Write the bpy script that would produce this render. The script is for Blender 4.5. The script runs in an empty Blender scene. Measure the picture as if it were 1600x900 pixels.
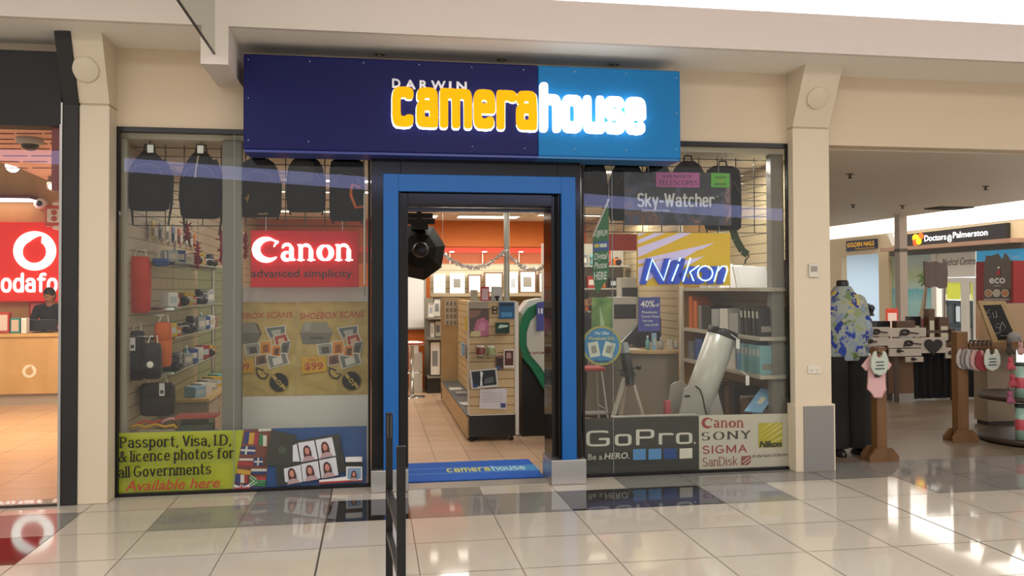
import bpy, bmesh, math, random
from mathutils import Vector, Matrix, Euler
random.seed(7)
SC = bpy.context.scene
COL = SC.collection
PI = math.pi

# ------------------------------------------------------------------ camera, world, lights, exposure
EYE = 1.655
FOC, YAW, PITCH, ROLL, PPY = 1314.36, .163671, .0191524, -.0038314, -25.1
_c, _s = math.cos(YAW), math.sin(YAW)
_F0 = Vector((_s, _c, 0)); _R0 = Vector((_c, -_s, 0)); _U0 = Vector((0, 0, 1))
_F = _F0*math.cos(PITCH) + _U0*math.sin(PITCH); _U1 = _U0*math.cos(PITCH) - _F0*math.sin(PITCH)
_R = _R0*math.cos(ROLL) + _U1*math.sin(ROLL); _U = _U1*math.cos(ROLL) - _R0*math.sin(ROLL)
cam_d = bpy.data.cameras.new('camera'); cam = bpy.data.objects.new('camera', cam_d); COL.objects.link(cam)
cam_d.sensor_width = 36; cam_d.lens = FOC*36/1600; cam_d.shift_y = PPY/1600; cam_d.clip_end = 200; cam_d.clip_start = .05
mw = Matrix((( _R.x, _U.x, -_F.x, 0), (_R.y, _U.y, -_F.y, 0), (_R.z, _U.z, -_F.z, EYE), (0, 0, 0, 1)))
cam.matrix_world = mw
SC.camera = cam
SC.view_settings.view_transform = 'Standard'; SC.view_settings.look = 'None'
SC.view_settings.gamma = 1; SC.view_settings.use_curve_mapping = False
SC.view_settings.exposure = 0.45

def _ray(px, py): return _F + _R*((px-800)/FOC) - _U*((py-450-PPY)/FOC)
_O = Vector((0, 0, EYE))
def GY(px, py, Y): d = _ray(px, py); return _O + d*(Y/d.y)       # point of a plane parallel to the shop front
def GX(px, py, X): d = _ray(px, py); return _O + d*(X/d.x)       # point of a plane parallel to the side walls
def GZ(px, py, z=0.): d = _ray(px, py); return _O + d*((z-EYE)/d.z)   # point of a level plane

def lin(c):
    if isinstance(c, str):
        c = c.lstrip('#'); c = [int(c[i:i+2], 16)/255 for i in (0, 2, 4)]
    return tuple(v/12.92 if v <= .04045 else ((v+.055)/1.055)**2.4 for v in c)

W = bpy.data.worlds.new('mall_air'); SC.world = W; W.use_nodes = True
W.node_tree.nodes['Background'].inputs[0].default_value = (1.0, .95, .90, 1)
W.node_tree.nodes['Background'].inputs[1].default_value = .75

def area_lamp(name, loc, size, power, color=(1, .955, .89), rot=(0, 0, 0)):
    l = bpy.data.lights.new(name, 'AREA'); l.shape = 'RECTANGLE'; l.size, l.size_y = size; l.energy = power; l.color = color
    o = bpy.data.objects.new(name, l); COL.objects.link(o); o.location = loc; o.rotation_euler = rot
    return o
# the mall's ceiling lamps, in front of the shop front and above the frame
area_lamp('mall_ceiling_lamp', (-3.0, 2.6, 4.25), (3.2, 1.6), 112)
area_lamp('mall_ceiling_lamp', (1.5, 2.6, 4.25), (3.2, 1.6), 112)
area_lamp('mall_ceiling_lamp', (6.5, 2.6, 4.25), (3.2, 1.6), 112)
# the cove lamp behind the fascia lip, and the far corridor's cove lamp
area_lamp('cove_lamp', (4.5, 6.62, 3.80), (12.5, .10), 120, (.96, .95, 1.0), (math.radians(152), 0, 0))
area_lamp('corridor_lamp', (11.6, 13.5, 3.35), (1.5, 9), 95, (1, .95, .86))
# the ceiling panels inside the shops
for _x, _y in ((-.9, 9.4), (.9, 9.6), (2.7, 8.6), (-.6, 12.6), (1.6, 13.0), (3.6, 12.0)):
    area_lamp('shop_ceiling_lamp', (_x, _y, 2.84), (1.15, .24), 12 if _y < 10 else 28, (1, .95, .86))
area_lamp('phone_shop_lamp', (-4.3, 10.4, 2.86), (1.5, 2.5), 170, (1, .82, .66))
area_lamp('nail_bar_lamp', (14.2, 20.2, 2.7), (2, 2.5), 75, (.86, .93, 1))
area_lamp('clinic_lamp', (14.2, 15.5, 2.75), (2, 3.5), 200, (1, .97, .92))

# ------------------------------------------------------------------ materials
_MC = {}
def M(hexc, rough=.5, metal=0., spec=.5, emit=None, es=0., coat=0., noise=0., nscale=8., name=None):
    key = (hexc, rough, metal, spec, emit, es, coat, noise, nscale)
    if key in _MC: return _MC[key]
    m = bpy.data.materials.new(name or ('paint_' + hexc.strip('#'))); m.use_nodes = True
    b = m.node_tree.nodes['Principled BSDF']; c = lin(hexc)
    b.inputs['Base Color'].default_value = (*c, 1); b.inputs['Roughness'].default_value = rough
    b.inputs['Metallic'].default_value = metal; b.inputs['Specular IOR Level'].default_value = spec
    b.inputs['Coat Weight'].default_value = coat
    if emit:
        b.inputs['Emission Color'].default_value = (*lin(emit), 1); b.inputs['Emission Strength'].default_value = es
    if noise:
        nt = m.node_tree; tc = nt.nodes.new('ShaderNodeTexCoord'); n = nt.nodes.new('ShaderNodeTexNoise')
        n.inputs['Scale'].default_value = nscale; n.inputs['Detail'].default_value = 5
        r = nt.nodes.new('ShaderNodeMapRange'); r.inputs[3].default_value = 1-noise; r.inputs[4].default_value = 1+noise
        h = nt.nodes.new('ShaderNodeHueSaturation'); h.inputs['Color'].default_value = (*c, 1)
        nt.links.new(tc.outputs['Object'], n.inputs['Vector']); nt.links.new(n.outputs['Fac'], r.inputs[0])
        nt.links.new(r.outputs[0], h.inputs['Value']); nt.links.new(h.outputs[0], b.inputs['Base Color'])
    _MC[key] = m
    return m

def node_mat(name, rough=.5, spec=.5):
    m = bpy.data.materials.new(name); m.use_nodes = True; nt = m.node_tree
    b = nt.nodes['Principled BSDF']; b.inputs['Roughness'].default_value = rough; b.inputs['Specular IOR Level'].default_value = spec
    return m, nt, b
def ramp(nt, stops):
    r = nt.nodes.new('ShaderNodeValToRGB'); e = r.color_ramp.elements
    while len(e) < len(stops): e.new(.5)
    for k, (p, c) in zip(e, stops): k.position = p; k.color = (*lin(c), 1)
    return r
def tex_noise(nt, scale, stretch=(1, 1, 1), detail=5, dist=0.):
    tc = nt.nodes.new('ShaderNodeTexCoord'); mp = nt.nodes.new('ShaderNodeMapping'); mp.inputs['Scale'].default_value = stretch
    n = nt.nodes.new('ShaderNodeTexNoise'); n.inputs['Scale'].default_value = scale; n.inputs['Detail'].default_value = detail
    n.inputs['Distortion'].default_value = dist
    nt.links.new(tc.outputs['Object'], mp.inputs[0]); nt.links.new(mp.outputs[0], n.inputs['Vector'])
    return n
def wood(name, c0, c1, stretch=(1, 1, .12), scale=14, rough=.45):
    m, nt, b = node_mat(name, rough); n = tex_noise(nt, scale, stretch, 6, .6); r = ramp(nt, [(.3, c0), (.7, c1)])
    nt.links.new(n.outputs['Fac'], r.inputs[0]); nt.links.new(r.outputs[0], b.inputs['Base Color']); return m
def cloud(name, stops, scale=4, rough=.6, stretch=(1, 1, 1), dist=.5):
    m, nt, b = node_mat(name, rough); n = tex_noise(nt, scale, stretch, 6, dist); r = ramp(nt, stops)
    nt.links.new(n.outputs['Fac'], r.inputs[0]); nt.links.new(r.outputs[0], b.inputs['Base Color']); return m
def slat(name, base, groove, pitch=.1, width=.1, rough=.5):
    m, nt, b = node_mat(name, rough)
    g = nt.nodes.new('ShaderNodeNewGeometry'); sp = nt.nodes.new('ShaderNodeSeparateXYZ'); nt.links.new(g.outputs['Position'], sp.inputs[0])
    d = nt.nodes.new('ShaderNodeMath'); d.operation = 'DIVIDE'; d.inputs[1].default_value = pitch; nt.links.new(sp.outputs[2], d.inputs[0])
    f = nt.nodes.new('ShaderNodeMath'); f.operation = 'FRACT'; nt.links.new(d.outputs[0], f.inputs[0])
    l = nt.nodes.new('ShaderNodeMath'); l.operation = 'LESS_THAN'; l.inputs[1].default_value = width; nt.links.new(f.outputs[0], l.inputs[0])
    n = tex_noise(nt, 10, (.15, .15, 2)); r = ramp(nt, [(.3, base), (.7, base)])
    mr = nt.nodes.new('ShaderNodeMapRange'); mr.inputs[3].default_value = .9; mr.inputs[4].default_value = 1.08; nt.links.new(n.outputs['Fac'], mr.inputs[0])
    h = nt.nodes.new('ShaderNodeHueSaturation'); h.inputs['Color'].default_value = (*lin(base), 1); nt.links.new(mr.outputs[0], h.inputs['Value'])
    mx = nt.nodes.new('ShaderNodeMix'); mx.data_type = 'RGBA'; nt.links.new(l.outputs[0], mx.inputs[0]); nt.links.new(h.outputs[0], mx.inputs[6])
    mx.inputs[7].default_value = (*lin(groove), 1); nt.links.new(mx.outputs[2], b.inputs['Base Color'])
    return m
def glass_mat(name, tint='#ffffff', gain=1.0, rough=0.0):
    m = bpy.data.materials.new(name); m.use_nodes = True; nt = m.node_tree; nt.nodes.clear()
    o = nt.nodes.new('ShaderNodeOutputMaterial'); mx = nt.nodes.new('ShaderNodeMixShader'); t = nt.nodes.new('ShaderNodeBsdfTransparent')
    t.inputs[0].default_value = (*lin(tint), 1); g = nt.nodes.new('ShaderNodeBsdfGlossy'); g.inputs['Roughness'].default_value = rough
    fr = nt.nodes.new('ShaderNodeFresnel'); fr.inputs[0].default_value = 1.5
    ml = nt.nodes.new('ShaderNodeMath'); ml.operation = 'MULTIPLY'; ml.inputs[1].default_value = gain; ml.use_clamp = True
    geo = nt.nodes.new('ShaderNodeNewGeometry'); iv = nt.nodes.new('ShaderNodeMath'); iv.operation = 'SUBTRACT'; iv.inputs[0].default_value = 1
    nt.links.new(geo.outputs['Backfacing'], iv.inputs[1]); m2 = nt.nodes.new('ShaderNodeMath'); m2.operation = 'MULTIPLY'
    nt.links.new(fr.outputs[0], ml.inputs[0]); nt.links.new(ml.outputs[0], m2.inputs[0]); nt.links.new(iv.outputs[0], m2.inputs[1]); nt.links.new(m2.outputs[0], mx.inputs[0]); nt.links.new(t.outputs[0], mx.inputs[1])
    nt.links.new(g.outputs[0], mx.inputs[2]); nt.links.new(mx.outputs[0], o.inputs[0]); return m
def tiles(name, c1, c2, grout, size, rough=.3, off=(0, 0, 0), mortar=.012):
    m, nt, b = node_mat(name, rough)
    tc = nt.nodes.new('ShaderNodeNewGeometry'); mp = nt.nodes.new('ShaderNodeMapping'); mp.inputs['Location'].default_value = off
    br = nt.nodes.new('ShaderNodeTexBrick'); br.offset = 0; br.inputs['Scale'].default_value = 1/size
    br.inputs['Brick Width'].default_value = 1; br.inputs['Row Height'].default_value = 1; br.inputs['Mortar Size'].default_value = mortar
    br.inputs['Color1'].default_value = (*lin(c1), 1); br.inputs['Color2'].default_value = (*lin(c2), 1); br.inputs['Mortar'].default_value = (*lin(grout), 1)
    nt.links.new(tc.outputs['Position'], mp.inputs[0]); nt.links.new(mp.outputs[0], br.inputs['Vector'])
    n = tex_noise(nt, 6, (.4, 2, 1)); mr = nt.nodes.new('ShaderNodeMapRange'); mr.inputs[3].default_value = .86; mr.inputs[4].default_value = 1.12
    h = nt.nodes.new('ShaderNodeHueSaturation'); nt.links.new(n.outputs['Fac'], mr.inputs[0]); nt.links.new(mr.outputs[0], h.inputs['Value'])
    nt.links.new(br.outputs['Color'], h.inputs['Color']); nt.links.new(h.outputs[0], b.inputs['Base Color']); return m

# ------------------------------------------------------------------ mesh builder
class MB:
    def __init__(s, mat=None): s.v = []; s.f = []; s.m = []; s.mats = []; s.cur = mat; s.T = None; s.sm = []
    def use(s, mat): s.cur = mat; return s
    def _mi(s):
        if s.cur not in s.mats: s.mats.append(s.cur)
        return s.mats.index(s.cur)
    def add(s, vs, fs, smooth=False):
        b = len(s.v); i = s._mi()
        s.v += [(s.T @ Vector(p)) if s.T else Vector(p) for p in vs]
        for f in fs: s.f.append([b+k for k in f]); s.m.append(i); s.sm.append(smooth)
        return s
    def box(s, x0, x1, y0, y1, z0, z1):
        return s.add([(x, y, z) for z in (z0, z1) for y in (y0, y1) for x in (x0, x1)],
                     [(0, 2, 3, 1), (4, 5, 7, 6), (0, 1, 5, 4), (2, 6, 7, 3), (0, 4, 6, 2), (1, 3, 7, 5)])
    def obox(s, c, size, rot=(0, 0, 0)):
        R = Euler(rot).to_matrix(); c = Vector(c); sx, sy, sz = (k/2 for k in size)
        return s.add([c + R @ Vector((x, y, z)) for z in (-sz, sz) for y in (-sy, sy) for x in (-sx, sx)],
                     [(0, 2, 3, 1), (4, 5, 7, 6), (0, 1, 5, 4), (2, 6, 7, 3), (0, 4, 6, 2), (1, 3, 7, 5)])
    def bar(s, a, b, w, h=None, up=(0, 0, 1)):
        a, b = Vector(a), Vector(b); d = (b-a).normalized(); u = Vector(up)
        if abs(d.dot(u)) > .98: u = Vector((0, 1, 0))
        r = d.cross(u).normalized(); u = r.cross(d); h = h or w
        o = [r*(i*w/2)+u*(j*h/2) for i, j in ((-1, -1), (1, -1), (1, 1), (-1, 1))]
        return s.add([a+k for k in o]+[b+k for k in o], [(3, 2, 1, 0), (4, 5, 6, 7)]+[(i, (i+1) % 4, (i+1) % 4+4, i+4) for i in range(4)])
    def loft(s, rings, cap=True, smooth=True, closed=False):
        n = len(rings[0]); vs = [p for r in rings for p in r]; fs = []
        for i in range(len(rings)-1 + (1 if closed else 0)):
            j = (i+1) % len(rings)
            for k in range(n): fs.append((i*n+k, i*n+(k+1) % n, j*n+(k+1) % n, j*n+k))
        s.add(vs, fs, smooth)
        if cap and not closed: s.add(rings[0], [tuple(range(n))[::-1]]); s.add(rings[-1], [tuple(range(n))])
        return s
    def tube(s, pts, r, n=8, closed=False):
        pts = [Vector(p) for p in pts]; rs = r if isinstance(r, (list, tuple)) else [r]*len(pts); rings = []; ref = None
        for i, p in enumerate(pts):
            a = pts[i-1] if i else (pts[-1] if closed else p); b = pts[(i+1) % len(pts)] if (i < len(pts)-1 or closed) else p
            d = (b-a).normalized() if (b-a).length > 1e-9 else Vector((0, 0, 1))
            if ref is None: ref = Vector((0, 0, 1)) if abs(d.z) < .9 else Vector((1, 0, 0))
            x = d.cross(ref).normalized(); y = x.cross(d).normalized(); ref = y
            rings.append([p + x*(rs[i]*math.cos(t*2*PI/n)) + y*(rs[i]*math.sin(t*2*PI/n)) for t in range(n)])
        return s.loft(rings, not closed, True, closed)
    def lathe(s, prof, c=(0, 0, 0), axis=(0, 0, 1), n=24):
        q = Vector((0, 0, 1)).rotation_difference(Vector(axis)).to_matrix(); c = Vector(c)
        return s.loft([[c + q @ Vector((max(r, 1e-4)*math.cos(t*2*PI/n), max(r, 1e-4)*math.sin(t*2*PI/n), h)) for t in range(n)] for r, h in prof])
    def ball(s, c, r, n=12):
        rx, ry, rz = r if isinstance(r, (list, tuple)) else (r, r, r); c = Vector(c); m = max(5, n//2+1)
        rings = [[c + Vector((rx*math.sin(a)*math.cos(t*2*PI/n), ry*math.sin(a)*math.sin(t*2*PI/n), -rz*math.cos(a))) for t in range(n)] for a in [max(.02, min(PI-.02, PI*i/m)) for i in range(m+1)]]
        return s.loft(rings)
    def prism(s, pts, ext):
        pts = [Vector(p) for p in pts]; n = len(pts); e = Vector(ext)
        nn = Vector((0, 0, 0))
        for i in range(n): nn += (pts[i]-pts[0]).cross(pts[(i+1) % n]-pts[0])
        if nn.dot(e) > 0: pts = pts[::-1]
        return s.add(pts+[p+e for p in pts], [tuple(range(n)), tuple(range(2*n-1, n-1, -1))]+[((i+1) % n, i, i+n, (i+1) % n+n) for i in range(n)])
    def capsule(s, a, b, ra, rb, n=10):
        a, b = Vector(a), Vector(b); d = (b-a); L = d.length or 1e-6
        prof = [(ra*math.sin(t), -ra*math.cos(t)) for t in (.05, .5, 1.0, PI/2)]+[(rb*math.sin(t), L-rb*math.cos(t)) for t in (PI/2, PI-1.0, PI-.5, PI-.05)]
        return s.lathe(prof, a, d.normalized(), n)
    def build(s, name, parent=None, bevel=0., remesh=0., solid=0., sub=0):
        vs = s.v
        if parent is None:
            xs = [p.x for p in vs]; ys = [p.y for p in vs]; zs = [p.z for p in vs]
            o = Vector(((min(xs)+max(xs))/2, (min(ys)+max(ys))/2, min(zs)))
        else:
            o = Vector((0, 0, 0)); q = parent
            while q: o += q.location; q = q.parent
        me = bpy.data.meshes.new(name); me.from_pydata([p-o for p in vs], [], s.f)
        for mt in s.mats: me.materials.append(mt)
        me.polygons.foreach_set('material_index', s.m); me.polygons.foreach_set('use_smooth', s.sm); me.update()
        ob = bpy.data.objects.new(name, me); COL.objects.link(ob)
        if parent is None: ob.location = o
        else: ob.parent = parent
        if remesh:
            r = ob.modifiers.new('r', 'REMESH'); r.mode = 'VOXEL'; r.voxel_size = remesh; r.use_smooth_shade = True
            k = ob.modifiers.new('s', 'SMOOTH'); k.iterations = 4; k.factor = .5
        if bevel:
            b = ob.modifiers.new('b', 'BEVEL'); b.width = bevel; b.segments = 2; b.limit_method = 'ANGLE'; b.angle_limit = .7
        if sub: k = ob.modifiers.new('u', 'SUBSURF'); k.levels = sub; k.render_levels = sub
        return ob

def thing(name, label, cat, loc=(0, 0, 0), group=None):
    o = bpy.data.objects.new(name, None); COL.objects.link(o); o.location = loc; o.empty_display_size = .05
    return tag(o, label, cat, group)
def tag(o, label, cat, group=None):
    o['label'] = label; o['category'] = cat
    if group: o['group'] = group
    return o
def struct(o): o['kind'] = 'structure'; return o
def sroot(name, loc=(0, 0, 0)):
    o = bpy.data.objects.new(name, None); COL.objects.link(o); o.location = loc; o['kind'] = 'structure'; return o
def dup(root, loc, label=None, rotz=None):
    r = root.copy(); COL.objects.link(r); r.location = loc
    if rotz is not None: r.rotation_euler = (0, 0, rotz)
    if label: r['label'] = label
    for ch in list(root.children):
        c = ch.copy(); COL.objects.link(c); c.parent = r
        for g in list(ch.children): d = g.copy(); COL.objects.link(d); d.parent = c
    return r

# ------------------------------------------------------------------ lettering: outlined text and a pen-stroke alphabet
_TC = {}
def _text_mesh(st, offset):
    k = (st, offset)
    if k in _TC: return _TC[k]
    cu = bpy.data.curves.new('t', 'FONT'); cu.body = st; cu.offset = offset; cu.resolution_u = 3; cu.fill_mode = 'FRONT'
    ob = bpy.data.objects.new('t', cu); COL.objects.link(ob)
    me = bpy.data.meshes.new_from_object(ob)
    vs = [tuple(v.co[:2]) for v in me.vertices]; fs = [tuple(p.vertices) for p in me.polygons]
    bpy.data.objects.remove(ob); bpy.data.meshes.remove(me); bpy.data.curves.remove(cu)
    _TC[k] = (vs, fs); return vs, fs
def put_text(mb, st, O, U, V, w=None, h=None, bold=0., shear=0., depth=.0, N=(0, -1, 0), base=True):
    """fit the text's own box to width w along U and height h along V from the corner O; depth > 0 gives solid letters"""
    vs, fs = _text_mesh(st, bold); xs = [p[0] for p in vs]; ys = [p[1] for p in vs]
    x0, x1, y0, y1 = min(xs), max(xs), min(ys), max(ys)
    if base: y0 = 0.
    sy = (h/(y1-y0)) if h else (w/(x1-x0)); sx = (w/(x1-x0)) if w else sy
    O, U, V, N = Vector(O), Vector(U), Vector(V), Vector(N)
    P = [O + U*((x-x0)*sx + shear*(y-y0)*sy) + V*((y-y0)*sy) for x, y in vs]
    if depth <= 0: mb.add(P, fs); return
    n = len(P); cnt = {}
    for f in fs:
        for i in range(len(f)):
            a, b = f[i], f[(i+1) % len(f)]; cnt[(a, b)] = 1
    side = [(b, a, a+n, b+n) for a, b in cnt if (b, a) not in cnt]
    mb.add(P+[p+N*depth for p in P], [tuple(x+n for x in f) for f in fs]+side)

def SE(cx, cy, rx, ry, a0, a1, p, n=None):
    n = n or max(4, int(abs(a1-a0)/20)); out = []
    for i in range(n+1):
        t = math.radians(a0+(a1-a0)*i/n); c, s = math.cos(t), math.sin(t)
        out.append((cx+rx*math.copysign(abs(c)**(2/p), c), cy+ry*math.copysign(abs(s)**(2/p), s)))
    return out
def glyph(ch, p=2.3):
    S = lambda *a: SE(*a, p); L = lambda *a: list(a); X = .7
    arch = lambda x, w: S(x+w/2, .44, w/2, .26, 180, 0)+[(x+w, 0)]
    g = {
     'c': (.5, [S(.25, .35, .25, .35, 48, 312)]), 'o': (.5, [S(.25, .35, .25, .35, 0, 360)]),
     'a': (.5, [S(.25, .47, .23, .23, 155, 0)+[(.48, 0)], S(.25, .2, .24, .2, 0, 360)]),
     'e': (.5, [[(0.02, .37), (.5, .37)]+S(.25, .35, .25, .35, 10, 312)]),
     'm': (.86, [L((0, X), (0, 0)), arch(0, .43), arch(.43, .43)]), 'n': (.5, [L((0, X), (0, 0)), arch(0, .5)]),
     'h': (.5, [L((0, 1), (0, 0)), arch(0, .5)]), 'r': (.36, [L((0, X), (0, 0)), S(.24, .42, .24, .28, 180, 50)]),
     'u': (.5, [[(0, X)]+S(.25, .26, .25, .26, 180, 360), L((.5, X), (.5, 0))]),
     's': (.46, [S(.23, .53, .22, .17, 35, 270)+S(.23, .18, .23, .18, 90, -145)]),
     'p': (.5, [L((0, X), (0, -.3)), S(.25, .35, .25, .35, 0, 360)]), 'd': (.5, [L((.5, 1), (.5, 0)), S(.25, .35, .25, .35, 0, 360)]),
     'b': (.5, [L((0, 1), (0, 0)), S(.25, .35, .25, .35, 0, 360)]),
     'g': (.5, [S(.25, .38, .25, .32, 0, 360), [(.5, X), (.5, 0)]+S(.25, -.05, .25, .25, 0, -150)]),
     't': (.36, [[(.14, .95), (.14, .16)]+S(.28, .16, .14, .16, 180, 300), L((0, X), (.36, X))]),
     'f': (.36, [S(.32, .82, .18, .18, 60, 180)+[(.14, 0)], L((0, X), (.36, X))]),
     'i': (.0, [L((0, X), (0, 0)), L((0, .97), (0, .98))]), 'l': (.0, [L((0, 1), (0, 0))]),
     'k': (.5, [L((0, 1), (0, 0)), L((.46, X), (.02, .3)), L((.16, .42), (.5, 0))]),
     'v': (.5, [L((0, X), (.25, 0), (.5, X))]), 'y': (.5, [L((0, X), (.25, .05)), L((.5, X), (.18, -.3))]),
     'w': (.8, [L((0, X), (.2, 0), (.4, X), (.6, 0), (.8, X))]),
     'A': (.74, [L((0, 0), (.37, 1), (.74, 0)), L((.14, .36), (.6, .36))]), 'C': (.72, [S(.38, .5, .38, .5, 45, 315)]),
     'D': (.72, [L((0, 1), (0, 0)), [(0, 1)]+S(.3, .5, .42, .5, 90, -90)+[(0, 0)]]), 'E': (.5, [L((.5, 1), (0, 1), (0, 0), (.5, 0)), L((0, .52), (.42, .52))]),
     'G': (.76, [S(.38, .5, .38, .5, 50, 330)+[(.74, .45), (.45, .45)]]), 'H': (.66, [L((0, 1), (0, 0)), L((.66, 1), (.66, 0)), L((0, .5), (.66, .5))]),
     'I': (.0, [L((0, 1), (0, 0))]), 'L': (.48, [L((0, 1), (0, 0), (.48, 0))]), 'M': (.86, [L((0, 0), (0, 1), (.43, .1), (.86, 1), (.86, 0))]),
     'N': (.7, [L((0, 0), (0, 1), (.7, 0), (.7, 1))]), 'O': (.78, [S(.39, .5, .39, .5, 0, 360)]),
     'P': (.56, [L((0, 1), (0, 0)), [(0, 1)]+S(.28, .74, .28, .26, 90, -90)+[(0, .48)]]),
     'R': (.6, [L((0, 1), (0, 0)), [(0, 1)]+S(.28, .74, .28, .26, 90, -90)+[(0, .48)], L((.25, .48), (.6, 0))]),
     'S': (.56, [S(.28, .75, .26, .25, 35, 270)+S(.28, .25, .28, .25, 90, -150)]), 'T': (.64, [L((0, 1), (.64, 1)), L((.32, 1), (.32, 0))]),
     'V': (.66, [L((0, 1), (.33, 0), (.66, 1))]), 'W': (.95, [L((0, 1), (.24, 0), (.475, .9), (.71, 0), (.95, 1))]),
     'Y': (.66, [L((0, 1), (.33, .48), (.66, 1)), L((.33, .48), (.33, 0))]),
     '.': (.0, [L((0, .03), (0.001, .03))]), ',': (.06, [L((.06, .05), (0, -.14))]), '-': (.28, [L((0, .38), (.28, .38))]),
     '&': (.7, [L((.7, 0), (.2, .66))+S(.3, .8, .14, .2, 200, -20)+S(.24, .25, .24, .25, 100, 330)+[(.66, .5)]]), ' ': (.22, []),
    }
    return g[ch]
def _hull(pts):
    pts = sorted(set((round(x, 5), round(y, 5)) for x, y in pts))
    def half(ps):
        h = []
        for q in ps:
            while len(h) > 1 and (h[-1][0]-h[-2][0])*(q[1]-h[-2][1])-(h[-1][1]-h[-2][1])*(q[0]-h[-2][0]) <= 0: h.pop()
            h.append(q)
        return h
    a, b = half(pts), half(pts[::-1]); return a[:-1]+b[:-1]
def put_pen(mb, st, O, U, V, w, h, nib=(.09, .04), gap=.2, p=2.3, shear=0., depth=0., N=(0, -1, 0), serif=0., cap=1., nn=8, nibp=2.):
    """pen-stroke lettering: a flat elliptical nib run along each letter's strokes, fitted to width w; h is the height of a capital"""
    nx, ny = nib; x = 0; polys = []; sg = lambda v: math.copysign(abs(v)**(2/nibp), v)
    for ch in st:
        gw, strokes = glyph(ch, p)
        for sk in strokes:
            for a, b in zip(sk, sk[1:]):
                pts = []
                for q in (a, b): pts += [(x+q[0]+nx*sg(math.cos(t*2*PI/nn+.2)), q[1]*(cap-2*ny)/cap+ny+ny*sg(math.sin(t*2*PI/nn+.2))) for t in range(nn)]
                polys.append(_hull(pts))
            if serif and len(sk) >= 2:
                for e, o in ((sk[0], sk[1]), (sk[-1], sk[-2])):
                    if abs(e[0]-o[0]) < .2*abs(e[1]-o[1])+1e-6 and min(abs(e[1]-k) for k in (0, .7, 1, -.3)) < .01 and ch not in 'GCSes,.&':
                        yy = e[1]*(cap-2*ny)/cap+ny
                        l0 = serif if not (e[1] == .7 or (e[1] == 1 and ch in 'hlkbd')) else serif; r0 = serif if not (e[1] in (.7, 1) and ch in 'nmruhlpkbdi') else 0
                        polys.append([(x+e[0]-nx-l0, yy-ny), (x+e[0]+nx+r0, yy-ny), (x+e[0]+nx+r0, yy+ny), (x+e[0]-nx-l0, yy+ny)])
        x += gw+gap+(0 if ch == ' ' else 2*nx)
    xs = [q[0] for pl in polys for q in pl]; x0, x1 = min(xs), max(xs); sx = w/(x1-x0); sy = h/cap
    O, U, V, N = Vector(O), Vector(U), Vector(V), Vector(N)
    for ip, pl in enumerate(polys):
        lift = N*(8e-6*(ip % 48))
        P = [O + U*((qx-x0)*sx+shear*qy*sy) + V*(qy*sy) + (lift if depth <= 0 else N*0) for qx, qy in pl]
        if depth > 0: mb.prism(P, N*depth+lift*3)
        else:
            nrm = (P[1]-P[0]).cross(P[2]-P[0]); mb.add(P if nrm.dot(N) > 0 else P[::-1], [tuple(range(len(P)))])

class Print:
    """a flat printed panel: a thin board with its print laid on it in layers; corners given on the panel's own plane"""
    def __init__(s, plane, mat, corners, thick=.004, N=(0, -1, 0), step=.0006):
        s.G = plane; s.N = Vector(N); s.k = 0; s.step = step; s.mb = MB(mat)
        s.mb.prism([plane(*c) for c in corners], s.N*-thick)
    def off(s): s.k += 1; return s.N*(s.step*s.k)
    def poly(s, mat, pts):
        o = s.off(); s.mb.use(mat); P = [s.G(*p)+o for p in pts]
        n = Vector((0, 0, 0))
        for i in range(len(P)): n += (P[i]-P[0]).cross(P[(i+1) % len(P)]-P[0])
        s.mb.add(P if n.dot(s.N) > 0 else P[::-1], [tuple(range(len(P)))]); return s
    def rect(s, mat, x0, y0, x1, y1): return s.poly(mat, [(x0, y0), (x1, y0), (x1, y1), (x0, y1)])
    def disc(s, mat, cx, cy, rx, ry=None, n=24, a0=0, a1=360):
        ry = ry or rx; return s.poly(mat, [(cx+rx*math.cos(math.radians(a0+(a1-a0)*i/n)), cy+ry*math.sin(math.radians(a0+(a1-a0)*i/n))) for i in range(n if a1-a0 == 360 else n+1)])
    def line(s, mat, pts, w):
        for a, b in zip(pts, pts[1:]):
            dx, dy = b[0]-a[0], b[1]-a[1]; l = math.hypot(dx, dy) or 1; nx, ny = -dy/l*w/2, dx/l*w/2
            s.poly(mat, [(a[0]+nx, a[1]+ny), (b[0]+nx, b[1]+ny), (b[0]-nx, b[1]-ny), (a[0]-nx, a[1]-ny)])
        return s
    def _fr(s, a, b, h):
        O = s.G(*a); E = s.G(*b); U = (E-O); w = U.length; U.normalize(); T = s.G(a[0], a[1]-h); return O, U, Vector((0, 0, 1)), w, (T-O).length
    def text(s, mat, st, a, b, h, **k):
        O, U, V, w, hh = s._fr(a, b, h); s.mb.use(mat); put_text(s.mb, st, O+s.off(), U, V, w, hh, N=s.N, **k); return s
    def pen(s, mat, st, a, b, h, **k):
        O, U, V, w, hh = s._fr(a, b, h); s.mb.use(mat); put_pen(s.mb, st, O+s.off(), U, V, w, hh, N=s.N, **k); return s
    def build(s, name, parent=None): return s.mb.build(name, parent)

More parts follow.
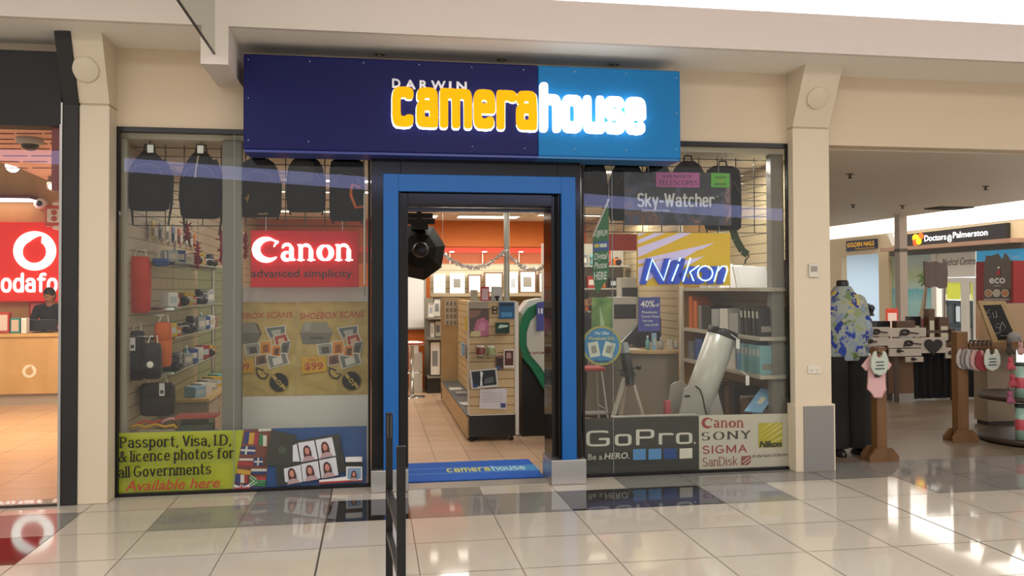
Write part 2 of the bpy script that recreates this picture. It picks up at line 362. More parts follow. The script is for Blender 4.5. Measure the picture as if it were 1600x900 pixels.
# ================================================================== THE SETTING
GL = 7.17                                    # plane of the shop window glass
cream = M('#d0bda0', .6, noise=.02, nscale=3, name='cream_wall')
cream2 = M('#d3c4ab', .55, name='column_paint'); white_p = M('#d9cec4', .6, name='ceiling_paint')
soffp = M('#ece6dc', .65, name='soffit_paint')
black = M('#100d0b', .3, 0, .3, name='black_frame'); blackm = M('#1b1a19', .6, name='matt_black'); granite = M('#0b0a0a', .1, 0, .3, noise=.3, nscale=60, name='black_granite')
steel = M('#b9b6b0', .32, .9, name='brushed_steel'); chrome = M('#d5d5d5', .15, 1., name='chrome'); alu = M('#bdbdba', .4, .8, name='aluminium')
blue = M('#105ca4', .25, 0, .35, name='blue_frame'); grey_p = M('#7c7974', .5, name='grey_panel')
white = M('#f0eeea', .45, name='white_plastic'); whitem = M('#e9e6df', .7, name='white_card')

# --- mall floor: 600 mm polished tiles on a grout bed
tc = M('#b9b2a5', .055, name='cream_tile'); tg = M('#82807c', .05, name='grey_tile'); tk = M('#231f1d', .045, name='black_tile'); grout = M('#7d7467', .8, name='grout'); joint = M('#4a443d', .8, name='expansion_joint')
fl = MB(grout); fl.box(-9, 16, -4, 7.2, -.06, -.003)
X0, Y0, TS, gp = .267, 6.12, .6, .003
for k in range(-16, 27):
    for r in range(-17, 2):
        x, y = X0+TS*k, Y0+TS*r; y1 = min(y+TS, 7.195)
        m = tc
        if r == 1 and (k == -2 or k == 0 or 3 <= k): m = tg
        if r == 0 and k in (-3, -2, 0, 1, 4): m = tg
        if r == 0 and k in (-1, 2, 3): m = tk
        if r == 0 and 7 <= k: m = tg
        if r in (0, -1) and k <= -5: m = tk if r == -1 else tg
        if y > 7.195: continue
        fl.use(m); fl.add([(x+gp, y+gp, 0), (x+TS-gp, y+gp, 0), (x+TS-gp, y1-gp, 0), (x+gp, y1-gp, 0)], [(0, 1, 2, 3)])
fl.use(joint)
for xj in (-.333, 3.867): fl.add([(xj-.006, -4, .0004), (xj+.006, -4, .0004), (xj+.006, 7.19, .0004), (xj-.006, 7.19, .0004)], [(0, 1, 2, 3)])
struct(fl.build('floor'))

# --- ceilings, fascia, cove
ZS, YF = 3.605, 6.49
struct(MB(soffp).box(-9, 16, YF+.02, 7.6, ZS, ZS+.1).build('ceiling_soffit'))
struct(MB(white_p).box(-9, 16, YF-.03, YF+.02, ZS, 3.93).build('trim_1'))
cv = MB(white_p); cv.box(-9, 16, 7.0, 7.1, ZS+.1, 4.42); struct(cv.build('wall_cove'))
struct(MB(white_p).box(-9, 16, -4, 7.1, 4.42, 4.52).build('ceiling'))
# the lit stretched diffuser of the cove, standing behind the fascia lip
cl = MB(M('#fbf9ff', .6, emit='#f4f2ff', es=.8, name='cove_diffuser')); cl.box(-.75, 16, 6.62, 6.66, 3.8, 4.40); struct(cl.build('trim_2'))
cx0, cx1 = GY(315, 97, YF).x, GY(358, 97, YF).x
struct(MB(white_p).box(cx0, cx1, YF-.04, 7.17, 3.315, ZS).build('trim_3'))

# --- shop front walls
zt = 2.965
struct(MB(cream).box(-2.03, 3.76, 7.17, 7.34, zt, ZS).build('wall_front'))
struct(MB(cream).box(4.09, 16, 7.17, 7.34, 2.965, ZS).build('wall_front_right'))
struct(MB(cream).box(-9, -2.255, 7.17, 7.34, 2.965, ZS).build('wall_front_left'))
struct(MB(cream2).box(-2.25, -2.03, 7.17, 15.4, 0, 3.4).build('wall_party_left'))
def column(name, x0, x1, y0, lean):
    c = sroot(name, ((x0+x1)/2, y0+.1, 0))
    MB(cream2).box(x0, x1, y0, 7.2, 0, 3.09).build('shaft', c, bevel=.006)
    p = MB(cream2); p.loft([[Vector((x0, y0, 3.105)), Vector((x1, y0, 3.105)), Vector((x1, 7.2, 3.105)), Vector((x0, 7.2, 3.105))],
                            [Vector((x0, y0-lean, ZS)), Vector((x1, y0-lean, ZS)), Vector((x1, 7.2, ZS)), Vector((x0, 7.2, ZS))]], smooth=False)
    p.build('capital', c)
    MB(M('#b3a488', .7)).box(x0+.006, x1-.006, y0+.006, 7.19, 3.088, 3.107).build('shadow_joint', c)
    n = Vector((0, -(ZS-3.105), -lean)).normalized(); ctr = Vector(((x0+x1)/2, y0-lean*.48, 3.105+(ZS-3.105)*.48))
    if name == 'pillar_left': ctr.x -= .035
    MB(cream2).lathe([(.001, -.01), (.098, -.01), (.098, .014), (.09, .019), (.001, .019)], ctr, n, 40).build('roundel', c)
    return c
column('pillar_left', -2.25, -2.03, 6.965, .20)
cr = column('pillar_right', 3.74, 4.095, 7.06, .24)
pb = MB(cream2); pb.box(3.725, 4.11, 7.03, 7.19, 0, .60); pb.build('base_frame', cr, bevel=.005)
MB(M('#83807b', .55)).box(3.80, 4.09, 7.022, 7.04, .01, .585).build('base_panel', cr)

# --- the store's shell
terra = tiles('store_tiles', '#cbab8d', '#c2a183', '#6a5443', .33, .32, (.067, .06, 0), .011)
struct(MB(terra).box(-2.03, 3.99, 7.2, 15.5, -.06, .0).build('floor_store'))
slatw = slat('slatwall_panel', '#b8a684', '#71624a'); slatw2 = slat('slatwall_pale', '#aa9c7e', '#6a5d45', .11, .09)
struct(MB(slatw2).box(-2.06, -2.02, 7.36, 15.4, 0, 2.9).build('wall_left'))
struct(MB(slatw).box(3.97, 4.05, 7.36, 15.4, 0, 2.9).build('wall_right'))
orange = M('#bd611b', .6, name='orange_wall'); dorange = M('#97440f', .6, name='rust_wall'); redst = M('#d23a1c', .5, name='red_stripe')
YB = 15.4
def zb(py): return GY(740, py, YB).z
bw = sroot('wall_back', (1.6, YB, 0))
MB(orange).box(-2.05, 4.0, YB, YB+.1, zb(387), 2.9).build('upper_panel', bw)
MB(redst).box(-2.05, 3.97, YB-.05, YB+.1, zb(395), zb(387)).build('red_stripe', bw)
MB(dorange).box(-2.05, 4.0, YB, YB+.1, zb(412), zb(395)).build('rust_panel', bw)
MB(slatw2).box(.9, 4.0, YB, YB+.1, 0, zb(412)).build('slat_panel', bw)
MB(orange).box(-2.05, .9, YB, YB+.1, 0, zb(412)).build('lower_panel', bw)
struct(MB(M('#e8e2d6', .7, name='store_ceiling_paint')).box(-2.06, 4.05, 7.34, 15.5, 2.9, 2.96).build('ceiling_store'))
# fluorescent troffers let into the store ceiling
pan = M('#ffffff', .5, emit='#fff6e6', es=2.0, name='lamp_diffuser')
n = 0
for x, y, w, d, where in ((-.4, 9.7, 1.2, .3, 'over the left window display'), (2.7, 8.6, 1.2, .3, 'over the right window display'), (.9, 9.6, 1.2, .3, 'just inside the doorway'),
                   (-.6, 10.8, 1.2, .3, 'halfway along the left shelves'), (.55, 14.3, 1.1, .55, 'above the softbox side of the rear'), (1.95, 14.3, 1.1, .55, 'above the framed pictures'),
                   (3.2, 11.2, 1.2, .3, 'over the service counter'), (-.9, 13.6, 1.2, .3, 'at the rear of the left shelves'), (3.3, 13.8, 1.2, .3, 'at the rear right of the shop')):
    t = thing('ceiling_light', 'white fluorescent ceiling panel '+where, 'ceiling light', (x, y, 2.895), 'fluorescent panels in the shop ceiling')
    f = MB(white)
    for a, b, c_, e in ((-w/2, w/2, -d/2, -d/2+.03), (-w/2, w/2, d/2-.03, d/2), (-w/2, -w/2+.03, -d/2+.03, d/2-.03), (w/2-.03, w/2, -d/2+.03, d/2-.03)): f.box(x+a, x+b, y+c_, y+e, 2.87, 2.9)
    f.build('frame', t); MB(pan).box(x-w/2+.03, x+w/2-.03, y-d/2+.03, y+d/2-.03, 2.878, 2.895).build('diffuser', t)

# --- window frames and panes
pane = glass_mat('window_glass', '#f6f7f4', 1.15)
def window(name, x0, x1, muls=()):
    w = sroot(name, ((x0+x1)/2, GL, 0))
    f = MB(black); f.box(x0, x0+.022, GL-.02, GL+.04, 0, zt); f.box(x1-.022, x1, GL-.02, GL+.04, 0, zt); f.box(x0+.022, x1-.022, GL-.02, GL+.04, zt-.042, zt); f.box(x0+.022, x1-.022, GL-.02, GL+.04, 0, .025)
    f.build('frame', w, bevel=.003)
    xs = [x0+.022]+list(muls)+[x1-.022]
    for a, b in zip(xs, xs[1:]): MB(pane).box(a+.002, b-.002, GL-.005, GL+.005, .025, zt-.042).build('pane', w)
    for m_ in muls: MB(M('#8d9490', .2, name='glass_edge')).box(m_-.002, m_+.002, GL-.005, GL+.005, .025, zt-.042).build('glass_joint', w)
window('window_1', -2.03, -.02, (GY(366, 450, GL).x,))
window('window_2', 1.80, 3.755, (GY(957, 450, GL).x,))
def postbox(name, px0, px1, Y, d, z1, mat):
    a, b = GY(px0, 440, Y).x, GY(px1, 440, Y).x; return struct(MB(mat).box(a, b, Y, Y+d, 0, z1).build(name, bevel=.004))
postbox('trim_4', 347, 377, 7.29, .10, 2.9, M('#77746a', .5, name='post_paint'))
postbox('trim_5', 1206, 1226, 7.34, .1, 2.9, M('#8b867c', .5))
struct(MB(M('#a29c8d', .6)).box(GY(190, 440, 7.3).x, GY(199, 440, 7.3).x, 7.28, 7.34, 0, 2.9).build('trim_6'))

# --- the door portal: black granite, blue surround, black inner frame, steel kick plates
YD = 6.975
def dx(px): return GY(px, 500, YD).x
def dz(py): return GY(740, py, YD).z
d = sroot('door_1', (.87, YD, 0))
xl, xr = dx(580), dx(909); ztop = dz(243)
bl0, bl1, br0, br1 = dx(599), dx(622.5), dx(877), dx(899); bz0, bz1 = dz(301), dz(274.5); il, ir, iz = dx(638), GY(850, 500, 7.40).x, dz(320)
g = MB(granite); g.box(xl, bl1+.02, YD+.02, 7.3, 0, ztop); g.box(br0-.02, xr, YD+.02, 7.3, 0, ztop); g.box(bl1+.02, br0-.02, YD+.02, 7.3, bz0+.0, ztop); g.build('granite_surround', d, bevel=.004)
b = MB(blue); b.box(bl0, bl1, YD-.03, YD+.02, 0, bz1); b.box(br0, br1, YD-.03, YD+.02, 0, bz1); b.box(bl1, br0, YD-.03, YD+.02, bz0, bz1)
b.box(bl1-.0, bl1+.012, YD+.02, YD+.16, 0, bz0); b.box(br0-.012, br0, YD+.02, YD+.16, 0, bz0); b.build('blue_surround', d, bevel=.004)
k = MB(granite); k.box(bl1+.012, il, YD+.05, 7.30, 0, bz0); k.box(ir, br0-.012, YD+.10, 7.40, 0, bz0); k.box(il, ir, YD+.05, 7.30, iz, bz0); k.build('inner_frame', d, bevel=.004)
for px0, px1, y0, y1 in ((579.5, 637.5, 735, 769), (859, 913, 719, 757)):
    p = MB(steel); p.box(dx(px0), dx(px1), YD-.045, 7.3, .002, GY((px0+px1)/2, (y0), YD-.045).z); p.build('kick_plate', d, bevel=.004)
zr = dz(322)
r_ = MB(M('#3a3a44', .2, .6)); r_.box(il, ir, 7.22, 7.30, iz-.035, iz-.004); r_.build('door_track', d)
# threshold strip in front of the mat
struct(MB(M('#9a958c', .25, name='threshold_stone')).box(il, ir+.02, 7.0, 7.2, -.01, .004).build('trim_7'))

# --- the shop sign box
YS = 6.80
sx0, sx1, sxm = GY(380, 160, YS).x, GY(1063.5, 180, YS).x, GY(841, 170, YS).x
sz0, sz1 = GY(720, 241, YS).z, GY(720, 97, YS).z
navy = M('#0f1250', .5, 0, .2, name='navy_sign'); cyan = M('#1573b0', .5, 0, .2, name='cyan_sign')
S = thing('shop_sign', 'long navy and light blue fascia sign with glowing lettering above the door', 'shop sign', ((sx0+sx1)/2, YS+.15, sz0))
NP = MB(navy).box(sx0, sxm, YS, 7.165, sz0, sz1).build('navy_panel', S, bevel=.012)
CP = MB(cyan).box(sxm, sx1, YS, 7.165, sz0, sz1).build('light_blue_panel', S, bevel=.012)
MB(M('#2a3a86', .35)).box(sx0+.01, sxm, YS+.004, YS+.3, sz0-.018, sz0).build('lower_rail', S)
MB(M('#1e6aa6', .35)).box(sxm, sx1-.01, YS+.004, YS+.3, sz0-.018, sz0).build('lower_rail', S)
UX, UZ, NY = Vector((1, 0, 0)), Vector((0, 0, 1)), Vector((0, -1, 0))
def onY(mb, kind, st, x0, x1, py_base, py_top, Y, **k):
    """lettering on a plane parallel to the shop front between two photo columns"""
    pm = (x0+x1)/2; O = GY(x0, 440, Y); O.z = GY(pm, py_base, Y).z; w = GY(x1, 440, Y).x-O.x; h = GY(pm, py_top, Y).z-O.z
    (put_pen if kind == 'pen' else put_text)(mb, st, O, UX, UZ, w, h, **k)
t = MB(M('#e4e6ee', .4)); onY(t, 'text', 'D', 613, 626, 137, 123.5, YS, depth=.012, bold=.03)
for ch, a, b in (('A', 633, 650), ('R', 656, 669), ('W', 674, 697), ('I', 702, 706), ('N', 714, 730)): onY(t, 'text', ch, a, b, 138+(a-613)*.035, 124.5+(a-613)*.035, YS, depth=.012, bold=.03)
t.build('small_lettering', S)
ylet = M('#f2ae00', .5, 0, .1, emit='#ffb000', es=.34, name='yellow_letter'); wlet = M('#ffffff', .4, emit='#ffffff', es=1.5, name='lit_white'); halo = M('#ffffff', .4, emit='#f4f6ff', es=1.0, name='halo_white')
fat = dict(nib=(.15, .10), gap=.04, p=4.2, nn=16, nibp=3.2, cap=1.)
def letters(st, px0, px1, pyb, pyt, xh, mat, back, nm, dpt=.05):
    # pyt is the top of a capital-height letter; each word of the sign is one raised part on a white glowing can
    hb = MB(back); onY(hb, 'pen', st, px0-1.5, px1+.5, pyb+3.6, pyt+1.5, YS, depth=dpt*.7, **fat); hb.build(nm+'_return', S)
    f = MB(mat); onY(f, 'pen', st, px0, px1, pyb, pyt, YS-dpt*.7, depth=dpt*.3, **fat); f.build(nm, S)
letters('camera', 613, 840, 201, 119.5, .7, ylet, halo, 'yellow_lettering')
letters('house', 845, 1009, 206, 132, .7, wlet, halo, 'white_lettering')
for px, py in ((388, 93), (484, 96), (568, 98), (655, 101), (737, 105), (818, 109), (898, 112), (978, 115), (1057, 122), (388, 153), (1057, 177), (388, 219), (482, 221), (738, 229), (820, 232), (898, 233), (978, 235), (1057, 233)):
    p = GY(px, py, YS); MB(alu).lathe([(.001, 0), (.006, 0), (.004, .004), (.001, .004)], p, (0, -1, 0), 8).build('screw', NP if px < 841 else CP)
# downlights in the soffit over the sign
for i, (px, py) in enumerate(((593, 83.5), (784, 92), (960, 100))):
    p = GZ(px, py, ZS); t = thing('downlight', ('leftmost', 'middle', 'rightmost')[i]+' of the three round downlights in the soffit above the blue sign', 'downlight', p, 'downlights above the sign')
    MB(M('#8e8478', .5)).lathe([(.028, 0), (.05, 0), (.05, -.008), (.042, -.012), (.028, -.004)], p, n=28).build('rim', t)
    MB(M('#3c3630', .3)).lathe([(.001, -.002), (.03, -.002), (.028, -.008), (.001, -.01)], p, n=20).build('lens', t)
    MB(M('#5a4a3a', .3, emit='#ffe0b0', es=.03)).lathe([(.001, -.01), (.014, -.01), (.012, -.016), (.001, -.018)], p, n=14).build('bulb', t)
# glass smoke baffle hanging at right angles to the shop front
bxx = (cx0+cx1)/2
gb = sroot('window_3', (bxx, 5.6, 3.35))
zbf = GY(337, 83, YF-.04).z
MB(glass_mat('baffle_glass', '#dfe6dc', 1.6)).box(bxx-.005, bxx+.005, 2.6, YF-.045, zbf, 4.42).build('pane', gb)
MB(M('#1d1a18', .4)).box(bxx-.007, bxx+.007, 2.6, YF-.045, zbf-.012, zbf).build('bottom_edge', gb)

# ================================================================== THE OPPOSITE SIDE OF THE MALL (seen in the glass)
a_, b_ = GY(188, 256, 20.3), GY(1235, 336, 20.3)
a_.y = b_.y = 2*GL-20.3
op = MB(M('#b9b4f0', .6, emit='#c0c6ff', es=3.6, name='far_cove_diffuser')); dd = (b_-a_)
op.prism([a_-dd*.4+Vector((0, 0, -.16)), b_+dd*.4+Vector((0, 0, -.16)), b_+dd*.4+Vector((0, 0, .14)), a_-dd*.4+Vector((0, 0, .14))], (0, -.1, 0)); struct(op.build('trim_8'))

# ================================================================== THE PHONE SHOP ON THE LEFT
YV = 6.95
fb = sroot('door_2', (-4, YV, 0))
vx0, vx1, vm = GY(96.5, 440, YV).x, GY(121, 440, YV).x, GY(90, 440, YV).x
f = MB(M('#181615', .65, name='dark_fascia')); f.box(-9, vx0-.01, YV, 7.15, GY(50, 196, YV).z, 3.485); f.build('fascia_panel', fb)
f = MB(M('#0f0e0d', .5)); f.box(-9, vx0-.01, YV+.1, 7.15, 3.486, 3.52); f.build('fascia_top', fb)
f = MB(blackm); f.box(vx0, vx1, YV, 7.16, 0, 3.09)
f.loft([[Vector((vx0, YV, 3.09)), Vector((vx1, YV, 3.09)), Vector((vx1, 7.16, 3.09)), Vector((vx0, 7.16, 3.09))], [Vector((vx0, YV-.2, ZS-.01)), Vector((vx1, YV-.2, ZS-.01)), Vector((vx1, 7.16, ZS-.01)), Vector((vx0, 7.16, ZS-.01))]], smooth=False)
f.build('black_post', fb, bevel=.004)
f = MB(M('#a9a6a0', .35, .4)); f.box(vm+.01, vx0-.001, YV-.01, YV+.05, 0, 2.93); f.box(vx0-.012, vx0, YV-.008, YV, 2.93, 3.1); f.build('edge_strip', fb)
MB(M('#7c1016', .4)).box(GY(88, 250, 7.1).x, vm+.02, 7.0, 7.2, GY(90, 300, 7.1).z, 2.93).build('red_return', fb)
MB(pane).box(-8.9, vm+.01, YV+.015, YV+.025, .02, 2.93).build('pane', fb)
MB(M('#3b2c25', .4)).box(-8.9, vm+.01, YV, YV+.04, 0, .02).build('sill', fb)
struct(MB(tiles('phone_shop_tiles', '#c9a27f', '#c09a78', '#8d6f56', .6, .25, (.1, .2, 0), .006)).box(-12, -2.26, 7.2, 15.2, -.06, 0).build('floor_phone_shop'))
vw = wood('pale_wood_wall', '#c7a066', '#b98f55', (1, 1, .3), 3, .5)
struct(MB(vw).box(-12, -2.3, 15.1, 15.2, 0, 4.2).build('wall_phone_shop'))
struct(MB(M('#cdb08a', .6)).box(-12, -2.26, 7.2, 15.2, 4.1, 4.2).build('ceiling_phone_shop'))
# lowered pink ceiling with a diagonal edge and slotted air grilles
pk = M('#eeb9a6', .6, name='pink_ceiling'); A, B_, C_ = GZ(-60, 236, 2.93), GZ(28, 262, 2.93), GZ(97, 291, 2.93)
c = MB(pk); c.prism([(-9, 7.2, 2.93), (-2.3, 7.2, 2.93), (-2.3, C_.y+1.0, 2.93), C_, B_, A, (-9, A.y-.5, 2.93)], (0, 0, .12))
c.use(M('#7d4a44', .7))
for py in (208, 217, 224, 232, 243, 252, 262):
    for px in range(-20, 96, 11):
        q = GZ(px+(py*7 % 13), py, 2.93)
        if q.y < 10.5 and (px*3+py) % 4: c.box(q.x-.045, q.x+.045, q.y-.006, q.y+.006, 2.922, 2.9305)
struct(c.build('ceiling_phone_shop_lowered'))
# dome camera, spotlights
p = GZ(47, 216, 2.93); t = thing('dome_camera', 'grey dome security camera on the pink ceiling of the phone shop', 'security camera', p)
MB(M('#b5b0ac', .4)).lathe([(.001, 0), (.105, 0), (.1, -.045), (.075, -.055), (.001, -.056)], p, n=28).build('housing', t)
MB(M('#2a2422', .1)).ball(p+Vector((0, 0, -.058)), (.07, .07, .05), 18).build('dome', t)
def spot(px, py, Y, lab, aim, lit):
    p = GY(px, py, Y); t = thing('spotlight', lab, 'spotlight', p, 'ceiling spotlights of the phone shop'); a = Vector(aim).normalized()
    MB(M('#8a7468', .4)).lathe([(.02, -.1), (.06, -.09), (.075, .0), (.085, .1), (.075, .1), (.06, .02)], p, a, 20).build('housing', t)
    MB(M('#fff6ea', .3, emit='#fff2e4', es=lit)).lathe([(.001, .085), (.07, .09), (.06, .095), (.001, .1)], p, a, 18).build('lens', t)
    MB(M('#8a7468', .4)).tube([p, (p.x, p.y, 2.93)], .012, 8).build('stem', t)
spot(8, 234, 9.2, 'grey ceiling spotlight at the left edge of the photo in the phone shop', (.3, -.3, -1), 1)
spot(24, 258, 9.6, 'brightly lit white spotlight under the pink phone shop ceiling', (.1, -1, -.2), 9)
spot(86, 282, 10.2, 'small lit spotlight beside the red return of the phone shop front', (.2, -.6, -1), 6)
# red lightbox with white logo and lettering on the back wall
YR = 14.8; W_ = GY
L = thing('phone_shop_sign', 'red backlit sign with a white circle logo and white lettering above the phone shop counter', 'shop sign', GY(30, 470, YR))
x0, x1 = GY(-95, 400, YR).x, GY(94, 400, YR).x; z0, z1 = GY(40, 471, YR).z, GY(40, 347, YR).z
MB(M('#d81808', .35, emit='#e01608', es=.42, name='red_lightbox')).box(x0, x1, YR, YR+.25, z0, z1).build('lightbox', L, bevel=.01)
wl = M('#ffffff', .4, emit='#ffffff', es=1.35, name='backlit_white')
def ring(mb, cx, cy, Y, ro, dep):
    c = GY(cx, cy, Y); k = (GY(cx+10, cy, Y).x-c.x)/10; N = 80
    # white disc with a tapering red comma: outer circle, inner drop outline
    out = [c+Vector((ro*k*math.cos(t), 0, ro*k*math.sin(t))) for t in [2*PI*i/N for i in range(N)]]
    inn = []
    for i in range(N):
        t = 2*PI*i/N; q = math.degrees(t); r = ro*.57
        if 54 < q <= 67: r += ro*.34*((q-54)/13)**1.3
        elif 67 < q < 120: r += ro*.34*((120-q)/53)**1.6
        x, z = r*math.cos(t)-ro*.02, r*math.sin(t)-ro*.05
        inn.append(c+Vector((x*k, 0, z*k)))
    e = Vector((0, -dep, 0))
    for i in range(N):
        j = (i+1) % N; mb.prism([out[i], out[j], inn[j], inn[i]], e)
m = MB(wl); ring(m, 55, 392, YR, 33, .03); m.build('circle_logo', L)
m = MB(wl); onY(m, 'pen', 'vodafone', -17, 127, 457, 426, YR, depth=.02, nib=(.085, .075), gap=.1, p=2.3, nn=10)
m.v = [Vector((min(v.x, x1-.002), v.y, v.z)) for v in m.v]; m.build('white_lettering', L)
# strip light on the upper wall, small wall camera, red and white twin speaker
p0, p1 = GY(-60, 308, 14.7), GY(46, 311, 14.7); t = thing('wall_light', 'purple wall strip light high on the wooden wall of the phone shop', 'wall light', p0)
MB(M('#6a1830', .4)).box(p0.x, p1.x, 14.7, 15.09, p1.z+.01, p1.z+.07).build('housing', t); MB(M('#ffffff', .4, emit='#fff0f6', es=3)).box(p0.x+.02, p1.x-.01, 14.72, 15.0, p1.z-.02, p1.z+.01).build('tube', t)
p = GY(62, 318, 15.0); t = thing('wall_camera', 'round white camera with a black lens on the wooden phone shop wall', 'security camera', p)
MB(white).lathe([(.001, -.09), (.1, -.09), (.095, 0), (.06, .02), (.001, .02)], p, (0, -1, 0), 26).build('body', t); MB(M('#1a1516', .15)).lathe([(.001, .02), (.05, .02), (.04, .04), (.001, .045)], p, (0, -1, 0), 20).build('lens', t)
p = GY(87, 336, 14.7); t = thing('twin_speaker', 'small red framed white twin speaker box at the top right corner of the red sign', 'speaker', p)
MB(M('#d24a36', .4)).box(p.x-.14, p.x+.16, 14.6, 14.79, p.z-.2, p.z+.16).build('red_surround', t, bevel=.04)
MB(white).box(p.x-.09, p.x+.14, 14.57, 14.6, p.z-.13, p.z+.09).build('face', t, bevel=.02)
for dz_ in (.03, -.07): MB(M('#c0503c', .4)).lathe([(.02, 0), (.045, 0), (.04, .015), (.02, .012)], (p.x+.02, 14.57, p.z+dz_), (0, -1, 0), 20).build('cone', t)
for dz_ in (.17, -.2): MB(M('#f3e4dc', .3)).ball((p.x+.05, 14.66, p.z+dz_), (.09, .06, .05), 14).build('lamp_head', t)
# counter
YC = 13.1; ct = GY(50, 521, YC).z; x1c = GY(110, 560, YC).x
t = thing('phone_shop_counter', 'long pale wooden phone shop counter with a small white circle logo', 'counter', (-5.2, YC+.3, 0))
MB(vw).box(-8, x1c, YC, YC+.6, .16, ct-.05).build('front', t); MB(wood('counter_wood', '#cfa768', '#bd9254', (1, .3, 1), 3, .35)).box(-8.02, x1c+.02, YC-.03, YC+.6, ct-.05, ct).build('worktop', t, bevel=.006)
MB(M('#a0917f', .5)).box(-8, x1c-.03, YC+.05, YC+.56, 0, .16).build('kick', t)
m = MB(M('#e9d6bd', .5)); ring(m, 46, 580, YC, 11, .004); m.build('circle_logo', t)
# things on the counter
def slabthing(name, label, cat, px0, px1, py0, py1, Y, d, mat, fm=None, group=None, lean=0., z0=None):
    """a standing carton, card or frame: body plus a printed face"""
    a, b = GY(px0, py1, Y), GY(px1, py0, Y); a.z = a.z if z0 is None else z0; t = thing(name, label, cat, ((a.x+b.x)/2, Y+d/2, a.z), group)
    m = MB(mat); m.prism([(a.x, Y, a.z), (b.x, Y, a.z), (b.x, Y+lean, b.z), (a.x, Y+lean, b.z)], (0, d, 0)); m.build('body', t, bevel=.002)
    if fm:
        w, h = b.x-a.x, b.z-a.z; e = .12; m = MB(fm); yy = lambda z: Y+lean*(z-a.z)/h-.002
        za, zb_ = a.z+h*e, b.z-h*e; m.prism([(a.x+w*e, yy(za), za), (b.x-w*e, yy(za), za), (b.x-w*e, yy(zb_), zb_), (a.x+w*e, yy(zb_), zb_)], (0, .0018, 0)); m.build('printed_face', t)
    return t
slabthing('brochure_stand', 'red and clear brochure stand at the left edge on the phone shop counter', 'brochure stand', -6, 14, 488, 520.5, YC+.12, .1, M('#b7402f', .4), M('#d9c7bb', .4))
slabthing('phone_box', 'teal edged phone carton beside the brochure stand on the counter', 'carton', 16, 31, 497, 520.5, YC+.12, .08, M('#2f8a80', .4), M('#d2b7a4', .4))
slabthing('terminal', 'small white card terminal on the phone shop counter', 'card terminal', 33, 41, 497, 520.5, YC+.03, .12, white, M('#d9d2c6', .3))
YM = YC+.25; p = GY(67, 521, YM); t = thing('computer_monitor', 'black computer monitor seen from behind on the phone shop counter', 'monitor', p)
a, b = GY(44, 517, YM), GY(89, 499, YM); MB(M('#18120f', .3)).box(a.x, b.x, YM-.02, YM+.03, a.z, b.z).build('screen', t, bevel=.01); MB(M('#18120f', .4)).box(p.x-.03, p.x+.03, YM, YM+.06, ct, a.z+.05).build('neck', t); MB(M('#18120f', .4)).box(p.x-.12, p.x+.12, YM-.06, YM+.12, ct, ct+.015).build('foot', t)
slabthing('notice', 'small red wall notice with white lines behind the phone shop staff', 'notice', 45, 69, 470, 502, 15.05, .02, M('#b51a14', .5), M('#e0897a', .5))

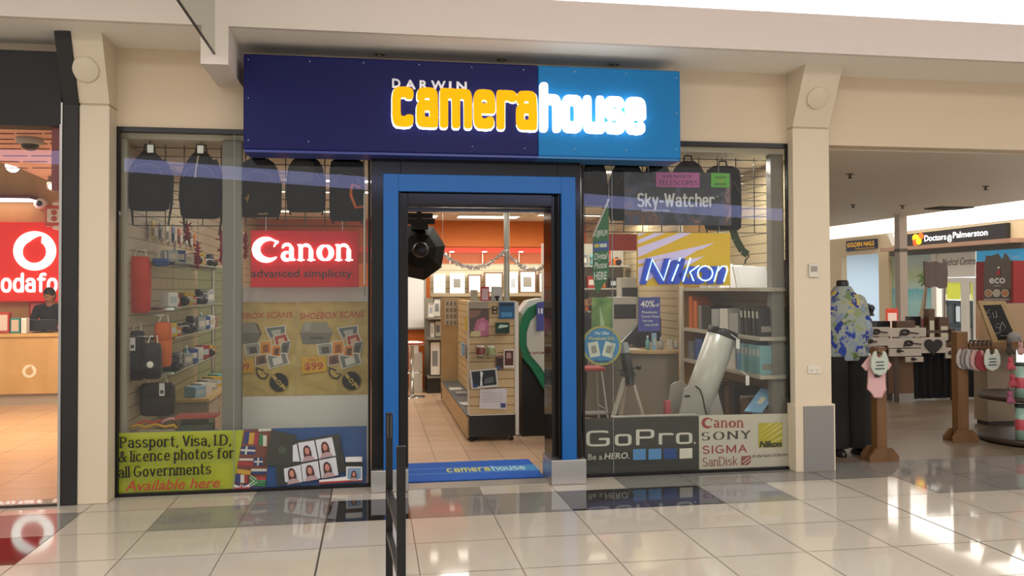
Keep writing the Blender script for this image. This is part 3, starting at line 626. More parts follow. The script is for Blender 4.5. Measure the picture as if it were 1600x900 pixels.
# ================================================================== PEOPLE
skin = M('#c08a68', .55, name='skin'); skin2 = M('#a9765a', .55); hairb = M('#17100d', .6, name='dark_hair'); clothb = M('#15131a', .8, name='black_cloth')
def person(label, base, face, height, arms, hair_len, cloth, skinm, trousers, bow=0.):
    """standing figure; base = feet on the floor, face = heading, arms = [(elbow, hand), (elbow, hand)] in body space (x right, y forward, z up)"""
    T = Matrix.Translation(base) @ Matrix.Rotation(face, 4, 'Z'); k = height/1.72
    t = thing('person', label, 'person', base)
    def V(x, y, z): return T @ Vector((x*k, y*k, z*k))
    by = bow
    hd = lambda x, y, z: V(x, y+by+.02*(z > 1.6), z-.03*(by > 0))
    m = MB(skinm)
    m.capsule(V(0, by*.7, 1.34), hd(0, .01, 1.50), .055*k, .052*k, 12)
    m.ball(hd(0, .025, 1.60), (.075*k, .088*k, .115*k), 18); m.ball(hd(0, .045, 1.545), (.055*k, .06*k, .06*k), 14)
    m.ball(hd(0, .118, 1.585), (.014*k, .02*k, .022*k), 8); m.ball(hd(0, .1, 1.535), (.025*k, .014*k, .01*k), 8)
    for sx in (-1, 1): m.ball(hd(sx*.077, .02, 1.59), (.012*k, .02*k, .032*k), 8); m.ball(hd(sx*.03, .102, 1.61), (.014*k, .01*k, .009*k), 8)
    m.capsule(V(0, by*.5, 1.25), V(0, .0, .98), .13*k, .12*k, 14); m.capsule(V(-.13, by*.6, 1.36), V(.13, by*.6, 1.36), .065*k, .065*k, 12)
    for sx, (el, ha) in zip((-1, 1), arms):
        sh = V(sx*.185, by*.6, 1.36); e = V(*el); h = V(*ha); m.capsule(sh, e, .05*k, .04*k); m.capsule(e, h, .038*k, .027*k)
        dr = (h-e).normalized(); sd = dr.cross(Vector((0, 0, 1))).normalized()*sx; dn = dr.cross(sd).normalized()
        m.capsule(h, h+dr*.07*k, .034*k, .036*k)
        for i, (o, ln) in enumerate(((-.028, .062), (-.009, .075), (.010, .07), (.028, .055))):
            q = h+dr*.085*k+sd*o*k; q1 = q+dr*ln*.55*k; m.capsule(q, q1, .0095*k, .009*k, 8); m.capsule(q1, q1+(dr*.7+Vector((0, 0, -.7)))*ln*.5*k, .009*k, .008*k, 8)
        q = h+dr*.03*k-sd*.03*k; m.capsule(q, q+(dr*.6-sd*.5)*.06*k, .011*k, .009*k, 8)
    for sx in (-1, 1):
        m.capsule(V(sx*.09, 0, .95), V(sx*.1, .01, .5), .085*k, .055*k, 12); m.capsule(V(sx*.1, .01, .5), V(sx*.1, -.01, .08), .054*k, .036*k, 12); m.capsule(V(sx*.1, -.02, .045), V(sx*.11, .15, .035), .04*k, .033*k, 10)
    m.build('body', t, remesh=.008)
    m = MB(cloth); m.capsule(V(0, by*.55, 1.27), V(0, 0, .90), .15*k, .15*k, 16); m.capsule(V(-.145, by*.6, 1.355), V(.145, by*.6, 1.355), .08*k, .08*k, 14)
    for sx, (el, ha) in zip((-1, 1), arms):
        sh = V(sx*.185, by*.6, 1.36); e = V(*el); m.capsule(sh, sh.lerp(e, .95), .066*k, .055*k)
    m.build('shirt', t, remesh=.01)
    m = MB(trousers)
    for sx in (-1, 1): m.capsule(V(sx*.085, 0, .93), V(sx*.1, .01, .5), .105*k, .075*k, 14); m.capsule(V(sx*.1, .01, .5), V(sx*.1, -.01, .1), .075*k, .06*k, 12)
    m.build('trousers', t, remesh=.011)
    m = MB(hairb); m.ball(hd(0, .005, 1.635), (.085*k, .095*k, .095*k), 16); m.ball(hd(0, -.03, 1.59), (.082*k, .075*k, .1*k), 14)
    if hair_len: m.capsule(hd(0, -.06, 1.58), V(0, -.1+by, 1.58-hair_len), .07*k, .05*k)
    m.build('hair', t, remesh=.009); return t
pb_ = GZ(75, 600, 0); b0 = GY(80, 560, 14.25); b0.z = 0
person('person in black with short dark hair looking down behind the phone shop counter', b0, PI, 1.72, [((-.25, .12, 1.12), (-.12, .38, 1.02)), ((.25, .12, 1.12), (.12, .38, 1.02))], 0, clothb, skin2, clothb, .07)

# ================================================================== PRINTED PANELS IN THE LEFT WINDOW
YG = GL+.02
def PY(Y): return lambda px, py: GY(px, py, Y)
blk = M('#15120e', .6, name='print_black')
lime = M('#b2ba22', .45, name='lime_print'); pblue = M('#23508f', .45, name='blue_print'); red_i = M('#a3342c', .5); darkg = M('#2b2c26', .5); pwhite = M('#d9d6d0', .5, name='print_white'); fbrown = M('#7a3f33', .5)
P = Print(PY(YG), pblue, [(185, 775.5), (573, 762), (573, 665.5), (183, 676)])
P.poly(lime, [(184, 775.5), (364, 768.5), (381, 671.5), (184, 676.5)])
P.poly(fbrown, [(364, 768.5), (414, 766.5), (426, 670), (381, 671.5)])
# flags laid edge to edge
fw, fr, fbl, fg, fy = M('#d8d4cc', .5), M('#a8323a', .5), M('#283a7c', .5), M('#2f7d46', .5), M('#cfa23a', .5)
P.poly(fbl, [(383, 676), (391, 673), (387, 693), (380, 694)]); P.poly(fy, [(390, 676), (398, 676), (396, 694), (388, 694)]); P.poly(fr, [(398, 676), (404, 676), (402, 696), (396, 694)])
P.rect(fg, 405, 678, 411, 696).rect(fw, 411, 680, 417, 697); P.poly(fw, [(404, 669.8), (424, 669.5), (424, 673), (404, 674)])
P.poly(fbl, [(378, 697), (400, 698), (398, 710), (376, 709)]); P.line(fw, [(376.5, 703), (399, 704)], 3); P.line(fw, [(386, 697), (384, 710)], 3)
P.rect(fw, 374, 716, 396, 719.5); P.poly(fr, [(372, 720), (396, 721), (395, 728), (371, 727)]); P.rect(fbl, 397, 715, 411, 727); P.line(fw, [(397, 721), (411, 721)], 2.4); P.line(fw, [(404, 715), (403, 727)], 2.4)
P.poly(fy, [(371, 732), (393, 735), (391, 742), (370, 739)]); P.rect(fw, 393, 732, 417, 736).rect(fbl, 393, 736, 416, 740)
P.rect(fbl, 368, 741, 376, 754).rect(fw, 376, 741, 382, 754).rect(fr, 382, 741, 387, 754)
P.poly(fg, [(391, 744), (416, 744), (415, 760), (390, 758)]); P.line(fw, [(391, 744), (401, 751), (415, 751)], 5); P.line(fw, [(390, 758), (401, 751)], 5); P.line(fg, [(391, 744), (401, 751), (415, 751)], 2.6); P.line(fg, [(390, 758), (401, 751)], 2.6); P.poly(fr, [(400, 744), (416, 744), (416, 749), (403, 749)])
P.rect(fbl, 365, 756, 392, 767.4); P.line(fw, [(365, 757), (391, 767)], 3); P.line(fw, [(365, 767), (391, 757)], 3); P.line(fw, [(365, 762), (391, 761)], 4.6); P.line(fw, [(378, 756), (378, 767)], 4.6); P.line(fr, [(365, 762), (391, 761)], 2.4); P.line(fr, [(378, 756), (378, 767)], 2.4); P.rect(fbl, 393, 760, 413, 766)
# passport, photo sheet and card
P.poly(darkg, [(425, 671), (464, 679), (456, 728), (414, 726)]); P.poly(M('#3f4a36', .5), [(434, 700), (442, 694), (449, 702), (446, 708), (437, 708)])
P.poly(darkg, [(463, 688), (530, 677), (541, 736), (434, 758), (431, 728), (456, 726)])
P.poly(pwhite, [(540, 713), (566, 712.5), (566, 720.5), (540, 721)]); P.rect(darkg, 540, 722, 566, 728); P.poly(pwhite, [(499, 749), (566, 740), (566, 750), (499, 753)]); P.poly(red_i, [(499, 752), (566, 748), (566, 750.5), (499, 755)])
P.rect(pwhite, 541, 728, 566, 749).rect(M('#7f98b0', .5), 543, 730, 564, 747)
facem, facel, bg_, shirt_ = M('#4a2a22', .6), M('#c08574', .6), M('#c9c9cb', .6), M('#a98d8d', .6)
def portrait(cx, cy, s, r=-.18):
    rot = lambda x, y: (cx+s*(x*math.cos(r)-y*math.sin(r)), cy+s*(x*math.sin(r)+y*math.cos(r)))
    P.poly(facem, [rot(x, y) for x, y in ((-.42, .55), (-.45, .1), (-.36, -.45), (-.15, -.72), (.15, -.72), (.36, -.45), (.45, .1), (.42, .55))])
    P.poly(shirt_, [rot(x, y) for x, y in ((-.75, 1.0), (-.5, .6), (-.15, .45), (.15, .45), (.5, .6), (.75, 1.0))])
    P.poly(facel, [rot(.25*math.cos(a), -.1+.4*math.sin(a)) for a in [i*PI/6 for i in range(12)]])
    for dx_ in (-.1, .1): P.poly(facem, [rot(dx_+.05*math.cos(a), -.15+.03*math.sin(a)) for a in [i*PI/3 for i in range(6)]])
    P.poly(M('#9a4a48', .6), [rot(.09*math.cos(a), .12+.035*math.sin(a)) for a in [i*PI/4 for i in range(8)]])
def quad(c4): P.poly(bg_, c4)
quad([(466, 691), (491, 687), (497, 716), (471, 721)]); quad([(493, 686.5), (519, 682), (525, 711), (499, 716)])
quad([(458, 695), (464, 692), (469, 720), (458, 720)])
quad([(444, 731), (470, 725), (473, 752), (446, 752)]); quad([(471, 724), (497, 719), (501, 746), (474, 751)]); quad([(499, 718), (525, 713), (529, 741), (503, 746)])
for cx, cy in ((480.5, 705), (508.5, 699)): portrait(cx, cy, 14)
for cx, cy in ((457, 740), (485, 735), (512, 730)): portrait(cx, cy, 14)
portrait(553, 740, 9, 0)
P.k += 2
sf = dict(nib=(.108, .05), gap=.10, p=2.1, serif=.05)
P.pen(blk, 'Passport, Visa, I.D,', (189.5, 698.5), (363, 694), 17.5, **sf)
P.pen(blk, '& licence photos for', (188.5, 720.5), (368, 714), 17.5, **sf)
P.pen(blk, 'all Governments', (188, 744.5), (332, 738.5), 17.5, **sf)
P.text(red_i, 'Available here', (198, 765), (344, 759), 16, shear=.25, bold=.008)
tag(P.build('window_poster'), 'wide window poster for passport photos, lime green left half and blue right half', 'poster')

# shoebox posters on the white backing board
YW = 7.62
x0, x1 = GY(372, 500, YW).x, GY(575, 500, YW).x
t = MB(M('#d8d6cf', .6, name='backing_board')); t.box(x0, x1, YW, YW+.03, 0, GY(500, 448, YW).z); tag(t.build('backing_board'), 'plain white backing board standing behind the shoebox posters in the left window', 'board')
parch = cloud('parchment', [(.25, '#a08644'), (.55, '#b99f5c'), (.8, '#c6b076')], 9, .6)
parch2 = M('#b59a52', .6)
def shoebox(dx_, name_lab, clip):
    Q = Print(PY(YW-.006), parch, [(clip, 619), (462.3, 618), (462.3, 472), (clip, 472)] if clip else [(463, 618), (575, 616), (575, 471), (463, 472)], .004)
    X = lambda v: max(v+dx_, clip) if clip else v
    R = lambda pts: [(X(a), b) for a, b in pts]
    redt, gr1, gr2, yl = M('#a83a26', .6), M('#6f695c', .6), M('#8a8475', .6), M('#c99a1e', .6)
    if clip: Q.text(redt, 'EBOX SCANS', (378, 498), (456, 496), 9, bold=.012, shear=.15)
    else: Q.text(redt, 'SHOEBOX SCANS', (468, 499), (568, 495.5), 10, bold=.012, shear=.15)
    if clip:
        Q.poly(gr2, [(378, 504), (398, 504), (406, 520), (378, 520)]); Q.poly(gr1, [(378, 520), (406, 520), (401, 538), (378, 538)]); Q.poly(M('#4d483e', .6), [(398, 504), (403, 507), (409, 521), (402, 535), (406, 520)])
    else:
        Q.poly(gr2, [(476, 503), (510, 503), (520, 520), (468, 520)]); Q.poly(gr1, [(468, 520), (520, 520), (513, 538), (473, 538)]); Q.poly(M('#9d978a', .6), [(476, 504), (486, 504), (484, 517), (474, 517)]); Q.rect(M('#4d483e', .6), 484, 526, 505, 530)
    ph = lambda c4, col, col2: (Q.poly(M('#cfc7b4', .6), R(c4)), Q.poly(M(col, .6), R([(a+(sum(q[0] for q in c4)/4-a)*.14, b+(sum(q[1] for q in c4)/4-b)*.14) for a, b in c4])), Q.poly(M(col2, .6), R([(a+(sum(q[0] for q in c4)/4-a)*.55, b+(sum(q[1] for q in c4)/4-b)*.45+1.5) for a, b in c4])))
    ph([(526, 512), (560, 508), (560, 526), (534, 529)], '#5f6468', '#a9a79c'); ph([(494, 538), (518, 535), (524, 553), (498, 556)], '#8f8a80', '#4b423a')
    ph([(540, 525), (560, 520), (568, 540), (544, 545)], '#a23a25', '#c9a58a'); ph([(512, 556), (530, 552), (534, 568), (512, 572)], '#7a4a2a', '#4a2a1a'); ph([(528, 556), (560, 548), (566, 568), (534, 577)], '#6f7068', '#c9c5bb')
    ph([(519, 533), (537, 531), (540, 553), (518, 555)], '#d08416', '#8d4a12'); ph([(538, 539), (556, 538), (552, 558), (536, 556)], '#c87612', '#5e3410'); ph([(553, 535), (568, 531), (564, 553), (550, 552)], '#67655f', '#3f3c3a')
    if clip: Q.poly(yl, [(376, 561), (397, 560), (397, 582), (376, 583)]); Q.text(redt, '99', (377, 577.5), (390, 577), 10, bold=.02); Q.text(redt, 'LY', (377, 565), (386, 564.5), 4)
    else: Q.poly(yl, [(471, 558), (510, 556), (511, 580), (472, 584)]); Q.text(redt, '$99', (476, 577.5), (505, 576.5), 11, bold=.02); Q.text(redt, 'ONLY', (482, 564.5), (498, 563.5), 4.5, bold=.01)
    Q.poly(blk, R([(514, 573), (526, 578), (523, 582), (534, 584), (528, 592), (520, 591), (514, 584)])); Q.poly(parch2, R([(516, 576), (525, 580.5), (524.5, 583.5), (531, 585), (527, 590), (521, 589), (516, 583)]))
    cx = 549+dx_; cy = 594.5 if not clip else 597
    Q.disc(blk, cx, cy, 14.5); Q.poly(parch2, [(cx-11, cy-9), (cx-7, cy-12), (cx+7, cy+6), (cx+2, cy+8)]); Q.poly(parch2, [(cx+2, cy+3), (cx+6, cy+1), (cx+12, cy+9), (cx+8, cy+12)]); Q.disc(blk, cx, cy, 5.5, n=16); Q.disc(parch2, cx, cy, 3.8, n=16); Q.disc(blk, cx, cy, 2, n=12)
    tag(Q.build('shoebox_poster'), name_lab, 'poster', 'shoebox scan posters')
shoebox(-113, 'parchment coloured shoebox scans poster cut off by the grey window post', 378)
shoebox(0, 'complete parchment coloured shoebox scans poster beside the blue door surround', 0)

# ================================================================== LIT BRAND SIGNS AND BANNERS IN THE WINDOWS
YN = 7.36
redp = M('#b3101a', .4, 0, .3, emit='#c81822', es=.06, name='red_acrylic'); litw = M('#ffffff', .3, emit='#ffffff', es=1.5, name='neon_white'); litp = M('#f0d8e0', .3, emit='#ffe6ee', es=.5)
def frameY(Y, px0, py1, px1, py0): a, b = GY(px0, py1, Y), GY(px1, py0, Y); return a.x, b.x, a.z, b.z
x0, x1, z0, z1 = frameY(YN, 391.5, 449, 560.5, 361)
S = thing('red_brand_sign', 'red backlit sign with glowing white lettering in the left window', 'illuminated sign', ((x0+x1)/2, YN, z0))
MB(redp).box(x0, x1, YN, YN+.05, z0, z1).build('red_panel', S, bevel=.004)
def pen_parts(mb, Y, glyphs, depth):
    ip = 0
    """shapes drawn as thick-and-thin brush strokes: each stroke is a list of (px, py, half-width px)"""
    for sk in glyphs:
        for (a, b) in zip(sk, sk[1:]):
            pts = []
            for q in (a, b): pts += [(q[0]+q[2]*math.cos(t*PI/5), q[1]+q[2]*math.sin(t*PI/5)) for t in range(10)]
            ip += 1; hp = _hull(pts); mb.prism([GY(x, y, Y) for x, y in hp], (0, -depth-1e-5*(ip % 60), 0))
def serif_logo(mb, x, yb, s, Y, depth):
    """a wide red-camera style serif word: C with a beak, then lower-case letters; s = x-height in px, x advances with the word"""
    def arc(cx, cy, rx, ry, a0, a1, w0, w1, n=14):
        o = []
        for i in range(n+1):
            t = i/n; a = math.radians(a0+(a1-a0)*t); o.append((x+s*(cx+rx*math.cos(a)), yb-s*(cy+ry*math.sin(a)), s*(w0+(w1-w0)*math.sin(PI*t))))
        return o
    L = lambda *p: [(x+s*a, yb-s*b, s*w) for a, b, w in p]
    st = [arc(.86, .66, .70, .62, 62, 312, .05, .24, 20), L((1.12, 1.22, .05), (1.42, 1.10, .07), (1.30, .98, .05)), L((1.36, 1.12, .06), (1.22, .84, .04))]
    st += [arc(1.98, .72, .26, .24, 165, 0, .06, .10), L((2.24, .72, .13), (2.24, .12, .13), (2.42, .06, .06)), arc(1.98, .27, .24, .22, 60, 330, .06, .13)]
    for o in (2.62, 4.84):
        st += [L((o, .93, .04), (o+.12, .90, .08), (o+.16, .85, .12), (o+.16, .08, .12)), L((o-.02, .05, .04), (o+.36, .05, .04)), arc(o+.46, .6, .30, .32, 150, 0, .05, .1), L((o+.76, .6, .13), (o+.76, .08, .13)), L((o+.58, .05, .04), (o+.98, .05, .04))]
    st += [arc(4.22, .47, .36, .41, 90, 270, .05, .16), arc(4.22, .47, .36, .41, 90, -90, .05, .16)]
    pen_parts(mb, Y, st, depth)
m = MB(litw); serif_logo(m, 396, 407.5, 26.6, YN-.015, .015); m.build('white_lettering', S)
m = MB(M('#1a0204', .5)); onY(m, 'text', 'advanced simplicity', 392, 550, 437, 421, YN-.002, bold=.012, base=False); m.build('dark_lettering', S)
for px in (415, 535):
    p = GY(px, 361, YN); tag(MB(chrome).tube([p+Vector((0, .02, 0)), (p.x, p.y+.02, 2.9)], .0025, 6).build('hanging_wire'), ('left', 'right')[px > 500]+' thin wire holding up the red illuminated sign', 'wire', 'sign wires')

# yellow and blue neon sign
x0, x1, z0, z1 = frameY(YN, 996.5, 446, 1141, 364)
yel = M('#d9ae0b', .45, emit='#d9ae0b', es=.12, name='yellow_acrylic'); ray_ = M('#c9bce0', .45, emit='#c4b4e6', es=.22)
S = thing('yellow_neon_sign', 'yellow sign with pale rays and blue glowing italic lettering in the right window', 'illuminated sign', ((x0+x1)/2, YN, z0))
Q = Print(PY(YN), yel, [(996.5, 447), (1141, 446), (1141, 364), (997, 363)], .04)
for pts in ([(997, 402), (997, 387), (1062, 364), (1081, 364)], [(997, 413), (997, 406), (1117, 379), (1098, 389)], [(997, 381), (997, 375), (1023, 364), (1040, 364)], [(1100, 400), (1080, 412), (1060, 416), (1050, 412), (1108, 398)], [(997, 446), (997, 418), (1060, 396), (1095, 388), (1060, 408), (1010, 440)], [(997, 369), (997, 364), (1010, 364)]): Q.poly(ray_, pts)
Q.build('ray_panel', S)
bl_l = M('#123a9a', .35, emit='#0a35c0', es=.22, name='blue_acrylic'); neon = M('#dff6ff', .3, emit='#a8ecff', es=2.4, name='neon_tube')
m = MB(bl_l); onY(m, 'text', 'Nikon', 999, 1128, 442, 404, YN-.02, bold=.045, shear=.27, depth=.03); m.build('blue_lettering', S)
def neon_line(mb, pts): mb.tube([GY(x, y, YN-.062) for x, y in pts], .0058, 6)
m = MB(neon)
for pts in ([(1010, 438), (1019, 405), (1037, 438), (1047, 406)], [(1050, 439), (1060, 413)], [(1061, 408), (1063, 403)], [(1067, 440), (1079, 403)], [(1092, 415), (1078, 425), (1084, 439)], [(1112-12+11.5*math.cos(i*PI/8)+2, 427+11.5*math.sin(i*PI/8)*1.0) for i in range(17)], [(1116, 440), (1123, 416)], [(1121, 424), (1128, 416), (1135, 416), (1137, 421), (1131, 440)]): neon_line(m, pts)
m.build('neon_tube', S)
for px in (1015, 1125):
    p = GY(px, 364, YN); tag(MB(chrome).tube([p+Vector((0, .02, 0)), (p.x, p.y+.02, 2.9)], .0025, 6).build('hanging_wire'), ('left', 'right')[px > 1100]+' thin wire holding up the yellow illuminated sign', 'wire', 'sign wires')

# telescope banner with two coloured cards
nb = cloud('night_sky_print', [(.30, '#101218'), (.46, '#1c202c'), (.54, '#3a4560'), (.60, '#54352c'), (.68, '#8a7078'), (.78, '#20222c')], 3.2, .5, (1, 1, 1), 1.6)
Q = Print(PY(7.30), nb, [(976, 352), (1143, 352), (1142, 270), (975, 268)], .01)
Q.mb.tube([GY(985, 269, 7.305), (GY(985, 269, 7.305).x, 7.305, 2.9)], .002, 5); Q.mb.tube([GY(1135, 269, 7.305), (GY(1135, 269, 7.305).x, 7.305, 2.9)], .002, 5)
Q.pen(M('#c9cacb', .4), 'Sky-Watcher', (996, 323.5), (1117, 323.5), 22, nib=(.115, .07), gap=.06, p=3.0, nn=10)
Q.text(M('#b9babb', .4), 'Exploring your vision', (1003, 330.5), (1046, 330.5), 4, bold=.01); Q.disc(M('#9a9c9f', .4), 1121, 307, 1.4, n=10)
tag(Q.build('telescope_banner'), 'dark night sky banner for telescopes with grey bold lettering in the right window', 'banner')
Q = Print(PY(7.2955), M('#b45a9c', .6), [(1025, 292), (1093, 293), (1093, 270), (1025, 269)], .003)
Q.text(blk, 'HUGE RANGE OF', (1036, 278), (1081, 278), 5, bold=.004); Q.pen(blk, 'TELESCOPES', (1029, 289), (1090, 289.5), 7.5, nib=(.08, .05), gap=.16, p=2.2, serif=.05)
tag(Q.build('pink_card'), 'pink card with black serif lettering stuck on the night sky banner', 'card')
Q = Print(PY(7.2955), M('#5fae3c', .6), [(1111, 292.5), (1140, 293), (1140, 271), (1111, 270)], .003)
for i, w in enumerate(('TRIPODS', 'AND', 'BINOS')): Q.text((blk, M('#c9a020', .6), blk)[i], w, (1117+(i == 1)*5, 279+i*5.3), (1135-(i == 1)*5, 279+i*5.3), 3.4, bold=.01)
tag(Q.build('green_card'), 'small green card at the right end of the night sky banner', 'card')

# GoPro panel and dealer brands panel at the foot of the right window
dk = M('#33332c', .5, name='charcoal_print'); wt = M('#d6d2c8', .5); c1, c2, c3 = M('#5b93cf', .5), M('#22488f', .5), M('#e3ddd0', .5)
Q = Print(PY(YG), dk, [(914.5, 744), (1092, 734.5), (1092, 650), (914.5, 654)])
Q.pen(wt, 'GoPro', (916, 698), (1082, 693.5), 25, nib=(.066, .066), gap=.16, p=5.0, nn=10)
Q.disc(wt, 1085.5, 692, 1.6, n=12)
Q.text(wt, 'Be a', (919, 718.5), (941, 718), 9); Q.text(wt, 'HERO.', (944, 717.5), (983, 716), 9.5, bold=.02, shear=.2)
for i, (cc, a) in enumerate(((c1, 989), (c1, 1013), (c2, 1037), (c3, 1061.5))): Q.poly(cc, [(a, 719-i*.8), (a+20, 718-i*.8), (a+20, 701-i*.4), (a, 702-i*.4)])
tag(Q.build('action_camera_poster'), 'charcoal poster with large white lettering and four coloured squares low in the right window', 'poster')
Q = Print(PY(YG), M('#cbc4b6', .5, name='cream_print'), [(1092.5, 734), (1237, 728), (1236, 646), (1092, 649)])
rd, dg = M('#9c3a34', .5), M('#3a3733', .5)
sm = MB(rd); serif_logo(sm, 1097, 668, 11.2, YG-.0015, .0006); Q.mb.use(rd); Q.mb.add(sm.v, sm.f)
Q.pen(dg, 'SONY', (1096, 688.5), (1173, 685), 13, nib=(.10, .035), gap=.24, p=2.2, serif=.09)
Q.pen(rd, 'SIGMA', (1098, 709.5), (1167, 707), 13, nib=(.085, .07), gap=.2, p=2.2); Q.pen(M('#94483c', .5), 'SanDisk', (1098, 729), (1152, 726.5), 14, nib=(.075, .04), gap=.15, p=2.1, serif=.05)
Q.poly(M('#94483c', .5), [(1158, 713), (1173, 711.5), (1173, 722), (1168, 726.5), (1158, 726.5)]); Q.line(M('#cbc4b6', .5), [(1160, 722), (1170, 714)], 1.6); Q.line(M('#cbc4b6', .5), [(1163, 725), (1172, 718)], 1.6)
Q.poly(M('#b9ab18', .5), [(1185, 699), (1222, 698), (1222, 660), (1185, 661)])
for pts in ([(1186, 682), (1215, 661), (1219, 661)], [(1188, 688), (1221, 662), (1222, 666)], [(1193, 691), (1222, 670), (1222, 675)], [(1200, 694), (1222, 680), (1222, 685)], [(1186, 674), (1203, 661), (1208, 661)]): Q.poly(M('#d9d07a', .5), pts)
Q.text(blk, 'Nikon', (1186, 698.5), (1220, 697.5), 9.5, bold=.04, shear=.22); Q.text(dg, 'At the heart of the image', (1174, 715), (1236, 711.5), 5.5, shear=.2)
tag(Q.build('brands_poster'), 'cream poster of camera brand lettering with a yellow square, low in the right window', 'poster')
p0, p1 = GY(958, 655, 7.27), GY(1091, 649, 7.27)
t = thing('display_ledge', 'low aluminium topped ledge behind the charcoal poster in the right window', 'ledge', ((p0.x+p1.x)/2, 7.3, 0)); zl = GY(1020, 650, 7.27).z
MB(alu).box(p0.x, p1.x, 7.25, 7.36, zl-.03, zl).build('top_rail', t); MB(M('#2c2a27', .5)).box(p0.x+.02, p1.x, 7.26, 7.35, 0, zl-.03).build('box', t)

# green pennant, green flyer, round sticker, purple offer poster
pg = M('#12652f', .5, name='green_banner'); pw = M('#cfd8cf', .5)
Q = Print(PY(7.32), pg, [(951, 318), (951.5, 432), (934, 459), (930, 452), (926, 430), (926.5, 368)], .003)
Q.text(pw, 'FUJIFILM', (927, 370), (949, 367.5), 9, bold=.02); Q.poly(M('#1c4a96', .5), [(926.5, 378), (951, 376), (951, 391), (926.5, 393)]); Q.poly(M('#c9b92c', .5), [(928.5, 387), (936, 386.5), (936, 381), (928.5, 381.5)]); Q.poly(pw, [(937, 386.5), (948, 386), (948, 380.5), (937, 381)])
Q.text(pw, 'Digital', (928, 406), (948, 404), 10, bold=.02, shear=.15); Q.text(pw, 'Photos', (928, 420), (948, 418), 10, bold=.02, shear=.15); Q.text(pw, 'HERE', (928, 437), (948, 436), 12, bold=.03)
t = thing('pennant', 'green triangular pennant banner with white lettering on a slanted pole in the right window', 'pennant', GY(940, 459, 7.32)); Q.build('banner', t)
m = MB(M('#cfcac0', .4)); m.tube([GY(951.5, 311, 7.315), GY(926, 370, 7.315)], .009, 8); m.build('pole', t); m = MB(M('#cfcac0', .4)); m.tube([GY(951.5, 311, 7.315), (GY(951.5, 311, 7.315).x, 7.33, 2.9)], .002, 6); m.build('cord', t)
xg = GY(569.5, 400, 7.3).x; t = thing('pennant', 'green pennant on a white pole seen edge on next to the red illuminated sign', 'pennant', (xg, 7.32, GY(569.5, 462, 7.3).z)); za, zb_, zc = GY(569.5, 388, 7.3).z, GY(569.5, 463, 7.3).z, GY(569.5, 303, 7.3).z
MB(pg).prism([(xg, 7.26, za), (xg, 7.42, za+.10), (xg, 7.42, zb_+.05), (xg, 7.34, zb_), (xg, 7.26, zb_+.05)], (.004, 0, 0)).build('banner', t)
m = MB(pw)
for k in range(4): m.prism([(xg+.0045, 7.28, za-.04-k*.07), (xg+.0045, 7.40, za-.04-k*.07), (xg+.0045, 7.40, za-.08-k*.07), (xg+.0045, 7.28, za-.08-k*.07)], (.0006, 0, 0))
m.build('white_print', t); MB(M('#cfcac0', .4)).tube([(xg+.002, 7.255, zb_+.1), (xg+.002, 7.255, zc)], .009, 8).build('pole', t); MB(M('#cfcac0', .4)).tube([(xg+.002, 7.255, zc), (xg+.002, 7.255, 2.9)], .002, 5).build('cord', t)
Q = Print(PY(7.30), cloud('green_leaf_print', [(.35, '#4d7a3a'), (.6, '#7fa055'), (.75, '#a9bf86')], 6, .6), [(924, 517), (957, 516), (957, 465), (925, 465)], .003); Q.poly(M('#a9c49a', .6), [(937, 478), (943, 500), (946, 516), (938, 516)])
tag(Q.build('green_flyer'), 'pale green leaf print flyer under the green pennant', 'flyer')
Q = Print(PY(YG), M('#a59f52', .5), [(940+31*math.cos(i*PI/20), 540+31*math.sin(i*PI/20)) for i in range(40)], .002)
Q.disc(M('#2f7fb4', .5), 940, 540, 27.5, n=40)
for pts in ([(918, 536), (934, 533), (938, 556), (922, 559)], [(946, 533), (962, 537), (956, 560), (940, 555)]): Q.poly(M('#cfd6c9', .5), pts); cx_, cy_ = sum(a for a, b in pts)/4, sum(b for a, b in pts)/4; Q.poly(M('#8f8f84', .5), [(cx_+(a-cx_)*.5, cy_+(b-cy_)*.5) for a, b in pts])
Q.text(M('#d6e6ee', .5), 'We Offer', (929, 523), (952, 523), 5, bold=.01); Q.text(M('#d6d680', .5), 'Photobook Gifts', (920, 531), (960, 531), 5, bold=.01); Q.text(M('#12305a', .5), 'Darwin', (929, 566), (952, 566), 4, bold=.02)
tag(Q.build('round_sticker'), 'round blue window sticker with a yellow green rim picturing two pages', 'sticker')
Q = Print(PY(7.192), M('#3f4290', .5, name='purple_print'), [(997, 518), (1031.5, 517.5), (1031.5, 464), (998, 465)], .003)
Q.text(pwhite, '40%', (1001, 480), (1023, 479.5), 10, bold=.012); Q.text(pwhite, 'off', (1024, 479), (1030, 479), 5)
for i, (w, a, b_) in enumerate((('Photobooks', 1003, 1027), ('Canvas Prints', 1002, 1029), ('Save now', 1004, 1020), ('from $14.95', 1008, 1028))): Q.text(pwhite, w, (a, 489.5+i*6.6), (b_, 489.5+i*6.6), 3.6, bold=.005)
tag(Q.build('offer_poster'), 'purple 40% offer poster hanging behind the right window glass', 'poster')

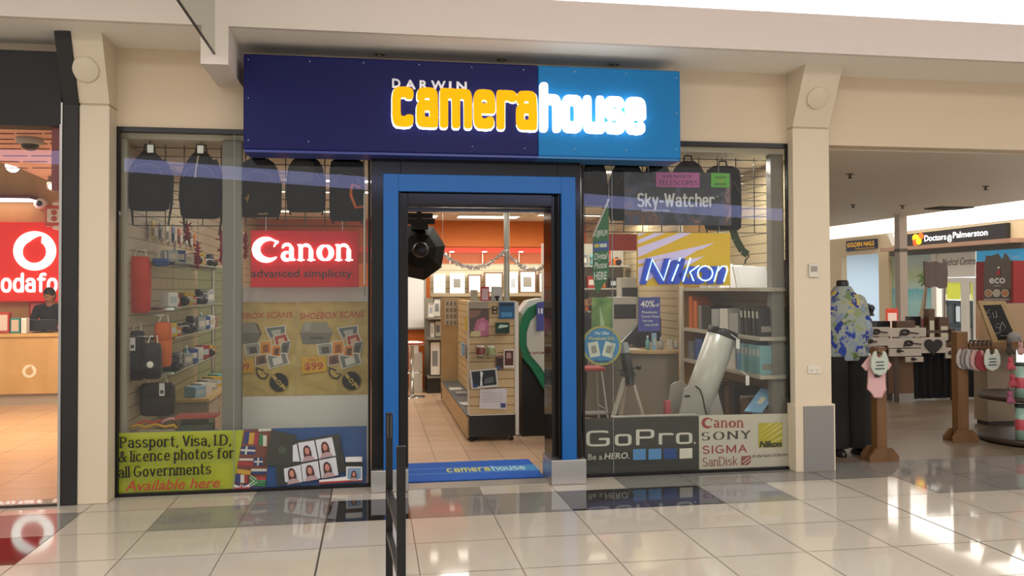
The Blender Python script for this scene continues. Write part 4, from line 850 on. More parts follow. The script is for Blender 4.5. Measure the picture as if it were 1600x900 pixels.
# ================================================================== GRIDWALL AND HANGING CAMERA BAGS
wire = M('#17140f', .4, name='black_wire')
def gridwall(label, px0, px1, pyt, pyb, Y, nx, nz, mids=()):
    a, b = GY(px0, pyb, Y), GY(px1, pyt, Y); t = MB(wire)
    for i in range(nx+1): x = a.x+(b.x-a.x)*i/nx; t.tube([(x, Y, a.z), (x, Y, b.z)], .005, 5)
    for i in range(nz+1): z = a.z+(b.z-a.z)*i/nz; t.tube([(a.x, Y+.008, z), (b.x, Y+.009, z)], .0042, 5)
    return tag(t.build('gridwall_panel'), label, 'grid panel', 'black wire grid panels')
gridwall('black wire grid panel with two hanging backpacks in the left window pane', 199, 346, 206, 352, 7.62, 5, 11)
gridwall('black wire grid panel behind three backpacks over the red illuminated sign', 384, 568, 206, 352, 7.62, 6, 11)
gridwall('black wire grid panel in the upper right window beside the night sky banner', 914, 1206, 226, 362, 7.62, 10, 11)
fab = M('#0a0807', .9, 0, .15, name='black_nylon'); fab2 = M('#100d0a', .9, 0, .15, name='charcoal_nylon'); fab3 = M('#080706', .9, 0, .15); strapm = M('#14120e', .8)
def srect(cx, cy, z, rx, ry, p=3.2, n=20):
    return [Vector((cx+rx*math.copysign(abs(math.cos(t))**(2/p), math.cos(t)), cy+ry*math.copysign(abs(math.sin(t))**(2/p), math.sin(t)), z)) for t in [2*PI*i/n for i in range(n)]]
def backpack(label, px0, px1, pyt, pyb, Y, prof, mat, extra=None, tagc=None, tails=()):
    """prof: outline half-widths from bottom to top; a soft body with pocket, handle, zip, straps, swing tag"""
    a, b = GY(px0, pyb, Y), GY(px1, pyt, Y); cx, w, h = (a.x+b.x)/2, (b.x-a.x)/2, b.z-a.z
    t = thing('backpack', label, 'camera backpack', (cx, Y, a.z), 'camera bags hung on the wire grids')
    m = MB(mat); m.loft([srect(cx, Y-.06, a.z+h*f, w*k, .085*dp) for f, k, dp in prof]); bdy = m.build('body', t)
    m = MB(fab2); m.loft([srect(cx, Y-.12, a.z+h*f, w*k*.74, .055*dp) for f, k, dp in ((.06, .7, .5), (.1, .92, .9), (.3, 1, 1), (.42, .95, .9), (.47, .75, .45))]); fp = m.build('front_pocket', t)
    m = MB(strapm); m.tube([(cx-w*.25, Y-.05, b.z-.01), (cx-w*.2, Y-.05, b.z+.05), (cx+w*.2, Y-.05, b.z+.05), (cx+w*.25, Y-.05, b.z-.01)], .009, 6); m.tube([(cx, Y-.05, b.z+.05), (cx, Y-.02, b.z+.09)], .004, 5); m.build('handle', t)
    m = MB(M('#6a6456', .4, .4)); m.tube([(cx-w*.72, Y-.142, a.z+h*.58), (cx-w*.5, Y-.143, a.z+h*.72), (cx, Y-.144, a.z+h*.76), (cx+w*.5, Y-.143, a.z+h*.72), (cx+w*.72, Y-.142, a.z+h*.58)], .0025, 5); m.build('zip', bdy)
    for sx in (-1, 1):
        m = MB(strapm); m.tube([(cx+sx*w*.55, Y+.02, b.z-.06), (cx+sx*w*.9, Y+.05, a.z+h*.6), (cx+sx*w*.92, Y+.03, a.z+h*.15), (cx+sx*w*.8, Y-.0, a.z-.0-(.12 if tails else .02))], [.018, .018, .012, .007], 8); m.build('strap', t)
    if tagc:
        p = GY(*tagc, Y-.16); MB(white).box(p.x-.024, p.x+.024, p.y-.002, p.y, p.z-.045, p.z+.02).build('swing_tag', t); 
    if extra: extra(t, cx, w, a.z, h, Y)
    return t
peak = ((0, .72, .6), (.04, .9, .9), (.3, 1, 1), (.55, .95, 1), (.75, .78, .9), (.9, .5, .7), (.97, .3, .5), (1, .12, .25))
dome = ((0, .8, .6), (.04, .95, .9), (.3, 1, 1), (.6, .98, 1), (.8, .88, .9), (.92, .68, .75), (1, .35, .35))
boxy = ((0, .85, .6), (.04, .97, .9), (.3, 1, 1), (.8, .98, 1), (.94, .9, .85), (1, .6, .4))
def olive_loops(t, cx, w, z, h, Y):
    m = MB(M('#8a6a2a', .6)); m.tube([(cx-w*.5, Y-.19, z+h*.30), (cx-w*.42, Y-.2, z+h*.22), (cx-w*.38, Y-.19, z+h*.34)], .008, 6); m.tube([(cx+w*.05, Y-.19, z+h*.03), (cx+w*.5, Y-.19, z+h*.04)], .006, 6); m.build('olive_trim', t)
def orange_loop(t, cx, w, z, h, Y):
    m = MB(M('#c45a16', .5)); m.tube([(cx+w*.75, Y-.16, z+h*.52), (cx+w*.3, Y-.18, z+h*.56), (cx+w*.22, Y-.18, z+h*.4), (cx+w*.5, Y-.18, z+h*.2), (cx+w*.95, Y-.15, z+h*.22)], .014, 7); m.build('orange_piping', t)
def pale_zip(t, cx, w, z, h, Y):
    m = MB(M('#b7ae94', .5)); m.tube([(cx-w*.02, Y-.15, z+h*.9), (cx-w*.12, Y-.16, z+h*.7), (cx-w*.15, Y-.16, z+h*.58)], .006, 6); m.tube([(cx+w*.55, Y-.12, z+h*.72), (cx+w*.85, Y-.1, z+h*.56)], .007, 6); m.build('pale_trim', t)
def two_tone(t, cx, w, z, h, Y):
    m = MB(M('#3a352b', .8)); m.loft([srect(cx-w*.15, Y-.10, z+h*f, w*k, .062*d_) for f, k, d_ in ((.5, .6, .6), (.56, .7, 1), (.85, .62, 1), (.93, .4, .5))]); m.build('grey_top_panel', t)
backpack('black backpack with a white price tag nearest the left end of the window', 201, 270, 238, 330, 7.44, peak, fab, None, (235, 230), (1,))
backpack('black peaked backpack with pale zip trim, second from the left end', 282, 350, 238, 342, 7.44, peak, fab, pale_zip, (313, 231), (1,))
backpack('dark backpack with olive strap loops partly behind the grey post', 372, 440, 249, 340, 7.48, dome, fab2, olive_loops)
backpack('black two tone backpack over the middle of the red illuminated sign', 448, 509, 247, 332, 7.48, dome, fab, two_tone)
backpack('black backpack with orange piping next to the blue door surround', 515, 570, 250, 346, 7.48, boxy, fab3, orange_loop)
backpack('black backpack hung just right of the blue door surround', 906, 945, 254, 322, 7.53, dome, fab)
backpack('domed black backpack half hidden by the left end of the night sky banner', 951, 1002, 254, 345, 7.535, dome, fab2)
backpack('narrow black backpack behind the middle left of the night sky banner', 1006, 1043, 252, 345, 7.535, dome, fab)
backpack('wide dark backpack behind the pink card', 1046, 1098, 254, 345, 7.535, dome, fab2)
backpack('large black bag showing past the right end of the night sky banner', 1100, 1152, 262, 360, 7.535, boxy, fab3)
t = MB(M('#33491f', .7)); p = [GY(1143, 352, 7.6), GY(1150, 374, 7.6), GY(1160, 392, 7.6), GY(1168, 398, 7.6)]
for a, b in zip(p, p[1:]): t.bar(a, b, .012, .07, up=(1, 0, .2))
root = thing('shoulder_strap', 'olive green camera strap with a metal clip hanging under the night sky banner', 'camera strap', GY(1165, 412, 7.6)); t.build('webbing', root)
m = MB(M('#2a2622', .3, .6)); m.tube([GY(1168, 396, 7.6), GY(1170, 401, 7.6), GY(1165, 406, 7.6), GY(1164, 412, 7.6)], .008, 6); m.build('clip', root)
for px, py in ((1136, 244), (1186, 246)):
    p = GY(px, py+5, 7.61); t = thing('hook_tag', ('left', 'right')[px > 1150]+' blank white price tag hooked on the empty wire grid', 'price tag', p, 'white tags on the wire grid'); MB(white).box(p.x-.022, p.x+.022, p.y-.012, p.y-.01, p.z, p.z+.05).build('card', t); MB(wire).tube([(p.x, p.y+.01, p.z+.06), (p.x, p.y-.03, p.z+.055), (p.x, p.y-.03, p.z+.07)], .003, 5).build('hook', t)

# ================================================================== GOODS: small builders
PAL = {'black': '#181715', 'white': '#dcdad4', 'silver': '#a9aaab', 'red': '#a3282a', 'blue': '#2c4f9a', 'yellow': '#c9a92a', 'green': '#2f7a48', 'orange': '#cf6a1c', 'teal': '#6fb0b5', 'grey': '#77777a', 'purple': '#5a3f86', 'brown': '#5a3d28', 'pink': '#c46a88', 'pale blue': '#8fb4d6'}
def goods(kind, colour, loc, size, label, group, rotz=0.):
    """one shop article standing on loc"""
    w, d, h = size; t = thing(kind, label, kind.replace('_', ' '), loc, group); t.rotation_euler = (0, 0, rotz)
    x, y, z = loc; z += .0012; loc = (x, y, z); mt = M(PAL[colour], .4)
    if kind == 'picture_frame': t.name = 'framed_picture'
    if kind in ('carton', 'film_box'):
        MB(mt).box(x-w/2, x+w/2, y-d/2, y+d/2, z, z+h).build('box', t, bevel=.002); MB(M(random.choice(('#d8d3c8', '#c9c2a8', '#b8c4cc')), .5)).box(x-w*.36, x+w*.36, y-d/2-.0015, y-d/2-.0003, z+h*.25, z+h*.7).build('printed_label', t)
    elif kind == 'camera':
        MB(mt).box(x-w/2, x+w/2, y-d/2, y+d/2, z, z+h*.82).build('body', t, bevel=.006)
        MB(M('#141416', .25)).lathe([(.001, 0), (h*.34, 0), (h*.32, d*.6), (h*.27, d*.65), (.001, d*.62)], (x+w*.08, y-d/2, z+h*.4), (0, -1, 0), 18).build('lens', t)
        MB(M('#2c2c2e', .4)).box(x-w*.15, x+w*.2, y-d*.3, y+d*.3, z+h*.82, z+h).build('viewfinder', t, bevel=.004)
    elif kind == 'lens':
        MB(mt).lathe([(.001, 0), (w/2, 0), (w/2, h*.25), (w*.44, h*.3), (w*.44, h*.6), (w*.5, h*.65), (w*.5, h), (w*.4, h), (.001, h*.9)], loc, n=18).build('barrel', t); MB(M('#b8b3a8', .4)).lathe([(w*.445, h*.42), (w*.46, h*.43), (w*.46, h*.52), (w*.445, h*.53)], loc, n=18).build('focus_ring', t)
    elif kind == 'album':
        MB(mt).box(x-w/2, x+w/2, y-d/2, y+d/2, z, z+h).build('cover', t, bevel=.003); MB(M('#d9d2c2', .6)).box(x-w*.3, x+w*.3, y-d/2-.002, y-d/2-.0003, z+h*.62, z+h*.8).build('spine_label', t)
    elif kind == 'picture_frame':
        m = MB(mt); e = min(w, h)*.09
        for a, b, c_, f in ((-w/2, w/2, 0, e), (-w/2, w/2, h-e, h), (-w/2, -w/2+e, e, h-e), (w/2-e, w/2, e, h-e)): m.box(x+a, x+b, y-d/2, y+d/2, z+c_, z+f)
        m.build('frame', t); MB(M('#ece8dc', .5)).box(x-w/2+e, x+w/2-e, y-d*.2, y+d*.4, z+e, z+h-e).build('mount', t)
        MB(M(random.choice(('#8c8f90', '#c9c4b4', '#6f6a60', '#a9b2b8')), .4)).box(x-w*.26, x+w*.22, y-d*.25, y-d*.2, z+h*.28, z+h*.72).build('photograph', t)
    elif kind == 'bottle':
        MB(mt).lathe([(.001, 0), (w/2, 0), (w/2, h*.6), (w*.2, h*.78), (w*.2, h*.86), (.001, h*.86)], loc, n=16).build('bottle', t); MB(white).lathe([(.001, h*.86), (w*.23, h*.86), (w*.23, h), (.001, h)], loc, n=14).build('cap', t)
    return t
ORD = ('first', 'second', 'third', 'fourth', 'fifth', 'sixth', 'seventh', 'eighth', 'ninth', 'tenth', 'eleventh', 'twelfth')

# ================================================================== LEFT DISPLAY: glass shelves, bags, camera stock
gsh = glass_mat('shelf_glass', '#dff0ea', 1.3); gedge = M('#9fbdb2', .2)
SHZ = (1.90, 1.50, 1.235, .93); NAME = ('top', 'second', 'third', 'lowest')
for z, nm in zip(SHZ, NAME):
    t = thing('glass_shelf', nm+' glass shelf along the slatted wall behind the left window', 'shelf', (-1.85, 8.9, z), 'glass shelves in the left window')
    MB(gsh).box(-2.0, -1.7, 7.75, 10.05, z-.008, z).build('glass', t); MB(gedge).box(-1.704, -1.698, 7.75, 10.05, z-.009, z+.001).build('front_edge', t)
    m = MB(chrome)
    for y in (7.9, 8.9, 9.9): m.box(-2.02, -1.75, y-.006, y+.006, z-.03, z-.008)
    m.build('brackets', t)
p = GY(332, 520, 10.05); t = thing('cabinet_post', 'slim chrome cabinet post at the far end of the glass shelves', 'post', (p.x, 10.08, .6)); m = MB(chrome); m.tube([(p.x, 10.08, .6), (p.x, 10.08, 1.98)], .02, 10); m.build('tube', t); m = MB(alu); m.lathe([(.04, 0), (.04, .02), (.02, .03)], (p.x, 10.08, .6), n=16); m.build('foot', t)
p = GY(343, 520, 10.0); tag(MB(gsh).box(-1.99, -1.70, 10.12, 10.13, .6, 1.9).build('glass_partition'), 'clear glass end panel closing off the glass shelves', 'glass panel')
rnd = random.Random(3)
mix = [('carton', 'silver'), ('camera', 'black'), ('lens', 'black'), ('carton', 'white'), ('camera', 'silver'), ('bottle', 'teal'), ('carton', 'yellow'), ('lens', 'grey'), ('carton', 'red'), ('camera', 'black'), ('carton', 'blue'), ('film_box', 'orange')]
for si, z in enumerate(SHZ):
    for i in range(11):
        k, c = mix[(i*5+si*3) % 12]
        y = 7.92+i*.2; w, d, h = {'carton': (.10, .11, .11), 'film_box': (.08, .1, .07), 'camera': (.12, .09, .09), 'lens': (.085, .085, .13), 'bottle': (.06, .06, .14)}[k]
        h *= .85+.4*rnd.random()
        goods(k, c, (-1.80+rnd.uniform(-.02, .02), y, z), (w, d, h), f'{c} {k.replace("_", " ")}, {ORD[i]} from the window on the {NAME[si]} glass shelf', 'camera stock on the left glass shelves', rotz=PI/2*.55)
# second row, slat wall packets hung above the shelves
for i in range(8):
    y = 8.1+i*.26; c = ('yellow', 'grey', 'white', 'blue', 'red', 'silver', 'black', 'orange')[i]
    t = thing('blister_pack', f'{c} blister pack, {ORD[i]} from the window above the top glass shelf', 'packet', (-1.99, y, 2.12), 'packets hung on the slatted wall')
    MB(M(PAL[c], .4)).box(-1.985, -1.975, y-.05, y+.05, 2.12, 2.28).build('card', t); MB(M('#cfd2d2', .2)).box(-1.975, -1.955, y-.035, y+.035, 2.14, 2.22).build('blister', t, bevel=.008)
# wooden base cabinet with white-grey front
t = thing('base_cabinet', 'wood topped pale grey base cabinet under the glass shelves', 'cabinet', (-1.78, 9.3, 0))
ctop = wood('counter_top_wood', '#c8ab78', '#b89a66', (1, .2, 1), 5)
MB(ctop).box(-2.015, -1.55, 8.45, 10.3, .575, .605).build('worktop', t); MB(M('#8c8678', .5)).box(-2.015, -1.58, 8.5, 10.28, .02, .575).build('carcass', t)
for i in range(3): dr_ = MB(M('#968f80', .5)).box(-1.58, -1.568, 8.53+i*.58, 9.08+i*.58, .06, .55).build('door', t); MB(chrome).box(-1.568, -1.555, 8.95+i*.58, 9.05+i*.58, .48, .495).build('handle', dr_)
for i in range(5):
    c = ('pale blue', 'white', 'silver', 'yellow', 'teal')[i]; goods('carton', c, (-1.72, 8.65+i*.3, .605), (.13, .16, .10), f'{c} carton, {ORD[i]} from the window on the wood topped base cabinet', 'cartons on the base cabinet', rotz=.9)
# carry bags on hooks near the glass
def pouch(name, label, px0, px1, pyt, pyb, Y, col, trim=None, tg_=None, logo=None):
    a, b = GY(px0, pyb, Y), GY(px1, pyt, Y); cx, w, h = (a.x+b.x)/2, (b.x-a.x)/2, b.z-a.z; t = thing(name, label, 'camera bag', (cx, Y, a.z), 'camera bags on the slatted wall')
    m = MB(M(col, .75, noise=.12, nscale=30)); m.loft([srect(cx, Y, a.z+h*f, w*k, .07*d_) for f, k, d_ in ((0, .75, .6), (.05, .95, .95), (.5, 1, 1), (.9, .97, .95), (1, .8, .6))]); m.build('body', t)
    m = MB(M(trim or '#1a1714', .7)); m.loft([srect(cx, Y-.02, a.z+h*f, w*k, .065*d_) for f, k, d_ in ((.58, .9, .7), (.62, 1.0, .95), (.9, 1.0, .95), (1.0, .82, .6))]); m.build('flap', t)
    m = MB(M('#d8cfc0', .6)); m.tube([(cx-w*.6, Y, b.z-.02), (cx-w*.4, Y+.03, b.z+.06), (cx+w*.4, Y+.03, b.z+.06), (cx+w*.6, Y, b.z-.02)], .006, 6); m.build('strap', t)
    m = MB(chrome); m.tube([(cx, Y+.03, b.z+.055), (-2.019, Y+.03, b.z+.058)], .004, 6); m.build('wall_hook', t)
    if logo: MB(M('#d9d4c8', .5)).lathe([(.001, 0), (.028, 0), (.026, .003), (.001, .003)], (cx, Y-.083, a.z+h*.42), (0, -1, 0), 18).build('round_badge', t)
    if tg_: p = GY(*tg_, Y-.09); MB(white).box(p.x-.022, p.x+.022, p.y-.002, p.y, p.z-.07, p.z+.04).build('swing_tag', t); MB(M('#55534e', .5)).box(p.x-.014, p.x+.014, p.y-.003, p.y-.002, p.z-.05, p.z-.02).build('tag_print', t)
pouch('camera_bag', 'tall red camera bag hung at the left edge of the window', 201, 236, 401, 489, 7.62, '#b8301c', '#c43a22')
pouch('camera_bag', 'bright orange camera bag in the middle of the left slatted wall', 243, 268, 503, 573, 7.62, '#d06414', '#c75c12')
pouch('camera_bag', 'black camera bag with a tall white price tag at the left edge of the window', 201, 226, 517, 594, 7.60, '#191614', None, (207, 535))
pouch('camera_bag', 'black shoulder bag with a round pale badge beside the orange bag', 225, 252, 536, 592, 7.42, '#14120f', None, None, True)
pouch('camera_bag', 'large dark brown satchel low in the left window with a white tag', 218, 274, 598, 650, 7.76, '#2b241c', '#30281f', (253, 606))
pouch('camera_bag', 'small blue soft case lying high beside the red bag', 240, 264, 404, 416, 7.66, '#274079', '#2d4a8a')
# foot of the left window: clear box with a red rim, straps
a, b = GY(276, 674, 7.55), GY(338, 648, 7.55); t = thing('clear_display_box', 'clear acrylic box with a red rim low in the left window', 'display box', ((a.x+b.x)/2, 7.6, 0))
m = MB(slatw); m.box(-2.0, b.x+.1, 7.4, 7.8, 0, a.z-.02); tag(m.build('display_plinth'), 'wooden display plinth across the foot of the left window', 'plinth')
t.location.z = a.z-.02; z = a.z-.02
m = MB(glass_mat('acrylic', '#e6ece8', 1.6)); 
for q in ((a.x, b.x, 7.5, 7.505), (a.x, b.x, 7.695, 7.7), (a.x, a.x+.005, 7.505, 7.695), (b.x-.005, b.x, 7.505, 7.695)): m.box(*q, z, b.z-.02)
m.build('clear_walls', t); MB(M('#a8483a', .5)).box(a.x-.005, b.x+.005, 7.495, 7.705, b.z-.02, b.z).build('red_rim', t); MB(M('#8d8878', .5)).box(a.x+.03, b.x-.03, 7.53, 7.67, z, z+.07).build('inner_carton', t)
t = MB(M('#c79a1e', .6)); t.tube([GY(x, y, 7.46) for x, y in ((203, 668), (215, 664), (228, 668), (243, 663), (258, 667), (272, 664), (276, 669))], .012, 7); tag(t.build('yellow_strap'), 'yellow camera strap lying along the foot of the left window', 'camera strap')
t = MB(M('#b5452c', .6)); t.tube([GY(x, y, 7.52) for x, y in ((214, 662), (226, 658), (240, 661), (252, 657))], .012, 7); tag(t.build('red_strap'), 'red camera strap lying behind the yellow strap in the left window', 'camera strap')
t = MB(M('#c98f94', .6)); t.tube([GY(x, y, 7.56) for x, y in ((252, 660), (262, 655), (270, 654), (277, 657))], .013, 7); tag(t.build('pink_strap'), 'short pale pink strap between the red strap and the clear box', 'camera strap')
# red tinsel garlands hanging from the ceiling
tins = M('#a3173a', .25, .5, name='red_tinsel'); stins = M('#e8e8ea', .2, .7, emit='#ffffff', es=.0, name='silver_tinsel')
def tinsel(name, label, path, r, mat, n=26, seed=1, group=None):
    rr = random.Random(seed); m = MB(mat); pts = [Vector(p) for p in path]
    seg = [(a, b) for a, b in zip(pts, pts[1:])]; tot = sum((b-a).length for a, b in seg)
    m.tube(pts, r*.25, 5)
    if group == 'red tinsel in the left window': m.tube([pts[0], (pts[0].x, pts[0].y, 2.9)], .002, 4)
    else:
        for q in (pts[0], pts[-1]): m.tube([q, (q.x, q.y, 2.9)], .002, 4)
    k = int(tot*n*10)
    for i in range(k):
        t = (i+.5)/k*tot
        for a, b in seg:
            l = (b-a).length
            if t <= l: break
            t -= l
        c = a+(b-a)*(t/l if l else 0); d = Vector((rr.gauss(0, 1), rr.gauss(0, 1), rr.gauss(0, 1))).normalized(); s = d.cross(Vector((rr.gauss(0, 1), rr.gauss(0, 1), rr.gauss(0, 1)))).normalized()*r*.16
        e = c+d*r*rr.uniform(.7, 1.1); m.add([c-s, c+s, e+s*.6, e-s*.6], [(0, 1, 2, 3)])
    return tag(m.build(name), label, 'tinsel', group)
for px, pt, pb, Y, lab in ((292, 350, 374, 8.6, 'round red tinsel bunch hung under the peaked backpack'), (309, 378, 420, 8.3, 'red tinsel strand to the right of the round tinsel bunch'), (345, 360, 410, 7.9, 'red tinsel strand hanging in front of the grey post on its left side'), (383, 365, 405, 7.9, 'red tinsel strand at the left edge of the red illuminated sign')):
    tinsel('tinsel_garland', lab, [GY(px, pt, Y), GY(px+1, (pt+pb)/2, Y), GY(px, pb, Y)], .07 if px == 292 else .045, tins, 20, px, 'red tinsel in the left window')

# ================================================================== SEEN THROUGH THE DOOR
# mat with border lines and printed name
zm = .012
A0, A1, A2, A3 = GZ(632, 752.5, zm), GZ(848, 745, zm), GZ(844, 716, zm), GZ(632, 724, zm)
matb = M('#1559b8', .85, noise=.15, nscale=25, name='mat_pile'); y0, y1 = 7.22, A2.y; xa, xb = il-.01, A1.x
t = thing('door_mat', 'blue entrance mat printed with pale border lines and a shop name in the doorway', 'door mat', ((xa+xb)/2, (y0+y1)/2, .001))
MB(M('#123f80', .8)).box(xa-.12, xb+.02, y0, y1, .001, .009).build('rubber_backing', t); MB(matb).box(xa-.11, xb+.01, y0+.012, y1-.012, .009, zm).build('pile', t)
m = MB(M('#7fb0e0', .8)); zl = zm+.0006; yl, yh = GZ(740, 738, zm).y, GZ(740, 730, zm).y; xe = GZ(840, 730, zm).x
for q in ((xa-.1, xe, yl-.006, yl+.006), (xa-.1, xe, yh-.006, yh+.006), (xe-.012, xe, yl, yh)): m.add([(q[0], q[2], zl), (q[1], q[2], zl), (q[1], q[3], zl), (q[0], q[3], zl)], [(0, 1, 2, 3)])
m.use(M('#2f8cc0', .8)); xm = GZ(768, 735, zm).x; m.add([(xm, yl+.02, zl), (xe-.02, yl+.02, zl), (xe-.02, yh-.02, zl), (xm, yh-.02, zl)], [(0, 1, 2, 3)]); m.build('border_print', t)
m = MB(M('#c9cf6a', .8)); O = Vector((GZ(699, 738, zm).x, yl+.03, zm+.0012)); w = GZ(767, 735, zm).x-O.x; put_pen(m, 'camera', O, (1, 0, 0), (0, 1, 0), w, (yh-yl-.06)/.72, nib=(.10, .085), gap=.1, p=3.4, N=(0, 0, 1))
m.use(M('#a9cfe0', .8)); put_pen(m, 'house', O+Vector((w+.02, 0, 0)), (1, 0, 0), (0, 1, 0), GZ(824, 735, zm).x-O.x-w-.02, (yh-yl-.06)/.75, nib=(.10, .085), gap=.1, p=3.4, N=(0, 0, 1)); m.build('lettering', t)

# gondola: slatted end panel, black base, side decks and tall wood spine
YE = 9.05; ex0, ex1 = GY(733, 600, YE).x, GY(804, 600, YE).x; ez = GY(768, 472, YE).z; zb0 = GY(768, 647, YE).z
slat3 = slat('gondola_slat', '#c6ab7e', '#6e5a3c', .095, .09)
t = thing('gondola_shelf', 'free standing wooden display gondola with a slatted end panel and black base inside the door', 'display unit', ((ex0+ex1)/2, YE, 0))
MB(slat3).box(ex0, ex1, YE, YE+.04, zb0, ez).build('end_panel', t)
m = MB(M('#c9c2b4', .4)); m.box(ex0-.012, ex0, YE-.006, YE+.05, zb0, ez+.012); m.box(ex0, ex1+.012, YE-.006, YE+.05, ez, ez+.012); m.box(ex1, ex1+.012, YE-.006, YE+.05, zb0, ez); m.box(ex0, ex1, YE-.006, YE+.05, zb0-.012, zb0); m.build('edge_trim', t)
MB(M('#1d1a18', .35)).box(ex0, ex1, YE-.01, YE+.5, .05, zb0-.012).build('black_base', t)
MB(M('#d6d0c6', .4)).box(ex1+.012, ex1+.05, YE+.02, YE+.08, .06, ez).build('white_upright', t)
for x in (ex0+.03, ex1-.03): MB(M('#151413', .4)).lathe([(.001, 0), (.022, 0), (.022, .03), (.012, .035), (.012, .05), (.001, .05)], (x, YE+.03, 0), n=14).build('castor', t)
xs = GY(728, 560, YE+.1).x; wside = wood('gondola_wood', '#c4a67c', '#b29468', (1, .25, .6), 4)
MB(wside).box(ex0-.02, ex0+.0, YE+.05, 12.5, .03, zb0-.03).build('side_panel', t)
MB(M('#5d6163', .5)).box(ex0-.022, ex1, YE+.045, 12.5, zb0-.03, zb0-.008).build('deck', t)
MB(slat3).box(ex0+.22, ex0+.30, YE+.045, 12.45, zb0-.008, ez-.02).build('spine', t)
MB(wside).box(GY(689, 500, 12.5).x, ex1+.1, 12.5, 12.54, .03, GY(710, 466, 12.5).z).build('rear_panel', t)
MB(M('#4a3a28', .6)).box(GY(689, 500, 12.5).x, ex0+.02, 12.46, 12.5, .02, zb0-.1).build('rear_plinth', t)
# sheets and goods on the gondola
def sheet(name, label, cat, corners, Y, mat, marks=(), lean=0., thick=.004):
    Q = Print(PY(Y), mat, corners, thick)
    for mt, pts in marks: Q.poly(mt, pts)
    return tag(Q.build(name), label, cat)
sheet('flower_print', 'pink flower photograph pinned at the upper left of the gondola end panel', 'photograph', [(734, 527), (764, 526), (764, 483), (734, 483)], YE-.01, M('#5c4a44', .4), [(M('#b56a86', .5), [(740, 515), (745, 500), (755, 496), (764, 503), (764, 524), (750, 526)]), (M('#c98aa0', .5), [(746, 512), (752, 503), (759, 506), (758, 516), (750, 518)]), (M('#c9b98a', .5), [(734, 526), (736, 518), (748, 516), (752, 522), (748, 526)]), (M('#8b6a58', .5), [(734, 485), (752, 485), (748, 494), (734, 498)])])
sheet('blue_poster', 'small blue poster at the upper right of the gondola end panel', 'poster', [(779.5, 498), (804, 498), (804, 472.5), (779.5, 472.5)], YE-.012, M('#2b5d86', .4), [(M('#4a90bc', .5), [(783, 488), (800, 488), (800, 495), (783, 495)]), (M('#16324c', .5), [(781, 474), (802, 474), (802, 478), (781, 478)])])
sheet('socket_plate', 'small black twin switch plate on the gondola end panel beside the blue poster', 'switch plate', [(769.5, 490.5), (777, 490.5), (777, 478.5), (769.5, 478.5)], YE-.014, M('#1c1b1a', .4), [(M('#b5a98c', .5), [(771, 483), (775.5, 483), (775.5, 480), (771, 480)]), (M('#b5a98c', .5), [(771, 489), (775.5, 489), (775.5, 486), (771, 486)])], thick=.012)
a = GY(786, 521, YE-.07); t = thing('green_film_box', 'dark green printed box fixed below the blue poster on the gondola', 'carton', a); m = MB(M('#173a2a', .4)); p0, p1 = GY(775.5, 521, YE-.07), GY(796, 504, YE-.07); m.box(p0.x, p1.x, YE-.07, YE, p0.z, p1.z); m.v = [Vector((q.x, min(q.y, YE-.002), q.z)) for q in m.v]; m.build('box', t); MB(M('#b9cfc0', .5)).prism([GY(778, 513, YE-.072), GY(793, 511, YE-.072), GY(794, 508, YE-.072), GY(781, 507, YE-.072)], (0, .0015, 0)).build('printed_face', t)
for px, col, lab in ((751, '#7a3f34', 'reddish'), (767, '#8f9a6a', 'greenish')):
    p = GY(px, 556, YE-.05); t = thing('photo_mug', lab+' photo mug on the middle of the gondola end panel', 'mug', p, 'photo mugs'); h = GY(px, 540, YE-.05).z-p.z; m = MB(M('#cfc8bc', .3)); m.lathe([(.001, 0), (.038, 0), (.042, h), (.037, h), (.033, .01), (.001, .01)], p, n=22); m.build('cup', t); m = MB(M(col, .4)); m.lathe([(.0415, h*.15), (.0435, h*.85), (.0425, h*.86), (.0405, h*.14)], p, n=22); m.build('picture_band', t); m = MB(M('#cfc8bc', .3)); m.tube([p+Vector((.04, 0, h*.2)), p+Vector((.066, 0, h*.3)), p+Vector((.066, 0, h*.7)), p+Vector((.04, 0, h*.82))], .006, 7); m.build('handle', t)
tag(MB(glass_mat('acrylic_ledge', '#e8eeea', 1.5)).box(GY(736, 557, YE).x, GY(778, 557, YE).x, YE-.11, YE-.001, GY(750, 557.5, YE).z-.012, GY(750, 557.5, YE).z-.006).build('clear_ledge'), 'small clear ledge carrying the photo mugs on the gondola', 'shelf')
sheet('gift_photo', 'dark red toned photo print at the middle right of the gondola end panel', 'photograph', [(787, 575), (803.5, 574.5), (803.5, 546), (787, 546)], YE-.0215, M('#d8d2c8', .4), [(M('#5a2c28', .5), [(788.5, 571), (802, 571), (802, 548), (788.5, 548)]), (M('#a98a7c', .5), [(791, 560), (799, 560), (798, 551), (792, 551)])], thick=.02)
sheet('gift_photo', 'small brown photo print left of the dark red toned print on the gondola', 'photograph', [(774.5, 578), (786.5, 577), (786.5, 556), (774.5, 556.5)], YE-.016, M('#6a5046', .4), [(M('#3c2a28', .5), [(776, 574), (785, 574), (785, 560), (776, 560)]), (M('#33508a', .5), [(776, 577), (781, 577), (781, 572), (776, 572)])], thick=.012)
sheet('framed_photo', 'tilted framed black and white waterfall photograph on the gondola end panel', 'picture frame', [(737, 608), (779, 604), (776, 574.5), (733, 579)], YE-.045, M('#c9c4bb', .4), [(M('#22262a', .4), [(739.5, 604.5), (776, 601), (773.5, 577.5), (736.5, 581)]), (M('#cfd6da', .4), [(750, 603), (754, 602.5), (753, 592), (755, 582), (750, 580), (751, 590)]), (M('#565d60', .4), [(757, 600), (772, 597), (770, 588), (758, 592)]), (M('#2a3f74', .4), [(739, 606), (746, 605.5), (745.5, 600.5), (738.5, 601)])], thick=.02)
